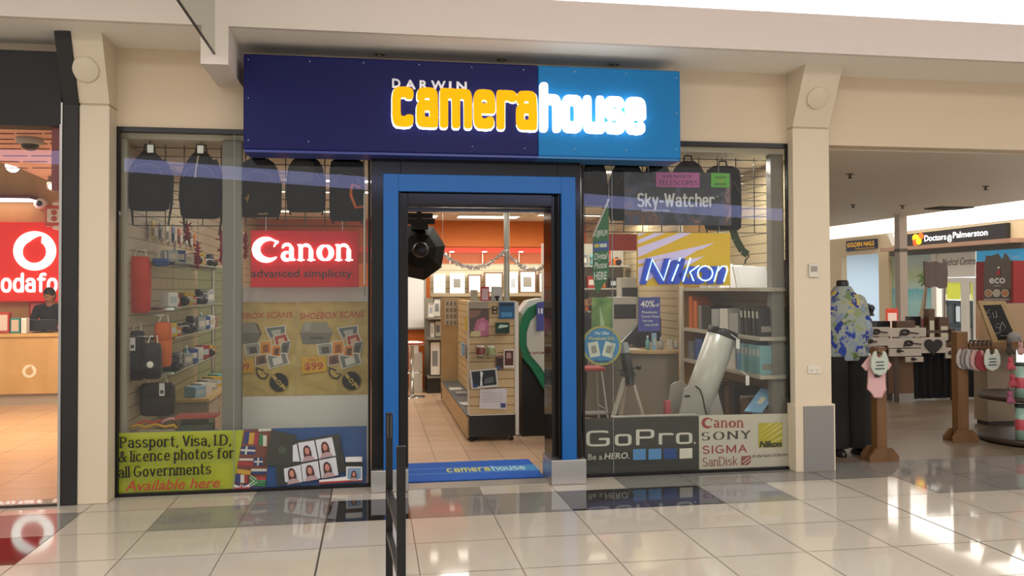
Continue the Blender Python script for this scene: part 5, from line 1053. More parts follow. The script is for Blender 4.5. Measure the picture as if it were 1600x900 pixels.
sheet('price_sheet', 'white handwritten price sheet low on the gondola end panel', 'paper sheet', [(749, 638.5), (791.5, 639.5), (792, 607), (750, 607.5)], YE-.012, M('#cfc9cd', .6), [(M('#3a4577', .5), [(782, 637), (790, 637), (790, 630), (782, 630)])]+[(M('#aaa5ad', .6), [(754, y+.8), (785, y+1.2), (785, y+.5), (754, y)]) for y in (613, 616.5, 620, 623.5, 627)])
sheet('header_card', 'grey header card at the top left of the gondola end panel', 'card', [(735, 482), (763, 482), (763, 473), (735, 473.5)], YE-.009, M('#a59a88', .5))
sheet('photo_chart', 'white sheet of small grey pictures on the rear panel of the gondola', 'paper sheet', [(694.5, 508), (714, 509.5), (714, 469), (695, 469)], 12.48, M('#c9bfae', .6), [(M('#8d8578', .6), [(697+c*6, 478+r*10), (701+c*6, 478+r*10), (701+c*6, 471+r*10), (697+c*6, 471+r*10)]) for c in range(3) for r in range(4)])
for i, (px, py, c) in enumerate(((701, 593, 'white'), (707, 590, 'grey'), (712, 613, 'white'))):
    p = Vector((ex0+.1+.03*(i % 2), (11.4, 10.9, 9.9)[i], zb0-.008)); tag(MB(M(('#d8d5cf', '#8f8f8d', '#d2cfc9')[i], .5)).obox(p+Vector((-.02, 0, (.0085, .0125, .0085)[i])), (.16, .24, .012+.008*(i == 1)), (0, 0, .08*i)).build('leaflet_pile'), ('pile of white leaflets at the far end of the gondola deck', 'grey brochure pile beside the white leaflets on the gondola deck', 'white card lying on the near end of the gondola deck')[i], 'leaflets')
for i in range(9):
    y = 9.3+(i % 5)*.5; z = (.75 if i < 5 else 1.12); c = ('white', 'silver', 'pink', 'grey', 'pale blue', 'white', 'brown', 'silver', 'yellow')[i]
    t = thing('hanging_packet', f'{c} packet, {ORD[i % 5]} from the end panel in the {"lower" if i < 5 else "upper"} row on the gondola', 'packet', (ex0+.19, y, z), 'packets on the gondola flank'); MB(M(PAL[c], .4)).box(ex0+.15, ex0+.19, y-.06, y+.06, z, z+.17).build('pack', t, bevel=.006); MB(chrome).box(ex0+.1, ex0+.218, y-.004, y+.004, z+.175, z+.182).build('hook', t)
# things standing on top of the gondola
zt0 = ez+.013
slabthing('white_tub', 'pale plastic tub standing on the left of the gondola top', 'tub', 735.5, 746.5, 453, 471.5, YE+.01, .03, M('#b9b19a', .4))
slabthing('red_card', 'small red and white greeting card standing on the gondola top', 'card', 751, 764.5, 448, 471.5, YE+.015, .01, M('#b3203c', .5), M('#d9b9bd', .5))
slabthing('grey_notice', 'pale grey notice holder standing on the gondola top', 'notice', 768, 785, 448, 471.5, YE+.03, .01, M('#b9bab6', .4), M('#c9c9c4', .5))
p = GY(777, 471.5, YE+.02); t = thing('screw_clamp', 'black screw knob rising from the gondola top', 'knob', p); MB(blackm).lathe([(.001, 0), (.012, 0), (.012, .04), (.03, .048), (.028, .062), (.001, .064)], p, n=18).build('knob_head', t)

# photo kiosk with a white curved front and green edge
YK = 9.15; t = thing('photo_kiosk', 'tall photo kiosk with white front and curved green edge right of the gondola', 'photo kiosk', GY(835, 690, YK)); t.location.z = 0
ks = M('#b9b9ae', .35); kg = M('#0d6b45', .35, name='kiosk_green')
m = MB(M('#151413', .35)); p0 = GY(815, 690, YK+.15); m.box(p0.x, p0.x+.6, YK+.12, YK+.5, 0, 1.0); m.build('base', t)
out = [(812, 540), (812, 510), (816, 495), (826, 481), (840, 474), (900, 472), (900, 640), (868, 628), (848, 605), (832, 577), (818, 560)]
m = MB(kg); m.prism([GY(x, y, YK) for x, y in out], (0, .45, 0)); m.build('green_shell', t)
inn = [(823, 540), (823, 520), (829, 502), (840, 490), (900, 486), (900, 610), (862, 600), (846, 575), (830, 556)]
m = MB(ks); m.prism([GY(x, y, YK-.008) for x, y in inn], (0, .007, 0)); m.build('white_front', t)
m = MB(M('#3a3a3a', .5)); m.use(M('#8a3030', .5)); onY(m, 'text', 'FUJIFILM', 827, 849, 554, 549.5, YK-.01, bold=.01, base=False); m.build('lettering', t)
m = MB(M('#c9cbc6', .3)); m.prism([GY(x, y, YK+.05) for x, y in ((812, 487), (826, 470), (846, 466), (848, 474), (830, 480), (818, 494))], (0, .3, 0)); m.build('scanner_lid', t)
sheet('small_offer_poster', 'small purple 40% offer poster on the kiosk front by the door jamb', 'poster', [(838.5, 517), (850, 517), (850, 471), (838.5, 473)], YK-.03, M('#44488c', .5), [(pwhite, [(841, 490), (843, 490), (843, 482), (841, 482)]), (pwhite, [(845, 490), (848, 490), (848, 482), (845, 482)])])
# silver pole
p0, p1 = GY(793, 340, 11.2), GY(792, 467, 11.2); t = thing('ceiling_pole', 'round silver pole rising to the ceiling behind the gondola', 'pole', (p1.x, 11.2, 0)); m = MB(M('#c4c8c4', .25, .7)); m.tube([(p1.x, 11.2, .0), (p1.x, 11.2, 2.9)], .04, 20); m.build('tube', t); m = MB(alu); m.lathe([(.07, 2.86), (.07, 2.9), (.041, 2.9)], (p1.x, 11.2, 0), n=20); m.build('collar', t)
# silver tinsel swags
pts = lambda L_, Y: [GY(x, y, Y) for x, y in L_]
tinsel('tinsel_garland', 'silver tinsel swag between the softbox and the silver pole', pts([(692, 397), (703, 404), (715, 412), (730, 417.5), (742, 418.5), (755, 416), (768, 409), (780, 400), (789, 392)], 11.1), .05, stins, 34, 5, 'silver tinsel swags')
tinsel('tinsel_garland', 'silver tinsel swag running right from the silver pole', pts([(796, 400), (804, 408), (815, 417), (826, 420.5), (838, 421.5), (852, 416), (866, 406)], 11.1), .05, stins, 34, 6, 'silver tinsel swags')
# softbox hung from the ceiling by the door
YO = 8.9; c0 = GY(655, 392, YO); r0_ = (GY(698, 398, YO).x-c0.x)
t = thing('softbox', 'large black octagonal studio softbox hanging behind the left side of the door', 'softbox', c0); sb = M('#060606', .6, 0, .25, name='softbox_fabric')
def octo(r, y, rot=.2): return [Vector((c0.x+r*math.cos(k*PI/4+rot), y, c0.z+r*math.sin(k*PI/4+rot)*1.08)) for k in range(8)]
m = MB(sb); m.loft([octo(r0_, YO+.16), octo(r0_, YO+.12), octo(r0_*.62, YO-.05), octo(r0_*.25, YO-.14)], smooth=False); hood = m.build('octagonal_hood', t)
m = MB(M('#1c1b1b', .4)); m.lathe([(.075, 0), (.08, .02), (.08, .16), (.06, .2), (.001, .2)], c0+Vector((0, -.13, 0)), (0, -1, 0), 24); m.build('speed_ring', t)
m = MB(M('#a8a6a0', .4)); m.tube([c0+Vector((.075*math.cos(a), -.3, .075*math.sin(a)+.02)) for a in [PI*1.1+i*PI*.8/10 for i in range(11)]], .006, 6); m.build('silver_handle', t)
m = MB(M('#232221', .5)); m.use(M('#232221', .5))
for i in range(8): q = octo(r0_*1.005, YO+.12)[i]; m.tube([q, c0+(q-c0)*.25+Vector((0, -.15, 0))], .006, 6)
m.build('ribs', hood)
m = MB(M('#171615', .5)); p = GY(655, 350, YO); m.box(p.x-.14, p.x+.16, YO-.06, YO+.04, p.z, p.z+.05); m.box(p.x-.13, p.x+.14, YO-.06, YO+.04, p.z+.06, p.z+.11); m.box(p.x-.09, p.x+.09, YO-.05, YO+.03, p.z-.06, p.z); m.tube([(p.x, YO, p.z), (p.x, YO, 2.9)], .03, 10); m.build('ceiling_bracket', t)
# white board, bar stool and white cabinet on the left
a, b = GY(610, 515, 14.0), GY(665.5, 440, 14.0); t = thing('whiteboard', 'white board with a grey frame against the orange wall left of the door view', 'whiteboard', ((a.x+b.x)/2, 14.0, a.z)); MB(white).box(a.x, b.x-.03, 14, 14.02, a.z+.03, GY(640, 425, 14).z).build('board', t); MB(M('#a5a39c', .4)).box(b.x-.03, b.x, 13.99, 14.03, a.z, GY(640, 425, 14).z).build('frame', t); MB(M('#a5a39c', .4)).box(a.x, b.x-.03, 13.99, 14.03, a.z, a.z+.03).build('lower_rail', t)
t.location = t.location
tag(MB(orange).box(a.x, GY(672, 500, 14.05).x, 14.05, 14.15, 0, 2.9).build('orange_partition'), 'bright orange partition carrying the white board', 'partition')['kind'] = 'structure'
p = GZ(644, 601, 0); p.y = 12.9; p.x = GY(644, 601, 12.9).x; t = thing('bar_stool', 'chrome pedestal bar stool with a red edged white seat', 'bar stool', p); zs = GY(644, 534, 12.9).z
MB(chrome).lathe([(.001, 0), (.2, 0), (.19, .015), (.04, .03), (.028, .05), (.028, zs-.06), (.001, zs-.06)], p, n=30).build('pedestal', t); st_ = MB(white).lathe([(.001, zs-.06), (.18, zs-.05), (.19, zs-.015), (.15, zs), (.001, zs)], p, n=30).build('seat', t); MB(M('#b23a2e', .4)).lathe([(.186, zs-.035), (.196, zs-.03), (.196, zs-.014), (.186, zs-.01)], p, n=30).build('red_edge', st_); m = MB(chrome); m.tube([p+Vector((.16*math.cos(a), .16*math.sin(a), zs*.45)) for a in [i*PI/10 for i in range(20)]], .01, 8, True); m.tube([p+Vector((.16, 0, zs*.45)), p+Vector((.02, 0, zs*.45))], .008, 6); m.build('foot_ring', t)
slabthing('white_cabinet', 'low white cabinet standing behind the bar stool', 'cabinet', 641, 660, 553, 603, 13.45, .45, M('#cfcac0', .5), z0=0.)
slabthing('white_storage_box', 'small white storage box on top of the low white cabinet', 'box', 640, 654, 534, 552.5, 13.5, .3, M('#dedad2', .5))
# framed picture rack left of the gondola, and the picture ledge on the back wall
a, b = GY(668, 590, 13.3), GY(694, 466, 13.3); t = thing('picture_rack', 'tall rack with shelves of framed pictures between the orange wall and the gondola', 'shelving unit', ((a.x+b.x)/2, 13.4, 0))
rk = M('#8d8778', .5)
for py in (496, 528, 588): z = GY(680, py, 13.3).z; MB(rk).box(a.x, b.x+.3, 13.3, 13.75, z-.03, z).build('shelf', t)
MB(M('#2a2724', .5)).box(a.x, b.x+.3, 13.32, 13.75, 0, GY(680, 588, 13.3).z-.03).build('plinth', t); MB(rk).box(a.x-.02, b.x+.3, 13.75, 13.78, 0, b.z).build('rear_panel', t)
def frame_at(label, px0, px1, pyt, pyb, Y, col, group, d=.03):
    a, b = GY(px0, pyb, Y), GY(px1, pyt, Y)
    if 'rack' in group: a.z = GY(680, 496 if pyb < 500 else (528 if pyb < 540 else 588), 13.3).z+.001
    return goods('picture_frame', col, ((a.x+b.x)/2, Y, a.z), (b.x-a.x, d, b.z-a.z), label, group)
for args in (('black picture frame leaning on the top shelf of the picture rack', 677, 689, 466, 495.5, 13.45, 'black'), ('white picture frame in front on the top shelf of the picture rack', 669, 678, 474, 495.5, 13.4, 'white'), ('black picture frame on the middle shelf of the picture rack', 679, 690, 501, 527.5, 13.45, 'black'), ('silver picture frame on the middle shelf of the picture rack', 672, 679, 504, 527.5, 13.38, 'silver'), ('large white picture frame with a black edge on the bottom shelf of the picture rack', 671, 689, 533, 587.5, 13.35, 'black')): frame_at(*args, 'picture frames on the rack')
zl = GY(740, 459, 15.1).z; t = thing('picture_ledge', 'long wooden picture ledge on the rear slatted wall', 'shelf', (2.6, 15.1, zl-.04)); MB(M('#a8977a', .5)).box(GY(672, 460, 15.1).x, 3.95, 15.05, 15.38, zl-.045, zl).build('board', t); MB(M('#8a7a60', .5)).box(GY(672, 460, 15.1).x, 3.95, 15.03, 15.05, zl-.05, zl+.012).build('lip', t)
fr_l = (('silver', 677, 696, 428, 'silver framed white picture at the left end of the rear ledge'), ('white', 703, 726, 427, 'cream framed pale picture, second along the rear ledge'), ('brown', 731, 752, 429, 'brown framed picture with a black photo, third along the rear ledge'), ('brown', 756, 786, 425, 'large brown framed landscape left of the silver pole'), ('white', 795, 809, 426, 'white picture just right of the silver pole'), ('brown', 811, 838, 423, 'brown framed white picture near the right end of the rear ledge'), ('brown', 841, 866, 425, 'dark framed picture by the right door jamb on the rear ledge'))
for c, a_, b2, pt, lab in fr_l: frame_at(lab, a_, b2, pt, 458.5, 15.2, c, 'framed pictures on the rear ledge')
# small picture lamps under the red stripe
for px in (703, 754, 811):
    p = GY(px, 394, 15.3); t = thing('picture_lamp', ('left', 'middle', 'right')[(px > 720)+(px > 800)]+' small picture lamp on a thin stem under the red wall stripe', 'lamp', p, 'picture lamps'); m = MB(M('#d8d2c6', .4)); m.tube([GY(px, 412, 15.34), GY(px, 396, 15.34)], .01, 6); m.build('stem', t); MB(M('#ffffff', .4, emit='#fff4e0', es=2)).ball(GY(px+3, 393.5, 15.25), (.05, .03, .012), 12).build('head', t)
area_lamp('picture_lamp_light', (2.3, 14.6, 2.1), (3.0, .1), 26, (1, .95, .85), (math.radians(50), 0, 0))

# ================================================================== RIGHT DISPLAY: shelving, telescopes, counter
shw = M('#b5ad9c', .45, name='shelf_laminate'); SX0, SX1 = 3.52, 3.965
t = thing('display_shelving', 'pale shelving unit along the right wall beside the white telescope', 'shelving unit', (3.75, 8.3, 0))
RZ = [GX(1188, 587, SX0).z, GX(1188, 527, SX0).z, GX(1188, 449.5, SX0).z]; RN = ('lower', 'middle', 'upper')
for z in RZ: MB(shw).box(SX0, SX1, 7.29, 9.28, z-.035, z).build('shelf', t, bevel=.002)
MB(M('#8f8772', .5)).box(SX0+.02, SX1, 7.32, 9.28, 0, .28).build('plinth', t); ew = wood('end_panel_wood', '#b98d4e', '#a67c40', (1, 1, .2), 5)
MB(ew).box(SX0-.03, SX1, 9.28, 9.32, 0, 2.5).build('end_panel', t)
MB(M('#c9c0ae', .5)).box(SX0-.035, SX0-.03+.04, 9.24, 9.28, 0, 2.5).build('edge_strip', t)
G = 'albums and cartons on the right shelves'
def book(y, z, w, h, lean, col, label, dpt=.26, xo=.03):
    """an album standing on the shelf, leaning along the wall; spine towards the viewer"""
    t = thing('photo_album', label, 'photo album', (SX0+xo+dpt/2, y, z), 'photo albums on the right shelves'); z += .0012; m = MB(M(col, .35)); x0 = SX0+xo
    P_ = [(x0, y, z), (x0, y+w, z), (x0, y+w+lean, z+h), (x0, y+lean, z+h)]; m.prism(P_, (dpt, 0, 0)); m.build('cover', t)
    m = MB(M('#cdc8be', .5)); k = lambda a, b: (x0-.0015, y+w*a+lean*b, z+h*b); m.prism([k(.2, .62), k(.8, .62), k(.8, .86), k(.2, .86)], (.0012, 0, 0)); m.use(M('#8f8a80', .5)); m.prism([(x0+.02, y-.001+lean*.15, z+h*.15), (x0+.12, y-.001+lean*.15, z+h*.15), (x0+.12, y-.001+lean*.35, z+h*.35), (x0+.02, y-.001+lean*.35, z+h*.35)], (0, .0009, 0)); m.build('spine_label', t)
# upper shelf: white lit frames stacked leaning, dark frames at the near end
slabthing('white_boxed_frame', 'large white boxed frame facing the window on the upper right shelf', 'framed picture', 1152, 1203, 416, 449, 7.62, .03, M('#efeef2', .4), M('#f4f3f6', .35), z0=RZ[2]+.0012, lean=.09)
slabthing('white_boxed_frame', 'second white boxed frame farther back on the upper right shelf', 'framed picture', 1142, 1186, 415, 449, 7.90, .03, M('#e4e4ea', .4), M('#efeff4', .35), z0=RZ[2]+.0012, lean=.09)
for i in range(3): book(8.25+i*.25, RZ[2], .05, .24+.02*(i % 2), .12, '#e2e2e6', f'white boxed frame, {ORD[i]} from the window on the upper right shelf', .3)
for i in range(3): book(7.34+i*.08, RZ[2], .05, .26, .03, ('#4a4650', '#8b8894', '#3a3740')[i], f'{("dark", "grey", "charcoal")[i]} frame at the window end of the upper right shelf', .16, .26)
p = Vector((3.58, 7.80, 2.9)); t = thing('display_downlight', 'small round ceiling downlight over the window end of the right shelves', 'downlight', p); MB(white).lathe([(.03, 0), (.055, 0), (.055, -.01), (.03, -.012)], p, n=24).build('rim', t); MB(pan).lathe([(.001, -.004), (.03, -.004), (.028, -.01), (.001, -.01)], p, n=20).build('lens', t)
area_lamp('display_downlight_lamp', (3.58, 7.80, 2.87), (.06, .06), 14, (1, .97, .93))
# middle shelf
for i in range(5): book(7.36+i*.085, RZ[1], .06, .27, .03, ('#26231f', '#3a3733', '#1f1d1a', '#4a4640', '#2d2a28')[i], f'black photo album, {ORD[i]} from the window on the middle right shelf', .32)
slab = lambda name, lab, y, w, z, h, col, d=.26: goods(name, col, (SX0+.05+d/2, y, z), (d, w, h), lab, G)
slab('carton', 'pale grey boxed album in the middle of the middle right shelf', 7.98, .2, RZ[1], .2, 'silver'); slab('carton', 'white carton behind the telescope cap on the middle right shelf', 8.22, .2, RZ[1], .24, 'white')
slab('carton', 'silver carton left of the telescope cap on the middle right shelf', 8.44, .2, RZ[1], .23, 'silver'); slab('carton', 'black carton with a white label on the middle right shelf', 8.67, .2, RZ[1], .26, 'black')
for i in range(3): slab('film_box', f'orange film box, {ORD[i]} from the wooden end panel under the upper right shelf', 9.14-i*.14, .1, RZ[1], .36-.05*i, ('orange', 'orange', 'grey')[i], .2)
# lower shelf: pale blue albums
for i in range(6): book(7.36+i*.085, RZ[0], .075, .27, .0, ('#7fb0b4', '#78aab0', '#86b8bc', '#739fa6', '#8abcc0', '#6f9ac4')[i], f'pale blue photo album, {ORD[i]} from the window on the lower right shelf', .3)
slab('carton', 'cream carton beside the pale blue albums on the lower right shelf', 8.05, .2, RZ[0], .24, 'white'); slab('carton', 'cream carton behind the telescope tube on the lower right shelf', 8.3, .22, RZ[0], .23, 'silver')
slab('carton', 'blue tinted carton at the far end of the lower right shelf', 8.9, .22, RZ[0], .24, 'blue'); slab('carton', 'grey carton beside the blue tinted carton on the lower right shelf', 9.14, .16, RZ[0], .2, 'grey')
# standing on the plinth below
for i in range(5): slab('album', f'brown album, {ORD[i]} from the telescope on the bottom of the right shelves', 8.55-i*.13, .11, .28, .36, 'brown' if i % 2 else 'black', .3)
slab('carton', 'brown carton beside the silver blue folder at the bottom of the right shelves', 7.74, .2, .28, .28, 'brown')
a = [GY(1163, 642, 7.40), GY(1190, 645, 7.36), GY(1216, 612, 7.50), GY(1189, 606, 7.54)]; t = MB(M('#86b2d8', .18, coat=.5)); t.prism(a, (.0, .012, -.012)); t.use(M('#d5d2c0', .4)); c_ = sum((Vector(q) for q in a), Vector())/4; t.prism([c_+(Vector(q)-c_)*.3+Vector((0, -.002, .002)) for q in a], (0, .0005, -.0005)); tag(t.build('silver_blue_folder'), 'shiny silver blue folder leaning at the foot of the right shelves', 'folder')
for px, py in ((1158, 592), (1141, 535)):
    p = GY(px+10, py, 7.42) if px > 1150 else GY(px+12, py, 7.5); t = thing('price_tag', 'white price tag '+('dangling under the lower right shelf' if px > 1150 else 'by the telescope cap'), 'price tag', p); m = MB(white); m.box(p.x-.018, p.x+.018, p.y, p.y+.002, p.z-.06, p.z+.03); m.build('card', t); m = MB(white); m.tube([p+Vector((0, 0, .03)), p+Vector((-.05, .04, .075))], .004, 5); m.build('string', t)
# white reflector telescope on a rocker base
YT = 7.72; top, lowp = GY(1129, 521, YT), GY(1097, 610, YT); ax = (top-lowp).normalized(); rad = .143
t = thing('reflector_telescope', 'big white reflector telescope with a black cap on a grey rocker base', 'telescope', GY(1090, 700, YT)); t.location.z = 0
tw = M('#b9b6ae', .3, name='telescope_white'); q = top-ax*1.12
m = MB(tw); m.lathe([(.001, 0), (rad, 0), (rad, 1.12), (rad*.9, 1.12)], q, ax, 40); tub = m.build('tube', t)
m = MB(M('#141312', .3)); m.lathe([(rad*1.005, 1.085), (rad*1.03, 1.09), (rad*1.03, 1.145), (rad*.98, 1.16), (rad*.4, 1.163), (rad*.36, 1.17), (.001, 1.17)], q, ax, 40); m.build('cap', tub)
m = MB(M('#1c1b1a', .4)); m.lathe([(rad*1.004, 0), (rad*1.02, 0), (rad*1.02, .03), (rad*1.004, .03)], q, ax, 40); m.build('rear_ring', tub)
sd = ax.cross(Vector((0, 1, 0))).normalized(); fc = q+ax*.98+Vector((.1, .09, 0)); m = MB(chrome); m.lathe([(.001, 0), (.03, 0), (.03, .1), (.022, .11), (.001, .11)], fc, (.7, .7, 0), 16); m.build('focuser', tub)
bp = M('#a3a098', .45, name='rocker_board')
for yy, nm in ((YT-.19, 'front_board'), (YT+.155, 'rear_board')):
    o = [(1062, 690), (1060, 655), (1066, 628), (1069, 608), (1077, 603), (1087, 602), (1094, 607), (1098, 618), (1101, 634), (1104, 690)]
    m = MB(bp); m.prism([Vector((GY(x, y, YT-.19).x, yy, GY(x, y, YT-.19).z)) for x, y in o], (0, .025, 0)); m.build(nm, t)
m = MB(M('#1c1a18', .4)); pp = GY(1074, 619, YT-.195); m.box(pp.x-.025, pp.x+.025, YT-.2, YT-.19, pp.z-.01, pp.z+.01); m.build('handle_slot', t)
m = MB(M('#26231f', .4)); m.tube([Vector((GY(x, y, YT-.196).x, YT-.196, GY(x, y, YT-.196).z)) for x, y in ((1087, 603), (1094, 609), (1098, 620), (1101, 636), (1104, 650))], .006, 6); m.build('black_edge', t)
xa_, xb_ = GY(1062, 690, YT-.19).x, GY(1131, 690, YT-.19).x
m = MB(bp); m.box(GY(1104, 640, YT).x, xb_, YT-.165, YT+.155, .09, GY(1115, 645, YT).z); m.prism([GY(1106, 690, YT-.1), GY(1131, 648, YT-.1), GY(1122, 614, YT-.1), GY(1108, 636, YT-.1)], (0, .03, 0)); m.build('side_board', t)
m = MB(bp); m.lathe([(.001, .05), (.27, .05), (.27, .085), (.001, .085)], ((xa_+xb_)/2, YT, 0), n=40); m.lathe([(.001, .012), (.27, .012), (.27, .045), (.001, .045)], ((xa_+xb_)/2, YT, 0), n=40); m.build('turntable', t)
for k in range(3): MB(blackm).lathe([(.001, 0), (.03, 0), (.03, .012), (.001, .012)], ((xa_+xb_)/2+.2*math.cos(k*2.09), YT+.2*math.sin(k*2.09), 0), n=14).build('foot', t)
p = GZ(1052, 690, 0); tag(MB(M('#b5525a', .5)).box(GY(1039, 640, 7.62).x, GY(1047, 640, 7.62).x, 7.6, 7.66, 0, GY(1052, 626, 7.62).z).build('red_carton'), 'narrow red carton standing left of the telescope base', 'carton')
# small tripod telescope
YQ = 8.0; hub = GY(981, 585, YQ); t = thing('tripod_telescope', 'small dark telescope on an aluminium tripod in the right window', 'telescope', (hub.x, YQ, 0)); lg = M('#c9c5ba', .4, .2)
for px, py, dy in ((937, 690, -.15), (962, 690, .42), (1022, 690, .05)):
    e = GY(px, py, YQ+dy); e.z = 0; tp = hub+Vector(((-.03, .0, .03)[(px > 950)+(px > 1000)], dy*.1, -.01)); md = tp.lerp(e, .55); m = MB(lg); m.bar(tp, md, .036, .026); m.bar(tp.lerp(e, .5), e, .024, .02); m.ball(e+Vector((0, 0, .012)), (.016, .016, .012), 8); m.build('leg', t)
md = M('#2e2d2b', .4); m = MB(md); m.box(hub.x-.06, hub.x+.06, YQ-.05, YQ+.05, hub.z-.02, hub.z+.02); m.lathe([(.035, .02), (.035, .09), (.028, .1), (.001, .1)], hub, n=18); m.build('tripod_head', t)
sc0 = GY(985, 602, YQ-.05); sc1 = GY(977, 553, YQ+.05); m = MB(md); m.tube([sc0, sc0.lerp(sc1, .3), sc0.lerp(sc1, .32), sc1], [.045, .045, .05, .05], 20); m.build('tube', t); m = MB(M('#8f9aa0', .3)); m.tube([sc1, sc1+(sc1-sc0).normalized()*.11], [.046, .042], 18); m.build('grey_end', t)
m = MB(md); k0 = GY(998, 574, YQ); m.tube([hub+Vector((0, 0, .06)), k0], .012, 8); m.ball(k0, .028, 12); m.tube([hub+Vector((0, 0, .03)), GY(966, 577, YQ)], .01, 8); m.build('control_knob', t)
# step stool with red top beside the door
p = GY(917, 578, 8.6); t = thing('step_stool', 'folding chrome step stool with a red top just inside the right window', 'step stool', (p.x, 8.6, 0)); fr_ = M('#b5b2aa', .3, .6)
MB(M('#a83a3c', .5)).box(p.x-.16, p.x+.16, 8.45, 8.75, p.z, p.z+.035).build('red_top', t, bevel=.01)
m = MB(fr_)
for sx in (-1, 1):
    for sy in (-1, 1): m.tube([(p.x+sx*.13, 8.6+sy*.1, p.z), (p.x+sx*.2, 8.6+sy*.24, .0)], .012, 8)
    m.tube([(p.x+sx*.165, 8.6-.17, p.z*.5), (p.x+sx*.165, 8.6+.17, p.z*.5)], .009, 6)
m.tube([(p.x-.17, 8.6-.17, p.z*.45), (p.x+.17, 8.6-.17, p.z*.45)], .009, 6); m.build('frame', t)
MB(M('#8d8a84', .5)).box(p.x-.16, p.x+.16, 8.36, 8.52, p.z*.45, p.z*.45+.02).build('lower_step', t)
# service counter with wood top and grey front
ctz = .90; cp = [(3.22, 9.62), (3.5, 9.60), (3.95, 9.60), (3.95, 10.2), (3.4, 10.2), (2.2, 11.4), (1.95, 11.05)]
t = thing('service_counter', 'angled service counter with a wooden top and grey front behind the tripod telescope', 'counter', (3.2, 10.2, 0))
MB(ctop).prism([(x, y, ctz-.035) for x, y in cp], (0, 0, .035)).build('worktop', t)
ins = [(3.25, 9.66), (3.5, 9.64), (3.94, 9.64), (3.94, 10.16), (3.38, 10.16), (2.2, 11.35), (2.0, 11.04)]
MB(M('#8b857a', .45, noise=.04)).prism([(x, y, .1) for x, y in ins], (0, 0, ctz-.136)).build('front', t); MB(M('#3b332b', .5)).prism([(x+.02, y+.03, 0) for x, y in ins], (0, 0, .1)).build('kick', t)
# on the counter
Yc = 9.75
def ondesk(name, label, cat, px0, px1, pyt, Y, d, mat, fm=None):
    a, b = GY(px0, 500, Y), GY(px1, pyt, Y); t = thing(name, label, cat, ((a.x+b.x)/2, Y+d/2, ctz)); MB(mat).box(a.x, b.x, Y, Y+d, ctz, b.z).build('body', t, bevel=.006)
    if fm: MB(fm).box(a.x+.02, b.x-.02, Y-.004, Y-.0005, ctz+(b.z-ctz)*.55, ctz+(b.z-ctz)*.85).build('front_slot', t)
    return t
ondesk('label_printer', 'white upright printer on the service counter beside the purple offer poster', 'printer', 957, 996, 464, 10.62, .3, M('#cfcdc6', .4), M('#3a3835', .4))
tp_ = ondesk('paper_box', 'tall white box standing behind the white printer', 'box', 970, 998, 434, 11.0, .2, M('#dcdad4', .4), M('#4a4844', .4))
p = GY(1000, 520, 10.2); t = thing('counter_monitor', 'black tilted monitor seen from behind on the service counter', 'monitor', (p.x, 10.25, ctz)); m = MB(M('#121112', .3)); m.prism([GY(966, 541, 10.25), GY(1033, 532, 10.15), GY(1033, 498, 10.15), GY(1005, 500, 10.2)], (0, .03, .01)); m.build('screen', t); MB(M('#1a191a', .4)).box(p.x-.05, p.x+.1, 10.2, 10.35, ctz, p.z).build('stand', t)
for i, (px, w, h, c) in enumerate(((1012, .05, .17, 'teal'), (1022, .05, .2, 'pale blue'), (1033, .06, .15, 'silver'), (1046, .05, .12, 'white'), (1056, .07, .1, 'silver'))):
    p = GY(px, 545, 9.8); goods('carton' if i % 2 else 'bottle', c, (p.x, 9.80, ctz), (w, .05, h), f'{c} {"carton" if i % 2 else "bottle"} on the corner of the service counter, {ORD[i]} from the monitor', 'small goods on the service counter')
for i, (px, py) in enumerate(((990, 548), (1003, 551))): 
    p = GZ(px, py, ctz+.001); tag(MB(M('#d9d6ce', .5)).obox((p.x+.05, 9.9+.18*i, ctz+.003), (.2, .14, .005), (0, 0, .6)).build('paper_sheet'), ('front', 'rear')[i]+' loose paper sheet on the wooden counter top', 'paper')
b1 = GY(902, 520, 10.0); b1.z = 0; b1.y = 10.0
person('person in black at the service counter, partly hidden by the right door jamb', b1, -PI/2-.6, 1.66, [((-.27, .14, 1.1), (-.1, .42, 1.0)), ((.27, .14, 1.1), (.14, .42, 1.0))], .14, M('#15131a', .85), skin, M('#1a1a20', .8), .05)
# goods wall behind the counter
YWL = 12.6; t = thing('rear_shelving', 'tall grey shelving unit full of small goods behind the service counter', 'shelving unit', (3.5, YWL+.2, 0)); rx0, rx1 = 2.64, 3.94
RZ2 = (.6, .95, 1.3, 1.65, 2.0)
for z in RZ2: MB(M('#a5a49c', .4)).box(rx0, rx1, YWL, YWL+.35, z-.025, z).build('shelf', t)
MB(M('#b9b4a6', .5)).box(rx0-.03, rx1, YWL+.35, YWL+.38, 0, 2.35).build('rear_panel', t); MB(M('#9a978e', .4)).box(rx0-.03, rx0, YWL, YWL+.35, 0, 2.35).build('side_panel', t)
cols = ('red', 'white', 'black', 'yellow', 'silver', 'teal', 'black', 'orange', 'white', 'green', 'grey', 'blue'); rr = random.Random(11); SN = ('lowest', 'second', 'third', 'fourth', 'top')
for si, z in enumerate(RZ2):
    x = rx0+.1; i = 0
    while x < rx1-.12 and i < 12:
        w = rr.uniform(.11, .17); h = rr.uniform(.12, .28); c = cols[(i*7+si*5) % 12]; kd = ('carton', 'camera', 'carton', 'lens')[(i+si) % 4]
        if kd == 'camera': h = .13
        if kd == 'lens': w = .1; h = .17
        goods(kd, c, (x+w/2, YWL+.12, z), (w, .12, h), f'{c} {kd}, {ORD[i]} from the left on the {SN[si]} shelf behind the service counter', 'stock behind the service counter'); x += w+.05; i += 1
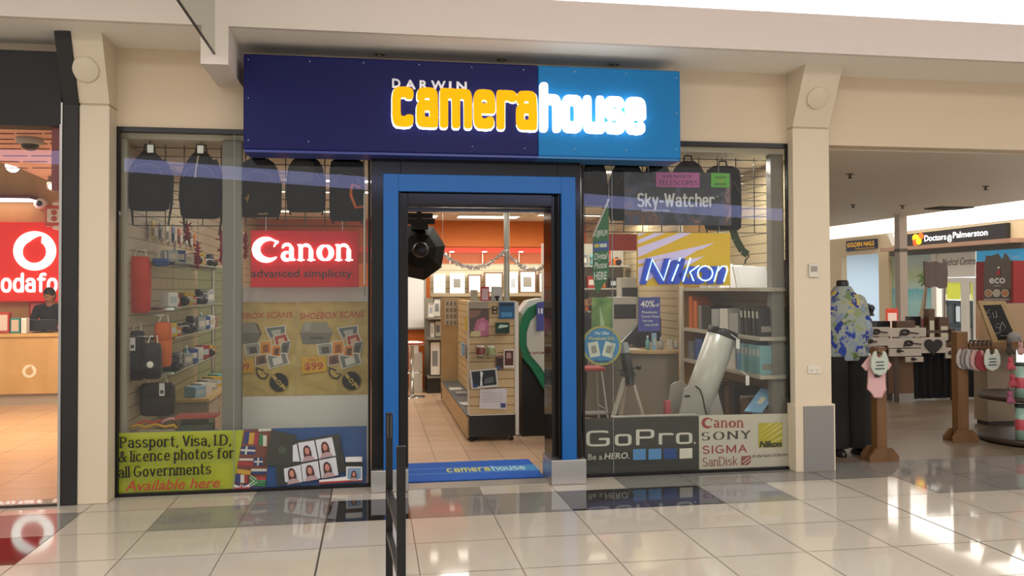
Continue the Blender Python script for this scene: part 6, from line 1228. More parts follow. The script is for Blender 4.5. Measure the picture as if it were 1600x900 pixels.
# red pelmet over the right hand displays
a, b = GY(952, 391, 10.9), GY(995, 366, 10.9); t = MB(M('#c23a1c', .5)); t.box(a.x, 3.96, 10.9, 11.0, a.z, b.z); tag(t.build('red_pelmet'), 'orange red pelmet board hanging over the service counter', 'pelmet'); 
for px in (960, 1050):
    p = GY(px, 366, 10.95); tag(MB(chrome).tube([p, (p.x, p.y, 2.9)], .004, 6).build('pelmet_wire'), ('left', 'right')[px > 1000]+' wire carrying the orange red pelmet board', 'wire', 'pelmet wires')

# ================================================================== BLACK BARRIER IN THE FOREGROUND
t = thing('barrier_stand', 'narrow black metal barrier frame seen edge on in the mall in front of the door', 'barrier'); bm_ = M('#12100f', .3, .2, name='black_barrier')
d1, d2 = 4.25, 3.55; pa, pb2 = GY(608, 650, d1), GY(626.5, 650, d2); za, zb_ = GY(608, 645, d1).z, GY(627, 697, d2).z
t.location = ((pa.x+pb2.x)/2, (d1+d2)/2, 0)
wa, wb = (GY(613.5, 650, d1)-GY(602.5, 650, d1)).x/2, (GY(633.8, 650, d2)-GY(619.5, 650, d2)).x/2
MB(bm_).box(pa.x-wa, pa.x+wa, d1-.02, d1+.02, .012, za).build('post', t, bevel=.003); MB(bm_).box(pb2.x-wb, pb2.x+wb, d2-.02, d2+.02, .012, zb_).build('post', t, bevel=.003)
m = MB(M('#2a2725', .35, .3)); zr1 = GY(608, 770, d1).z
m.bar((pa.x, d1-.02, zr1), (pb2.x, d2+.02, zr1), .03, .04); m.build('upper_rail', t)
m = MB(M('#2a2725', .35, .3)); m.bar((pa.x, d1-.02, zr1-.2), (pb2.x, d2+.02, zr1-.2), .024, .03); m.build('middle_rail', t); m = MB(M('#2a2725', .35, .3)); m.bar((pa.x, d1-.02, .12), (pb2.x, d2+.02, .12), .024, .03); m.build('lower_rail', t)
m = MB(M('#6a6560', .3, .5)); 
for x in (pa.x-.007, pa.x+.009): m.box(x-.0015, x+.0015, d1-.0215, d1-.02, za-.12, za-.01)
m.build('bright_edges', t)
for px, dd_ in ((pa.x, d1), (pb2.x, d2)): m = MB(blackm); m.box(px-.035, px+.035, dd_-.05, dd_+.05, 0, .012); m.build('foot_plate', t)
# fittings on the right column
p0, p1 = GY(1263, 433, 7.055), GY(1277.5, 412.5, 7.055); t = thing('wall_sensor', 'small white wall sensor box with a grey window on the right cream column', 'sensor', ((p0.x+p1.x)/2, 7.05, p0.z)); MB(M('#cfc8ba', .4)).box(p0.x, p1.x, 7.035, 7.06, p0.z, p1.z).build('case', t, bevel=.004); MB(M('#8f897c', .3)).box(p0.x+.015, p1.x-.015, 7.032, 7.035, p0.z+.05, p1.z-.02).build('window', t)
p0, p1 = GY(1262, 584, 7.055), GY(1281.5, 571, 7.055); t = thing('power_outlet', 'white double power outlet on the right cream column', 'power outlet', ((p0.x+p1.x)/2, 7.05, p0.z)); MB(M('#d8d0c0', .4)).box(p0.x, p1.x, 7.048, 7.06, p0.z, p1.z).build('plate', t, bevel=.002); m = MB(M('#5a554c', .5))
for x in (.28, .72): cx_ = p0.x+(p1.x-p0.x)*x; zc = (p0.z+p1.z)/2-.008; m.box(cx_-.012, cx_-.008, 7.0465, 7.048, zc, zc+.012); m.box(cx_+.008, cx_+.012, 7.0465, 7.048, zc, zc+.012); m.box(cx_-.002, cx_+.002, 7.0465, 7.048, zc-.016, zc-.004)
m.build('sockets', t)

# ================================================================== THE OPEN AREA ON THE RIGHT
wf = wood('vinyl_plank_floor', '#7d6d5d', '#67594a', (.25, 1.6, 1), 3, .35)
struct(MB(wf).box(4.1, 9.8, 7.34, 24, -.05, .0).build('floor_stall')); struct(MB(M('#82807c', .1)).box(4.1, 16, 7.197, 7.34, -.05, .0).build('trim_9'))
struct(MB(M('#cfc6b8', .2)).box(9.8, 16, 7.34, 24, -.05, .0).build('floor_corridor'))
struct(MB(M('#cdbfae', .55, noise=.03, nscale=2)).box(4.095, 9.7, 7.34, 24, 2.95, 3.05).build('ceiling_stall'))
struct(MB(cream2).box(4.0, 4.095, 7.2, 7.9, 0, 2.95).build('wall_stall_left'))
struct(MB(white_p).box(9.7, 16, 7.34, 24, 3.5, 3.6).build('ceiling_corridor'))
struct(MB(white_p).box(9.6, 9.7, 7.34, 24, 3.05, 3.5).build('wall_corridor_upper'))
XF = 12.0
def FX(px, py): return GX(px, py, XF)
struct(MB(M('#ffffff', .6, emit='#fff8f0', es=.8, name='corridor_cove_diffuser')).box(XF-.02, XF+.1, 8, 23.9, 2.915, 3.5).build('trim_10'))
fw_ = sroot('wall_far', (XF, 17, 0)); fcr = M('#dcc8a4', .6, name='far_cream')
ya, yb_, yc, yd = 18.05, 18.45, 20.15, 14.2
MB(fcr).box(XF, XF+.15, 8, 23.9, 2.46, 2.915).build('bulkhead', fw_); MB(fcr).box(XF-.05, XF+.15, ya, yb_, 0, 2.46).build('pier', fw_); MB(fcr).box(XF, XF+.15, yc, 23.9, 0, 2.46).build('pier', fw_)
m = MB(white); m.prism([GX(1394, 384, XF-.1), GX(1402, 383, XF-.1), GX(1395, 365, XF-.1), GX(1386, 366, XF-.1)], (.09, 0, 0)); m.build('slanted_bracket', fw_)
# nail bar room and clinic room behind the far wall
nb_ = M('#c9d6e0', .6, name='nail_bar_wall'); r1 = sroot('wall_nail_bar', (14, 19, 0)); MB(nb_).box(16.4, 16.5, 17.6, 23, 0, 2.8).build('rear', r1); MB(nb_).box(XF+.15, 16.4, 22.9, 23, 0, 2.8).build('side', r1); MB(nb_).box(XF+.15, 16.4, 18.0, 18.1, 0, 2.8).build('partition', r1); MB(M('#e4e8ea', .6)).box(XF+.15, 16.5, 10, 23, 2.8, 2.86).build('lid', r1)
r2 = sroot('wall_clinic', (14, 15, 0)); MB(M('#e4e2d8', .6)).box(16.4, 16.5, 10, 17.6, 0, 2.8).build('rear', r2)
t = thing('ceiling_light', 'square white ceiling light inside the nail bar', 'ceiling light', (14.4, 19.9, 2.74)); MB(white).box(13.7, 15.1, 19.2, 20.6, 2.76, 2.8).build('frame', t); MB(pan).box(13.8, 15.0, 19.3, 20.5, 2.745, 2.76).build('diffuser', t)
def FP(x): return lambda px, py: GX(px, py, x)
NX = (-1, 0, 0)
def signX(name, label, cat, base, corners, x, thick, deco, step=.002):
    Q = Print(FP(x), base, corners, thick, N=NX, step=step); deco(Q); return tag(Q.build(name), label, cat)
yb2 = M('#e8b020', .5, emit='#e8a818', es=.35); wlit = M('#ffffff', .4, emit='#ffffff', es=1.6)
class PX_(Print):
    def _fr(s, a, b, h):
        O = s.G(*a); E = s.G(*b); U = Vector((0, -1, 0)); w = abs(E.y-O.y); T = s.G(a[0], a[1]-h); return O, U, Vector((0, 0, 1)), w, (T-O).length
def signX(name, label, cat, base, corners, x, thick, deco, step=.002):
    Q = PX_(FP(x), base, corners, thick, N=NX, step=step); deco(Q); return tag(Q.build(name), label, cat)
signX('nail_bar_sign', 'small dark blue sign with yellow capital lettering over the nail bar opening', 'shop sign', M('#252a4a', .5), [(1322, 393), (1368.5, 388), (1368.5, 373), (1322, 377)], XF-.05, .05,
      lambda Q: (Q.text(yb2, 'GOLDEN NAILS', (1323.5, 386.5), (1366, 382), 6.5, bold=.02), Q.text(yb2, 'Professional Nail Care', (1337, 389.8), (1367, 386.8), 2.2)))
def clinic(Q):
    for c, cx, cy, r in (('#e2601a', 1439, 369, 4.5), ('#e8b51a', 1431, 372, 5.5), ('#e24a1a', 1431, 379, 4.5), ('#f0d21a', 1436, 377, 4.5)): Q.disc(M(c, .5, emit=c, es=.8), cx, cy, r, r*1.15, 18)
    Q.text(wlit, 'Doctors', (1445, 377), (1479, 372.2), 9, bold=.008); Q.text(wlit, '@', (1481, 376), (1488, 374.5), 9, bold=.0); Q.text(wlit, 'Palmerston', (1490, 372), (1544, 366), 9, bold=.008)
signX('clinic_sign', 'long black sign with an orange heart logo and glowing white lettering above the clinic', 'shop sign', M('#2c2a2c', .3), [(1405, 390.5), (1573, 373), (1573, 348), (1405, 367.5)], XF-.08, .08, clinic)
struct(MB(M('#b9947a', .5)).box(XF-.3, XF, 13.9, 18.0, 2.47, 2.55).build('trim_11')); struct(MB(M('#5a554c', .5)).box(XF-.06, XF+.02, 13.2, 18.0, 2.36, 2.47).build('trim_12'))
# clinic front: window with beach print, white fascia with lettering, doors
cf = sroot('wall_clinic_front', (XF, 15.5, 0)); wfr = M('#e2dfd6', .5)
yw0, yw1 = FX(1463, 440).y, 18.05
MB(wfr).box(XF, XF+.1, FX(1524, 440).y, yw0, FX(1490, 442).z+.12, 2.36).build('white_fascia', cf)
bp_ = node_mat('beach_print', .5); m_, nt, b = bp_; g = nt.nodes.new('ShaderNodeNewGeometry'); sp = nt.nodes.new('ShaderNodeSeparateXYZ'); nt.links.new(g.outputs['Position'], sp.inputs[0]); r = ramp(nt, [(.0, '#9ad0d0'), (.30, '#a5d8d8'), (.50, '#6fbfc9'), (.52, '#b9cfc4'), (.70, '#a9b98a'), (1, '#c5d9e0')])
mr = nt.nodes.new('ShaderNodeMapRange'); mr.inputs[1].default_value = .8; mr.inputs[2].default_value = 2.4; nt.links.new(sp.outputs[2], mr.inputs[0]); n = tex_noise(nt, 3, (1, 1, 1)); ad = nt.nodes.new('ShaderNodeMath'); ad.operation = 'MULTIPLY_ADD'; ad.inputs[1].default_value = .25; ad.use_clamp = True
sb_ = nt.nodes.new('ShaderNodeMath'); sb_.operation = 'SUBTRACT'; sb_.inputs[1].default_value = .125; nt.links.new(n.outputs['Fac'], ad.inputs[0]); nt.links.new(mr.outputs[0], ad.inputs[2]); nt.links.new(ad.outputs[0], sb_.inputs[0]); nt.links.new(sb_.outputs[0], r.inputs[0]); nt.links.new(r.outputs[0], b.inputs['Base Color'])
Q = MB(m_); Q.box(XF+.03, XF+.06, yw0+.1, yw1, .3, 2.36); t = thing('beach_mural', 'pale beach and palm tree picture covering the clinic window', 'mural', (XF+.045, 17.4, .3)); Q.build('picture', t)
pt = MB(M('#b9a58c', .6)); o = lambda px, py: GX(px, py, XF+.025); pt.tube([o(1437, 505), o(1443, 478), o(1446, 455), o(1448, 438)], [.06, .045, .04, .03], 7); pt.build('palm_trunk', t)
pl = MB(M('#6f9150', .6))
for a, l in ((200, 16), (160, 18), (230, 15), (120, 16), (330, 15), (20, 17), (60, 15), (285, 14)):
    c = (1449, 437); e = (c[0]+l*math.cos(math.radians(a)), c[1]-l*.9*math.sin(math.radians(a))); md_ = ((c[0]+e[0])/2, (c[1]+e[1])/2-4); p_ = [o(*c), o(md_[0]-1.5, md_[1]-2.5), o(*e), o(md_[0]+1, md_[1]+2.5)]; pl.prism(p_, (-.012, 0, 0))
pl.build('palm_leaves', t)
MB(wfr).box(XF-.02, XF+.1, yw0-.02, yw0+.14, 0, 2.36).build('mullion', cf)
def doorset(px0, px1, lab):
    y1, y0 = FX(px0, 440).y, FX(px1, 440).y; t = thing('clinic_door', lab, 'door', (XF+.04, (y0+y1)/2, 0), None); t['kind'] = 'structure'
    m = MB(wfr); zt_ = FX((px0+px1)/2, 434).z; m.box(XF, XF+.08, y0, y0+.12, 0, zt_); m.box(XF, XF+.08, y1-.12, y1, 0, zt_); m.box(XF, XF+.08, y0+.12, y1-.12, zt_-.1, zt_); m.box(XF, XF+.08, y0+.12, y1-.12, 0, .15); m.build('frame', t)
    MB(M('#c3d4b8', .4)).box(XF+.03, XF+.05, y0+.12, y1-.12, 1.5, zt_-.1).build('upper_glass', t); MB(M('#d8de4e', .5, emit='#d8de50', es=.25)).box(XF+.022, XF+.03, y0+.16, y1-.14, 1.38, 1.8).build('yellow_notice', t); MB(M('#56666c', .3)).box(XF+.03, XF+.05, y0+.12, y1-.12, .15, 1.36).build('lower_glass', t)
    m = MB(M('#34484e', .4)); m.box(XF+.005, XF+.03, y0+.14, y1-.12, 1.28, 1.36); m.box(XF+.005, XF+.03, y0+.14, y1-.12, .8, .88); m.box(XF+.005, XF+.03, (y0+y1)/2-.03, (y0+y1)/2+.03, .88, 1.28); m.build('dark_rails', t); 
    MB(M('#d5e4e8', .3, emit='#d5e4e8', es=.2)).box(XF+.024, XF+.03, y0+.18, (y0+y1)/2-.05, .92, 1.24).build('bright_pane', t)
doorset(1471, 1507, 'white framed clinic door with yellow notices and dark lower rails'); doorset(1508, 1526, 'narrow white framed clinic side door next to the red display')
m = MB(M('#2a2826', .5)); O = FX(1472, 415); O.x = XF-.002; w = abs(FX(1524, 415).y-O.y); put_text(m, 'Medical Centre', O, (0, -1, 0), (0, 0, 1), w, (FX(1472, 404).z-O.z), shear=.25, N=NX, bold=.0); m.build('lettering', cf)
# red display with grey eco banner, blue travel poster
skyb = M('#3fa6d8', .5, emit='#3fa6d8', es=.18)
def travel(Q): Q.poly(M('#5a1630', .5), [(1593, 447), (1593, 430), (1602, 427), (1612, 430), (1612, 452), (1600, 453)]); Q.poly(M('#7fd0e8', .5), [(1526, 468), (1640, 466), (1640, 474), (1526, 474)]); Q.text(M('#c9e6f2', .5), 'Travel', (1578, 404), (1592, 402), 5, shear=.2)
signX('travel_poster', 'large bright blue poster behind the red display at the right edge of the photo', 'poster', skyb, [(1526, 476), (1640, 476), (1640, 384), (1526, 392)], XF-.02, .02, travel)
xe_ = 11.2
def eco(Q):
    gy = M('#6b645c', .6); Q.poly(gy, [(1537, 470), (1579, 470), (1580, 408), (1574, 398), (1570, 395), (1566, 405), (1560, 396), (1548, 400), (1541, 399), (1538, 412)])
    Q.text(M('#f2f2ee', .5), 'eco', (1546, 443), (1571, 443), 8.5, bold=.02, base=False); Q.text(M('#c9c9c4', .5), 'store', (1553, 448), (1564, 448), 3); Q.poly(M('#b5343c', .5), [(1556, 430), (1564, 430), (1563, 420), (1558, 424)]); Q.disc(M('#e6e2da', .5), 1561, 418, 2, n=10)
    for c, cx in (('#b9926a', 1545.5), ('#c9c4b2', 1558.5), ('#c98a5a', 1572)): Q.disc(M('#d9d2c4', .6), cx, 458, 6.2, n=20); Q.disc(M(c, .6), cx, 458, 5, n=20)
    Q.rect(M('#c9beb4', .6), 1539, 467, 1578, 468.5)
signX('eco_display', 'red framed grey banner with white lettering and three round pictures behind the stall', 'banner', M('#8d1f1d', .5), [(1525, 474), (1583.5, 474), (1583.5, 407), (1525, 409)], xe_, .25, eco)
t = MB(M('#a52a24', .5)); t.prism([GX(x, y, xe_+.05) for x, y in ((1525, 530), (1533, 530), (1532, 474), (1525, 474))], (.2, 0, 0)); tag(t.build('red_board'), 'narrow red board standing below the red framed banner', 'board')
t = thing('sale_board', 'small red and white notice on the far side of the nail bar opening', 'notice', GX(1316, 477, 12.6)); m = MB(M('#b0282c', .5)); m.prism([GX(x, y, 12.6) for x, y in ((1312, 478), (1323, 477), (1323, 459), (1312, 460))], (.03, 0, 0)); m.build('board', t); m = MB(M('#d8a9a4', .5)); m.prism([GX(x, y, 12.595) for x, y in ((1313.5, 470), (1321.5, 469), (1321.5, 467), (1313.5, 468))], (.004, 0, 0)); m.build('white_line', t)
t = MB(M('#c99a94', .5)); t.prism([GX(x, y, 16.38) for x, y in ((1327, 452), (1337, 451), (1337, 420), (1327, 420))], (.01, 0, 0)); t.use(M('#e2d2cc', .5)); t.prism([GX(x, y, 16.37) for x, y in ((1329, 446), (1335, 446), (1335, 430), (1329, 430))], (.009, 0, 0)); tag(t.build('wall_print'), 'pale red printed poster on the light blue nail bar wall', 'poster')
for i, px in enumerate((1374, 1389)):
    p = GX(px, 492, 12.9); p.z = 0; p.y = (19.7, 18.75)[i]; t = thing('salon_chair', f'dark red salon chair in the nail bar, {ORD[i]} from the left', 'salon chair', p, 'salon chairs'); rdm = M('#7a1c28', .5); z1 = GX(px, 452+5*(i % 2), 12.9).z
    MB(rdm).box(p.x-.3, p.x+.3, p.y-.28, p.y+.28, .42, .58).build('seat', t, bevel=.05); MB(rdm).box(p.x+.2, p.x+.34, p.y-.27, p.y+.27, .55, z1-.15).build('backrest', t, bevel=.05); m = MB(M('#e2d6d2', .5)); m.ball((p.x+.22, p.y, z1-.1), (.12, .2, .13), 14); m.build('head_cushion', t); MB(chrome).lathe([(.001, 0), (.28, 0), (.26, .03), (.05, .06), (.05, .42), (.001, .42)], p, n=20).build('pedestal', t)
# thin post and ceiling fittings
px_, py_ = 9.45, 13.9; t = thing('stall_post', 'slim grey brown square post from floor to ceiling in the open area', 'post', (px_, py_, 0)); MB(M('#c9b9aa', .5)).box(px_-.075, px_+.075, py_-.075, py_+.075, .02, 2.95).build('shaft', t); MB(M('#6a5c50', .5)).box(px_-.12, px_+.12, py_-.12, py_+.12, 0, .02).build('foot_plate', t); MB(M('#6a5c50', .5)).box(px_-.082, px_+.082, py_-.082, py_+.082, 2.28, 2.34).build('collar', t)
for i, (px, py) in enumerate(((1328, 272), (1540, 291), (1410, 321), (1333, 320))):
    p = GZ(px, py, 2.95); t = thing('sprinkler', ('fire sprinkler nearest the right cream column', 'fire sprinkler nearest the right edge of the photo', 'fire sprinkler directly in front of the slim post', 'small fire sprinkler above the nail bar sign')[i], 'sprinkler', p, 'ceiling sprinklers'); MB(M('#5a5048', .5)).lathe([(.001, 0), (.045, 0), (.04, -.008), (.014, -.012), (.014, -.045), (.001, -.045)], p, n=16).build('cup', t); MB(M('#3a322c', .5)).lathe([(.001, -.05), (.028, -.05), (.028, -.044), (.001, -.044)], p, n=14).build('deflector', t)
t = thing('ceiling_vent', 'dark square air vent in the ceiling of the open area', 'vent', GZ(1480, 324, 2.95)); m = MB(M('#1c1815', .6)); o = [GZ(x, y, 2.95) for x, y in ((1445, 325.5), (1470, 322.5), (1521, 323), (1490, 326.5))]; m.prism(o, (0, 0, -.006)); m.build('grille', t)
m = MB(M('#4a423a', .5)); m.tube([q+Vector((0, 0, -.01)) for q in o], .014, 6, True); m.build('rim', t)
# display table with a black cloth
tz = .73; Yt = 11.2; tx0, tx1 = GY(1388, 600, Yt).x, GY(1541, 600, Yt).x; xm_ = GY(1426, 600, Yt).x
t = thing('display_table', 'long stall table with a brown panelled end and a dark top', 'table', ((tx0+tx1)/2, Yt+.5, 0)); MB(M('#3a2f26', .5)).box(tx0, tx1, Yt, Yt+1.0, tz-.04, tz).build('tabletop', t)
for x, y in ((tx0+.05, Yt+.05), (tx1-.05, Yt+.05), (tx0+.05, Yt+.95), (tx1-.05, Yt+.95)): MB(M('#3a2f26', .5)).box(x-.03, x+.03, y-.03, y+.03, 0, tz-.04).build('leg', t)
MB(wood('brown_board', '#7a5636', '#684728', (1, 1, .2), 4)).box(tx0, xm_, Yt-.02, Yt-.002, .1, tz-.002).build('brown_panel', t)
m = MB(M('#0c0b0b', .9, name='black_cloth_table')); n_ = 60; top_, bot_ = [], []
for i in range(n_+1):
    x = xm_+(tx1-xm_+.03)*i/n_; y = Yt-.03-.018*math.sin(i*1.1)-.008*math.sin(i*2.7); top_.append(Vector((x, Yt-.012, tz+.006))); bot_.append(Vector((x, y, .02)))
for i in range(n_): m.add([top_[i], top_[i+1], bot_[i+1], bot_[i]], [(3, 2, 1, 0)], True)
m.box(xm_, tx1+.03, Yt-.012, Yt+1.0, tz+.002, tz+.008); tag(m.build('black_tablecloth'), 'black cloth hanging to the floor over the front of the stall table', 'tablecloth')
# white board display on the table: planks with hooks, ribbons and hearts
Yd_ = 11.0; wp_ = wood('weathered_white_plank', '#c4b9ad', '#aca295', (.2, 1, 1.5), 4, .7); dk_ = M('#241f1d', .6)
def plank(label, px0, px1, pyt, pyb, Y, deco):
    a, b = GY(px0, pyb, Y), GY(px1, pyt, Y); t = thing('plank_sign', label, 'plank sign', ((a.x+b.x)/2, Y, a.z), 'weathered white planks on the stall'); MB(wp_).box(a.x, b.x, Y, Y+.03, a.z, b.z).build('plank', t, bevel=.004); m = MB(dk_); deco(m, Y-.001); m.build('dark_ornament', t)
def bow(cx, cy, s): 
    def f(m, Y):
        m.tube([GY(cx+s*1.0*math.cos(a), cy+s*.55*math.sin(a), Y-.01) for a in [i*PI/6 for i in range(12)]], .018, 6, True); m.tube([GY(cx-s*.9, cy+s*.4, Y-.01), GY(cx-s*1.3, cy+s*.9, Y-.01)], .016, 6); m.tube([GY(cx+s*.9, cy, Y-.01), GY(cx+s*3.6, cy+s*.35, Y-.01)], .008, 5)
    return f
def heart(cx, cy, s):
    def f(m, Y):
        o = []
        for i in range(28):
            a = 2*PI*i/28; o.append(GY(cx+s*math.sin(a)**3*1.0, cy-s*.065*(13*math.cos(a)-5*math.cos(2*a)-2*math.cos(3*a)-math.cos(4*a)), Y-.02))
        m.prism(o, (0, .018, 0))
    return f
for args in (('top left weathered plank with a small dark bow', 1343, 1390, 511, 526, Yd_, bow(1369, 518, 5)), ('top right weathered plank with a knotted dark bow', 1390, 1447, 512, 527, Yd_, bow(1414, 519, 6)), ('middle left weathered plank with a dark strip', 1346, 1388, 527, 541, Yd_, bow(1360, 533, 3)), ('middle weathered plank with a dark heart shaped bow', 1388, 1440, 528, 544, Yd_, bow(1420, 536, 5.5)), ('right weathered plank with a big black heart', 1440, 1478, 527, 552, Yd_, heart(1459, 541, 14)), ('low long weathered plank with a thin dark line', 1390, 1440, 544.5, 557, Yd_, bow(1405, 548, 2)), ('small low plank card hung below the others', 1416, 1443, 557.5, 566, Yd_-.05, bow(1427, 561, 1.6)), ('pale crumpled plank at the right end of the stall front', 1478, 1495, 543, 560, Yd_, bow(1486, 551, 2.5))): plank(*args)
# leaning backing and rail carrying the planks
t = thing('display_rack', 'dark timber rack standing on the floor behind the weathered planks', 'rack', (GY(1415, 540, Yd_).x, Yd_+.06, 0)); tm = wood('dark_timber', '#4d3a28', '#3c2c1e', (1, 1, .2), 5)
for px in (1350, 1400, 1488): x = GY(px, 540, Yd_+.05).x; MB(tm).box(x-.03, x+.03, Yd_+.034, Yd_+.075, 0, GY(px, 514, Yd_).z).build('upright', t)
for py in (519, 535, 549): z = GY(1415, py, Yd_+.05).z; MB(tm).box(GY(1343, py, Yd_).x, GY(1493, py, Yd_).x, Yd_+.076, Yd_+.1, z-.02, z+.02).build('rail', t)
# goods on the table behind
rg = random.Random(5)
for i, (px, py, w, h, c, nm) in enumerate(((1442, 511, .10, .28, 'brown', 'tall brown'), (1452, 511, .12, .13, 'red', 'dark red'), (1461, 511, .16, .16, 'brown', 'square brown'), (1430, 511, .18, .16, 'black', 'round topped black'), (1402, 511, .3, .1, 'brown', 'flat brown'), (1380, 511, .22, .09, 'black', 'low black'))):
    p = GY(px, py, 11.6); goods('carton', c, (p.x, 11.45+.2*(i % 2), tz+.008), (w, .12, p.z-tz-.01+h), f'{nm} trinket box on the stall table', 'trinket boxes on the stall table')
slabthing('cream_board', 'blank cream board leaning behind the trinket boxes on the stall table', 'board', 1449, 1478, 503, 527, 11.9, .02, M('#b9a688', .6), z0=tz+.008)
slabthing('red_sale_sign', 'small lit red and white sale card on the stall behind the planks', 'sale card', 1385, 1403, 482, 500, 11.95, .02, M('#d2452e', .5, emit='#d2452e', es=.3), M('#eecfbf', .5, emit='#eecfbf', es=.3), z0=tz+.008)
# hanging driftwood boards on thin stems
for lab, pts_, px in (('pair of grey driftwood boards raised on thin stems in front of the clinic window', [(1444, 408), (1452, 410), (1462, 408), (1470, 411), (1480, 409), (1481, 428), (1480, 449), (1470, 451), (1462, 447), (1453, 450), (1446, 446)], (1448, 1476)),):
    t = thing('driftwood_board', lab, 'board', GY(1462, 520, 12.4)); m = MB(wood('driftwood', '#7d7069', '#6a5f59', (1, 1, .15), 6, .8)); m.prism([GY(x, y, 12.4) for x, y in pts_], (0, .03, 0)); m.build('board', t); m = MB(M('#9a8b80', .6))
    for x in px: m.tube([GY(x, 448, 12.42), GY(x-6*(x < 1460), 520, 12.42), (GY(x, 520, 12.42).x, 12.42, 0)], .014, 6)
    m.build('stems', t)
# wooden garment stands
pine = wood('rough_pine', '#7d5832', '#5f4124', (1, 1, .1), 5, .55)
def stand(label, bx, by, w, zt_, px_b0, px_b1):
    t = thing('garment_post', label, 'wooden post', (bx, by, 0), 'rough pine posts of the garment rack'); MB(pine).box(bx-w/2, bx+w/2, by-.05, by+.05, .02, zt_).build('post', t, bevel=.006)
    for dy in (-.085, .055): m = MB(pine); m.prism([(bx-.15, by+dy, 0), (bx+.15, by+dy, 0), (bx+.15, by+dy, .05), (bx+.08, by+dy, .13), (bx-.08, by+dy, .13), (bx-.15, by+dy, .05)], (0, .03, 0)); m.build('foot', t)
p1_ = GZ(1376, 722, 0); p2_ = GZ(1512, 691, 0)
stand('rough pine post with splayed feet holding the pink bodysuit', p1_.x+.04, p1_.y+.08, .105, 1.08, 0, 0); stand('taller rough pine post with splayed feet beside the hanging bibs', p2_.x-.02, p2_.y+.08, .13, 1.17, 0, 0)
a_, b_ = Vector((p1_.x-.15, p1_.y+.0, 1.06)), Vector((p2_.x-.09, p2_.y+.05, 1.1))
a2, b2 = GY(1513, 540, 8.1), GY(1615, 536, 8.1)
t = MB(pine); t.bar(a2, b2, .035, .05); tag(t.build('garment_rail'), 'pine rail carrying the row of hanging baby bibs', 'rail')
# baby clothes
def bodysuit(label, px, py, s, Y, col, bibcol=None):
    """front outline of a short sleeved bodysuit, cut as a thick cloth"""
    o = [(-6, -24), (-12, -21), (-24, -6), (-17, 2), (-13, -2), (-14, 20), (-15, 30), (-9, 36), (-5, 43), (7, 43), (10, 36), (14, 30), (13, 20), (13, -2), (18, 0), (23, -8), (12, -21), (7, -24), (3, -18), (-2, -18)]
    t = thing('baby_bodysuit', label, 'baby clothes', GY(px, py+44*s, Y)); m = MB(M(col, .85)); P_ = [GY(px+x*s, py+y*s, Y) for x, y in o]; m.prism(P_, (0, .025, 0)); m.build('cloth', t, bevel=.006); m = MB(M('#b98f92', .8)); m.tube([GY(px+x*s, py+y*s, Y-.003) for x, y in ((-15, 30), (-9, 36), (-5, 43), (7, 43), (10, 36), (14, 30))], .006, 6); m.build('leg_binding', t)
    m = MB(M('#5a4a4c', .7)); m.prism([GY(px+x*s, py+y*s, Y-.004) for x, y in ((-6, 8), (4, 6), (7, 9), (2, 12), (-4, 12))], (0, .003, 0)); m.build('print', t)
    m = MB(M('#2a2420', .5)); m.tube([GY(px-9*s, py-23*s, Y+.01), GY(px, py-28*s, Y+.01), GY(px+9*s, py-23*s, Y+.01)], .008, 6); m.tube([GY(px, py-28*s, Y+.01), GY(px, py-36*s, Y+.01), GY(px+3*s, py-38*s, Y+.03)], .005, 6); m.build('hanger', t)
bodysuit('pale pink baby bodysuit hanging on the first pine post', 1371, 578, 1.0, 7.26, '#d4a9a6')
def bib(label, px, py, s, Y, col, group='bibs on the pine rail', words=True):
    o = [(-9, -15), (-5, -17), (-4, -9), (0, -6), (4, -9), (5, -17), (9, -15), (13, -4), (13, 8), (9, 16), (0, 20), (-9, 16), (-13, 8), (-13, -4)]
    t = thing('baby_bib', label, 'baby bib', GY(px, py+20*s, Y), group); m = MB(M(col, .85)); m.prism([GY(px+x*s, py+y*s, Y) for x, y in o], (0, .018, 0)); m.build('cloth', t, bevel=.004)
    if words:
        m = MB(M('#4a5a58', .7))
        for i, (a, b_) in enumerate(((-6, 6), (-5, 6), (-7, 7))): m.prism([GY(px+x*s, py+y*s, Y-.003) for x, y in ((a, -1+5*i), (b_, -1.5+5*i), (b_, .4+5*i), (a, 1+5*i))], (0, .002, 0))
        m.build('print', t)
bib('pale mint bib with grey print hanging over the pink bodysuit', 1375, 566, 1.05, 7.20, '#b7bfb0', None)
for i, (px, py, c, nm) in enumerate(((1507, 560, '#b9b2aa', 'pale grey bib at the post end'), (1514, 560, '#8f8a86', 'mid grey bib, second from the post'), (1521, 561, '#a8a09c', 'light grey bib, third from the post'), (1529, 562, '#c29a94', 'pink bib, fourth from the post'), (1537, 562, '#8d2f38', 'dark red bib beside the white bib'), (1551, 561, '#c4c8bc', 'white bib with dark print facing the viewer'))):
    bib(nm+' on the pine rail', px, py, .95 if i == 5 else .9, 8.06-.03*i, c, 'bibs on the pine rail', i == 5)
for i in range(5):
    p = GY(1518+i*7, 538, 8.1); tag(MB(M('#1c1917', .5)).tube([p+Vector((-.012, -.045, -.02)), p+Vector((-.004, -.03, .035)), p+Vector((.004, .03, .04)), p+Vector((.012, .045, .0))], .008, 6).build('bib_hanger'), f'black bib hanger over the pine rail, {ORD[i]} from the post', 'hanger', 'bib hangers')
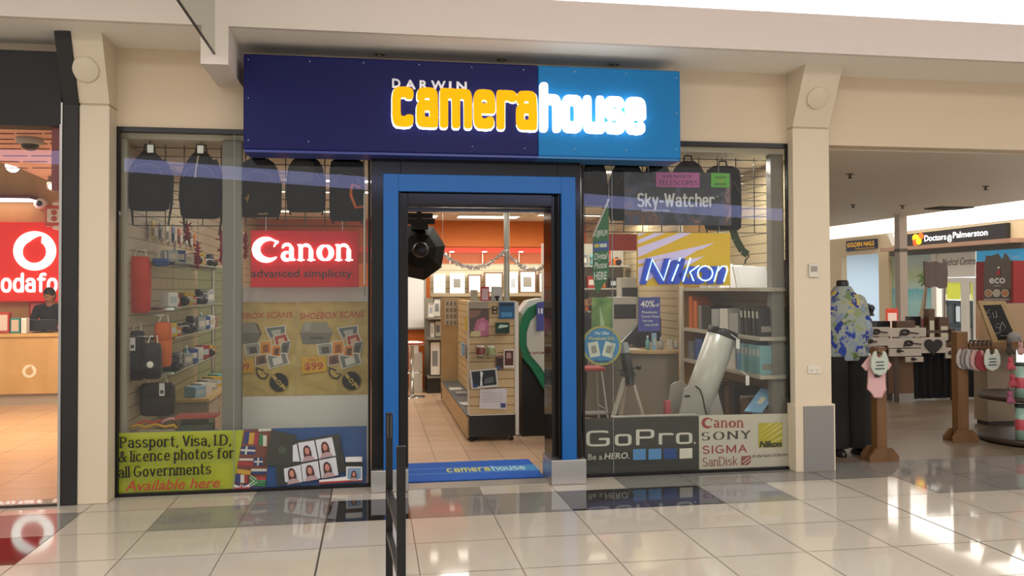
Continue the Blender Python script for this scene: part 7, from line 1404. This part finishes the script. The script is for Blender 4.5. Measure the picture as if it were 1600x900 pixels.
# mannequin in a floral shirt and black trousers
hx = GY(1318, 600, 7.76).x; Ym = 7.76
flo = node_mat('floral_print', .8); m_, nt, b = flo; tcn = nt.nodes.new('ShaderNodeTexCoord'); vo = nt.nodes.new('ShaderNodeTexVoronoi'); vo.inputs['Scale'].default_value = 14; nz = nt.nodes.new('ShaderNodeTexNoise'); nz.inputs['Scale'].default_value = 14
mxv = nt.nodes.new('ShaderNodeMix'); mxv.data_type = 'VECTOR'; mxv.inputs[0].default_value = .18; nt.links.new(tcn.outputs['Object'], nz.inputs['Vector']); nt.links.new(tcn.outputs['Object'], mxv.inputs[4]); nt.links.new(nz.outputs['Color'], mxv.inputs[5]); nt.links.new(mxv.outputs[1], vo.inputs['Vector'])
sepc = nt.nodes.new('ShaderNodeSeparateColor'); nt.links.new(vo.outputs['Color'], sepc.inputs[0]); r = ramp(nt, [(0, '#1f2f80'), (.28, '#26409a'), (.32, '#8f9a72'), (.5, '#4f6a3c'), (.55, '#b9a338'), (.72, '#c9b24a'), (.76, '#93a0a8'), (1, '#1d2a6a')]); nt.links.new(sepc.outputs[0], r.inputs[0])
r2_ = ramp(nt, [(.0, '#000000'), (.45, '#000000'), (.62, '#ffffff')]); nt.links.new(vo.outputs['Distance'], r2_.inputs[0]); mc = nt.nodes.new('ShaderNodeMix'); mc.data_type = 'RGBA'; nt.links.new(r2_.outputs[0], mc.inputs[0]); nt.links.new(r.outputs[0], mc.inputs[6]); mc.inputs[7].default_value = (*lin('#8f9890'), 1); nt.links.new(mc.outputs[2], b.inputs['Base Color'])
t = thing('clothes_mannequin', 'headless mannequin in a floral shirt and wide black trousers beside the right cream column', 'mannequin', (hx, Ym, 0))
def sec(z, w, d, cx=0., cy=0.): return srect(hx+cx, Ym+cy, z, w, d, 2.4, 24)
m = MB(m_); m.loft([sec(.93, .25, .16), sec(.95, .255, .165), sec(1.15, .24, .15), sec(1.4, .245, .14), sec(1.52, .22, .12), sec(1.6, .12, .08), sec(1.66, .075, .07)]); 
for sx in (-1, 1): m.capsule((hx+sx*.17, Ym, 1.50), (hx+sx*.215, Ym-.02, 1.2), .08, .09, 14)
m.build('floral_shirt', t)
m = MB(M('#161412', .8, noise=.1, nscale=20)); 
for sx in (-1, 1): m.loft([srect(hx+sx*.125, Ym-.02, z, w, d, 2.6, 20) for z, w, d in ((.07, .135, .14), (.1, .14, .145), (.5, .135, .135), (.8, .135, .14), (.97, .13, .145))])
m.build('black_trousers', t)
for sx in (-1, 1): m = MB(M('#0d0c0c', .3)); m.loft([srect(hx+sx*.125, Ym-.08, z, w, d, 2.4, 18) for z, w, d in ((.0, .05, .14), (.02, .055, .145), (.06, .045, .12), (.075, .03, .07))]); m.build('shoe', t)
m = MB(M('#1c1917', .4)); m.lathe([(.001, 1.60), (.06, 1.60), (.06, 1.70), (.05, 1.72), (.001, 1.72)], (hx, Ym, 0), n=20); m.build('neck_cap', t)
# bag and small things behind the mannequin
tag(MB(M('#a8a29a', .5)).lathe([(.001, 0), (.1, 0), (.115, .24), (.11, .26), (.001, .26)], (GZ(1307, 712, 0).x+.05, 8.2, 0), n=24).build('grey_bin'), 'pale grey bin partly hidden between the right column and the mannequin', 'bin')
def hat(label, px, py, Y, r_, col):
    Y -= .06; p = GY(px, py, Y); t = thing('sun_hat', label, 'hat', p, 'hats on the stall rack'); m = MB(M(col, .8)); m.lathe([(.001, r_*.62), (r_*.3, r_*.6), (r_*.5, r_*.4), (r_*.52, 0), (r_*1.0, -.03), (r_*1.0, -.02), (r_*.5, .01)], p, (.2, -.9, .3), 24); m.build('crown', t); m = MB(M('#1a1716', .6)); m.lathe([(r_*.525, .005), (r_*.53, .03), (r_*.52, .035)], p, (.2, -.9, .3), 24); m.build('band', t)
ht = thing('hat_rack', 'slim wooden rack carrying hats and bags behind the mannequin', 'rack', (GY(1352, 600, 9.4).x, 9.4, 0)); MB(tm).box(GY(1349, 600, 9.4).x, GY(1355, 600, 9.4).x, 9.38, 9.42, 0, GY(1352, 478, 9.4).z).build('upright', ht); MB(tm).box(GY(1310, 600, 9.4).x, GY(1366, 600, 9.4).x, 9.385, 9.415, GY(1352, 494, 9.4).z, GY(1352, 490, 9.4).z).build('crossbar', ht); MB(tm).box(GY(1341, 600, 9.4).x, GY(1363, 600, 9.4).x, 9.2, 9.6, 0, .05).build('foot', ht)
hat('black and white sun hat at the top of the hat rack', 1331, 489, 9.3, .09, '#a8a39a'); hat('cream sun hat on the right of the hat rack', 1346, 481, 9.68, .11, '#c2a68c'); hat('dark blue grey cap on the right end of the hat rack', 1360, 482, 9.3, .07, '#39434e'); hat('dark hat beside the shoulder of the mannequin', 1313, 474, 9.68, .09, '#2a2522')
for i, (px, c, nm) in enumerate(((1340, '#7a3a58', 'plum cloth bag'), (1349, '#94506a', 'dusky pink cloth bag'), (1358, '#6a2a3a', 'dark red cloth bag'))):
    a, b_ = GY(px-4, 514, 9.33), GY(px+4, 495, 9.33); t = thing('cloth_bag', nm+' hung under the hat rack crossbar', 'cloth bag', (a.x, 9.3, a.z), 'cloth bags on the hat rack'); m = MB(M(c, .85)); m.loft([srect((a.x+b_.x)/2, 9.33, a.z+(b_.z-a.z)*f, (b_.x-a.x)/2*k, .03*k, 3, 14) for f, k in ((0, .8), (.1, 1), (.7, .95), (.8, .8))]); m.build('body', t); m = MB(M('#2a211e', .7)); m.tube([((a.x+b_.x)/2-.03, 9.33, a.z+(b_.z-a.z)*.8), ((a.x+b_.x)/2, 9.37, b_.z+.02), ((a.x+b_.x)/2+.03, 9.33, a.z+(b_.z-a.z)*.8)], .006, 6); m.build('handle', t)
# chalkboard on the right, its shelf, carousel
t = thing('chalkboard', 'tilted black chalkboard in a pale wood frame with white chalk writing on the stall', 'chalkboard', GY(1565, 532, 8.6)); cb = [(1536, 477), (1564, 476), (1587, 527), (1560, 532)]; cc = [sum(q[0] for q in cb)/4, sum(q[1] for q in cb)/4]; ou = [(1528, 470), (1571, 470), (1594, 531), (1552, 536)]
m = MB(wood('frame_pine', '#b59a6c', '#a0865a', (1, 1, .2), 6)); m.prism([GY(x, y, 8.6) for x, y in ou], (0, .03, 0)); m.build('wood_frame', t); m = MB(M('#1d1b1a', .7)); m.prism([GY(x, y, 8.597) for x, y in cb], (0, .0029, 0)); m.build('slate', t)
m = MB(M('#a9a59e', .8)); ch = lambda L_: m.tube([GY(x, y, 8.596) for x, y in L_], .0035, 5)
ch([(1546, 484), (1541, 488), (1549, 491), (1547, 496), (1542, 495)]); ch([(1551, 488), (1553, 497), (1558, 494)]); ch([(1556, 486), (1558, 496)]); ch([(1561, 506), (1554, 507), (1557, 512), (1563, 512), (1562, 520), (1555, 521)]); ch([(1566, 503), (1571, 511), (1567, 519), (1562, 513), (1566, 503)]); ch([(1563, 524), (1570, 525), (1576, 523)]); m.build('chalk_writing', t)
zs_ = GY(1575, 538, 8.6).z; a, b_ = GY(1548, 538, 8.5), GY(1640, 538, 8.5); t = thing('stall_counter', 'pine topped stall counter at the right edge of the photo', 'counter', ((a.x+b_.x)/2, 8.8, 0)); MB(pine).box(a.x, b_.x, 8.42, 9.2, zs_-.05, zs_-.005).build('top', t); MB(M('#8d7c66', .6)).box(GY(1543, 600, 8.95).x, b_.x-.05, 8.95, 9.18, .05, zs_-.05).build('front', t); MB(M('#3a2f28', .6)).box(GY(1543, 600, 8.95).x+.02, b_.x-.06, 8.97, 9.16, 0, .05).build('kick', t)
a, b_ = GY(1532, 537, 9.0), GY(1640, 474, 9.0); t = MB(M('#b99a78', .6)); t.box(a.x, b_.x, 9.02, 9.06, zs_-.004, b_.z); tag(t.build('tan_backboard'), 'tan backboard rising behind the chalkboard', 'board')
p = GY(1584, 511, 8.5); t = thing('yarn_ball', 'grey round ball on the stall counter beside the chalkboard', 'ball', p); MB(M('#8d8a88', .9, noise=.25, nscale=60)).ball((p.x, p.y, zs_+.075), .075, 22).build('ball', t); MB(M('#6f6c6a', .8)).lathe([(.001, 0), (.045, 0), (.04, .012), (.001, .012)], (p.x, p.y, zs_-.004), n=18).build('stand_ring', t)
# round carousel with tubes of toys
cx_, cy_ = 6.93, 7.98; t = thing('carousel', 'round two tier carousel rack at the right edge of the photo', 'rack', (cx_, cy_, 0)); cg = M('#6f6d5e', .5)
for z0_, z1_, r_ in ((.02, .07, .49), (.46, .50, .49)): MB(cg).lathe([(.001, z0_), (r_, z0_), (r_, z1_), (.001, z1_)], (cx_, cy_, 0), n=48).build('tray', t); MB(M('#3a2d22', .5)).lathe([(r_+.001, z0_-.005), (r_+.012, z0_-.005), (r_+.012, z1_+.002), (r_+.001, z1_+.002)], (cx_, cy_, 0), n=48).build('rim', t)
MB(M('#7a6a55', .5)).lathe([(.001, .07), (.05, .07), (.05, 1.15), (.001, 1.15)], (cx_, cy_, 0), n=20).build('column', t); MB(blackm).lathe([(.001, 0), (.3, 0), (.3, .02), (.001, .02)], (cx_, cy_, 0), n=28).build('base', t)
for k, (px, c, nm) in enumerate(((1577, '#8fae9e', 'pale green'), (1590, '#5f7f86', 'teal grey'), (1601, '#3a55a0', 'blue and yellow'))):
    for z0_, tier in ((.07, 'lower'), (.50, 'upper')):
        p = Vector((cx_-.33+.135*k, 7.74, 0)); z0_ += .004; t = thing('toy_tube', f'{nm} tube of small toys on the {tier} tray of the carousel', 'toy tube', (p.x, p.y, z0_), 'toy tubes on the carousel'); MB(M(c, .3)).lathe([(.001, 0), (.055, 0), (.055, .33), (.001, .33)], (p.x, p.y, z0_), n=20).build('tube', t); MB(M(('#b94a54', '#c9c2b4', '#d0b030')[k], .4)).lathe([(.0555, .1), (.058, .11), (.058, .2), (.0555, .21)], (p.x, p.y, z0_), n=20).build('label_band', t); MB(M('#2c3a3a', .4)).lathe([(.001, .33), (.058, .33), (.058, .36), (.001, .36)], (p.x, p.y, z0_), n=20).build('cap', t)
for i, (px, py, c, nm) in enumerate(((1574, 572, '#b04a55', 'red'), (1577, 599, '#a3434e', 'crimson'), (1573, 625, '#94506a', 'plum'), (1572, 548, '#3b322b', 'dark brown'), (1590, 548, '#b58a86', 'pale pink'))):
    p = GY(px+5, py, 7.70); t = thing('soft_toy', f'{nm} soft toy hanging on the front of the carousel', 'soft toy', p, 'soft toys on the carousel'); m = MB(M(c, .9)); m.ball(p, (.035, .03, .045), 14); m.ball(p+Vector((0, 0, .06)), (.028, .026, .028), 12); 
    for sx in (-1, 1): m.ball(p+Vector((sx*.022, 0, .088)), (.011, .008, .013), 8); m.capsule(p+Vector((sx*.025, -.01, .01)), p+Vector((sx*.045, -.02, -.03)), .012, .01, 8)
    m.build('body', t, remesh=.006); m = MB(M('#2a2420', .5)); m.tube([p+Vector((0, 0, .085)), p+Vector((0, .03, .14) if p.z > .4 or p.z < .2 else (0, .03, .458-p.z))], .003, 5); m.build('cord', t)
area_lamp('stall_lamp', (6.6, 9.6, 2.9), (3.5, 2.2), 34, (1, .93, .84))
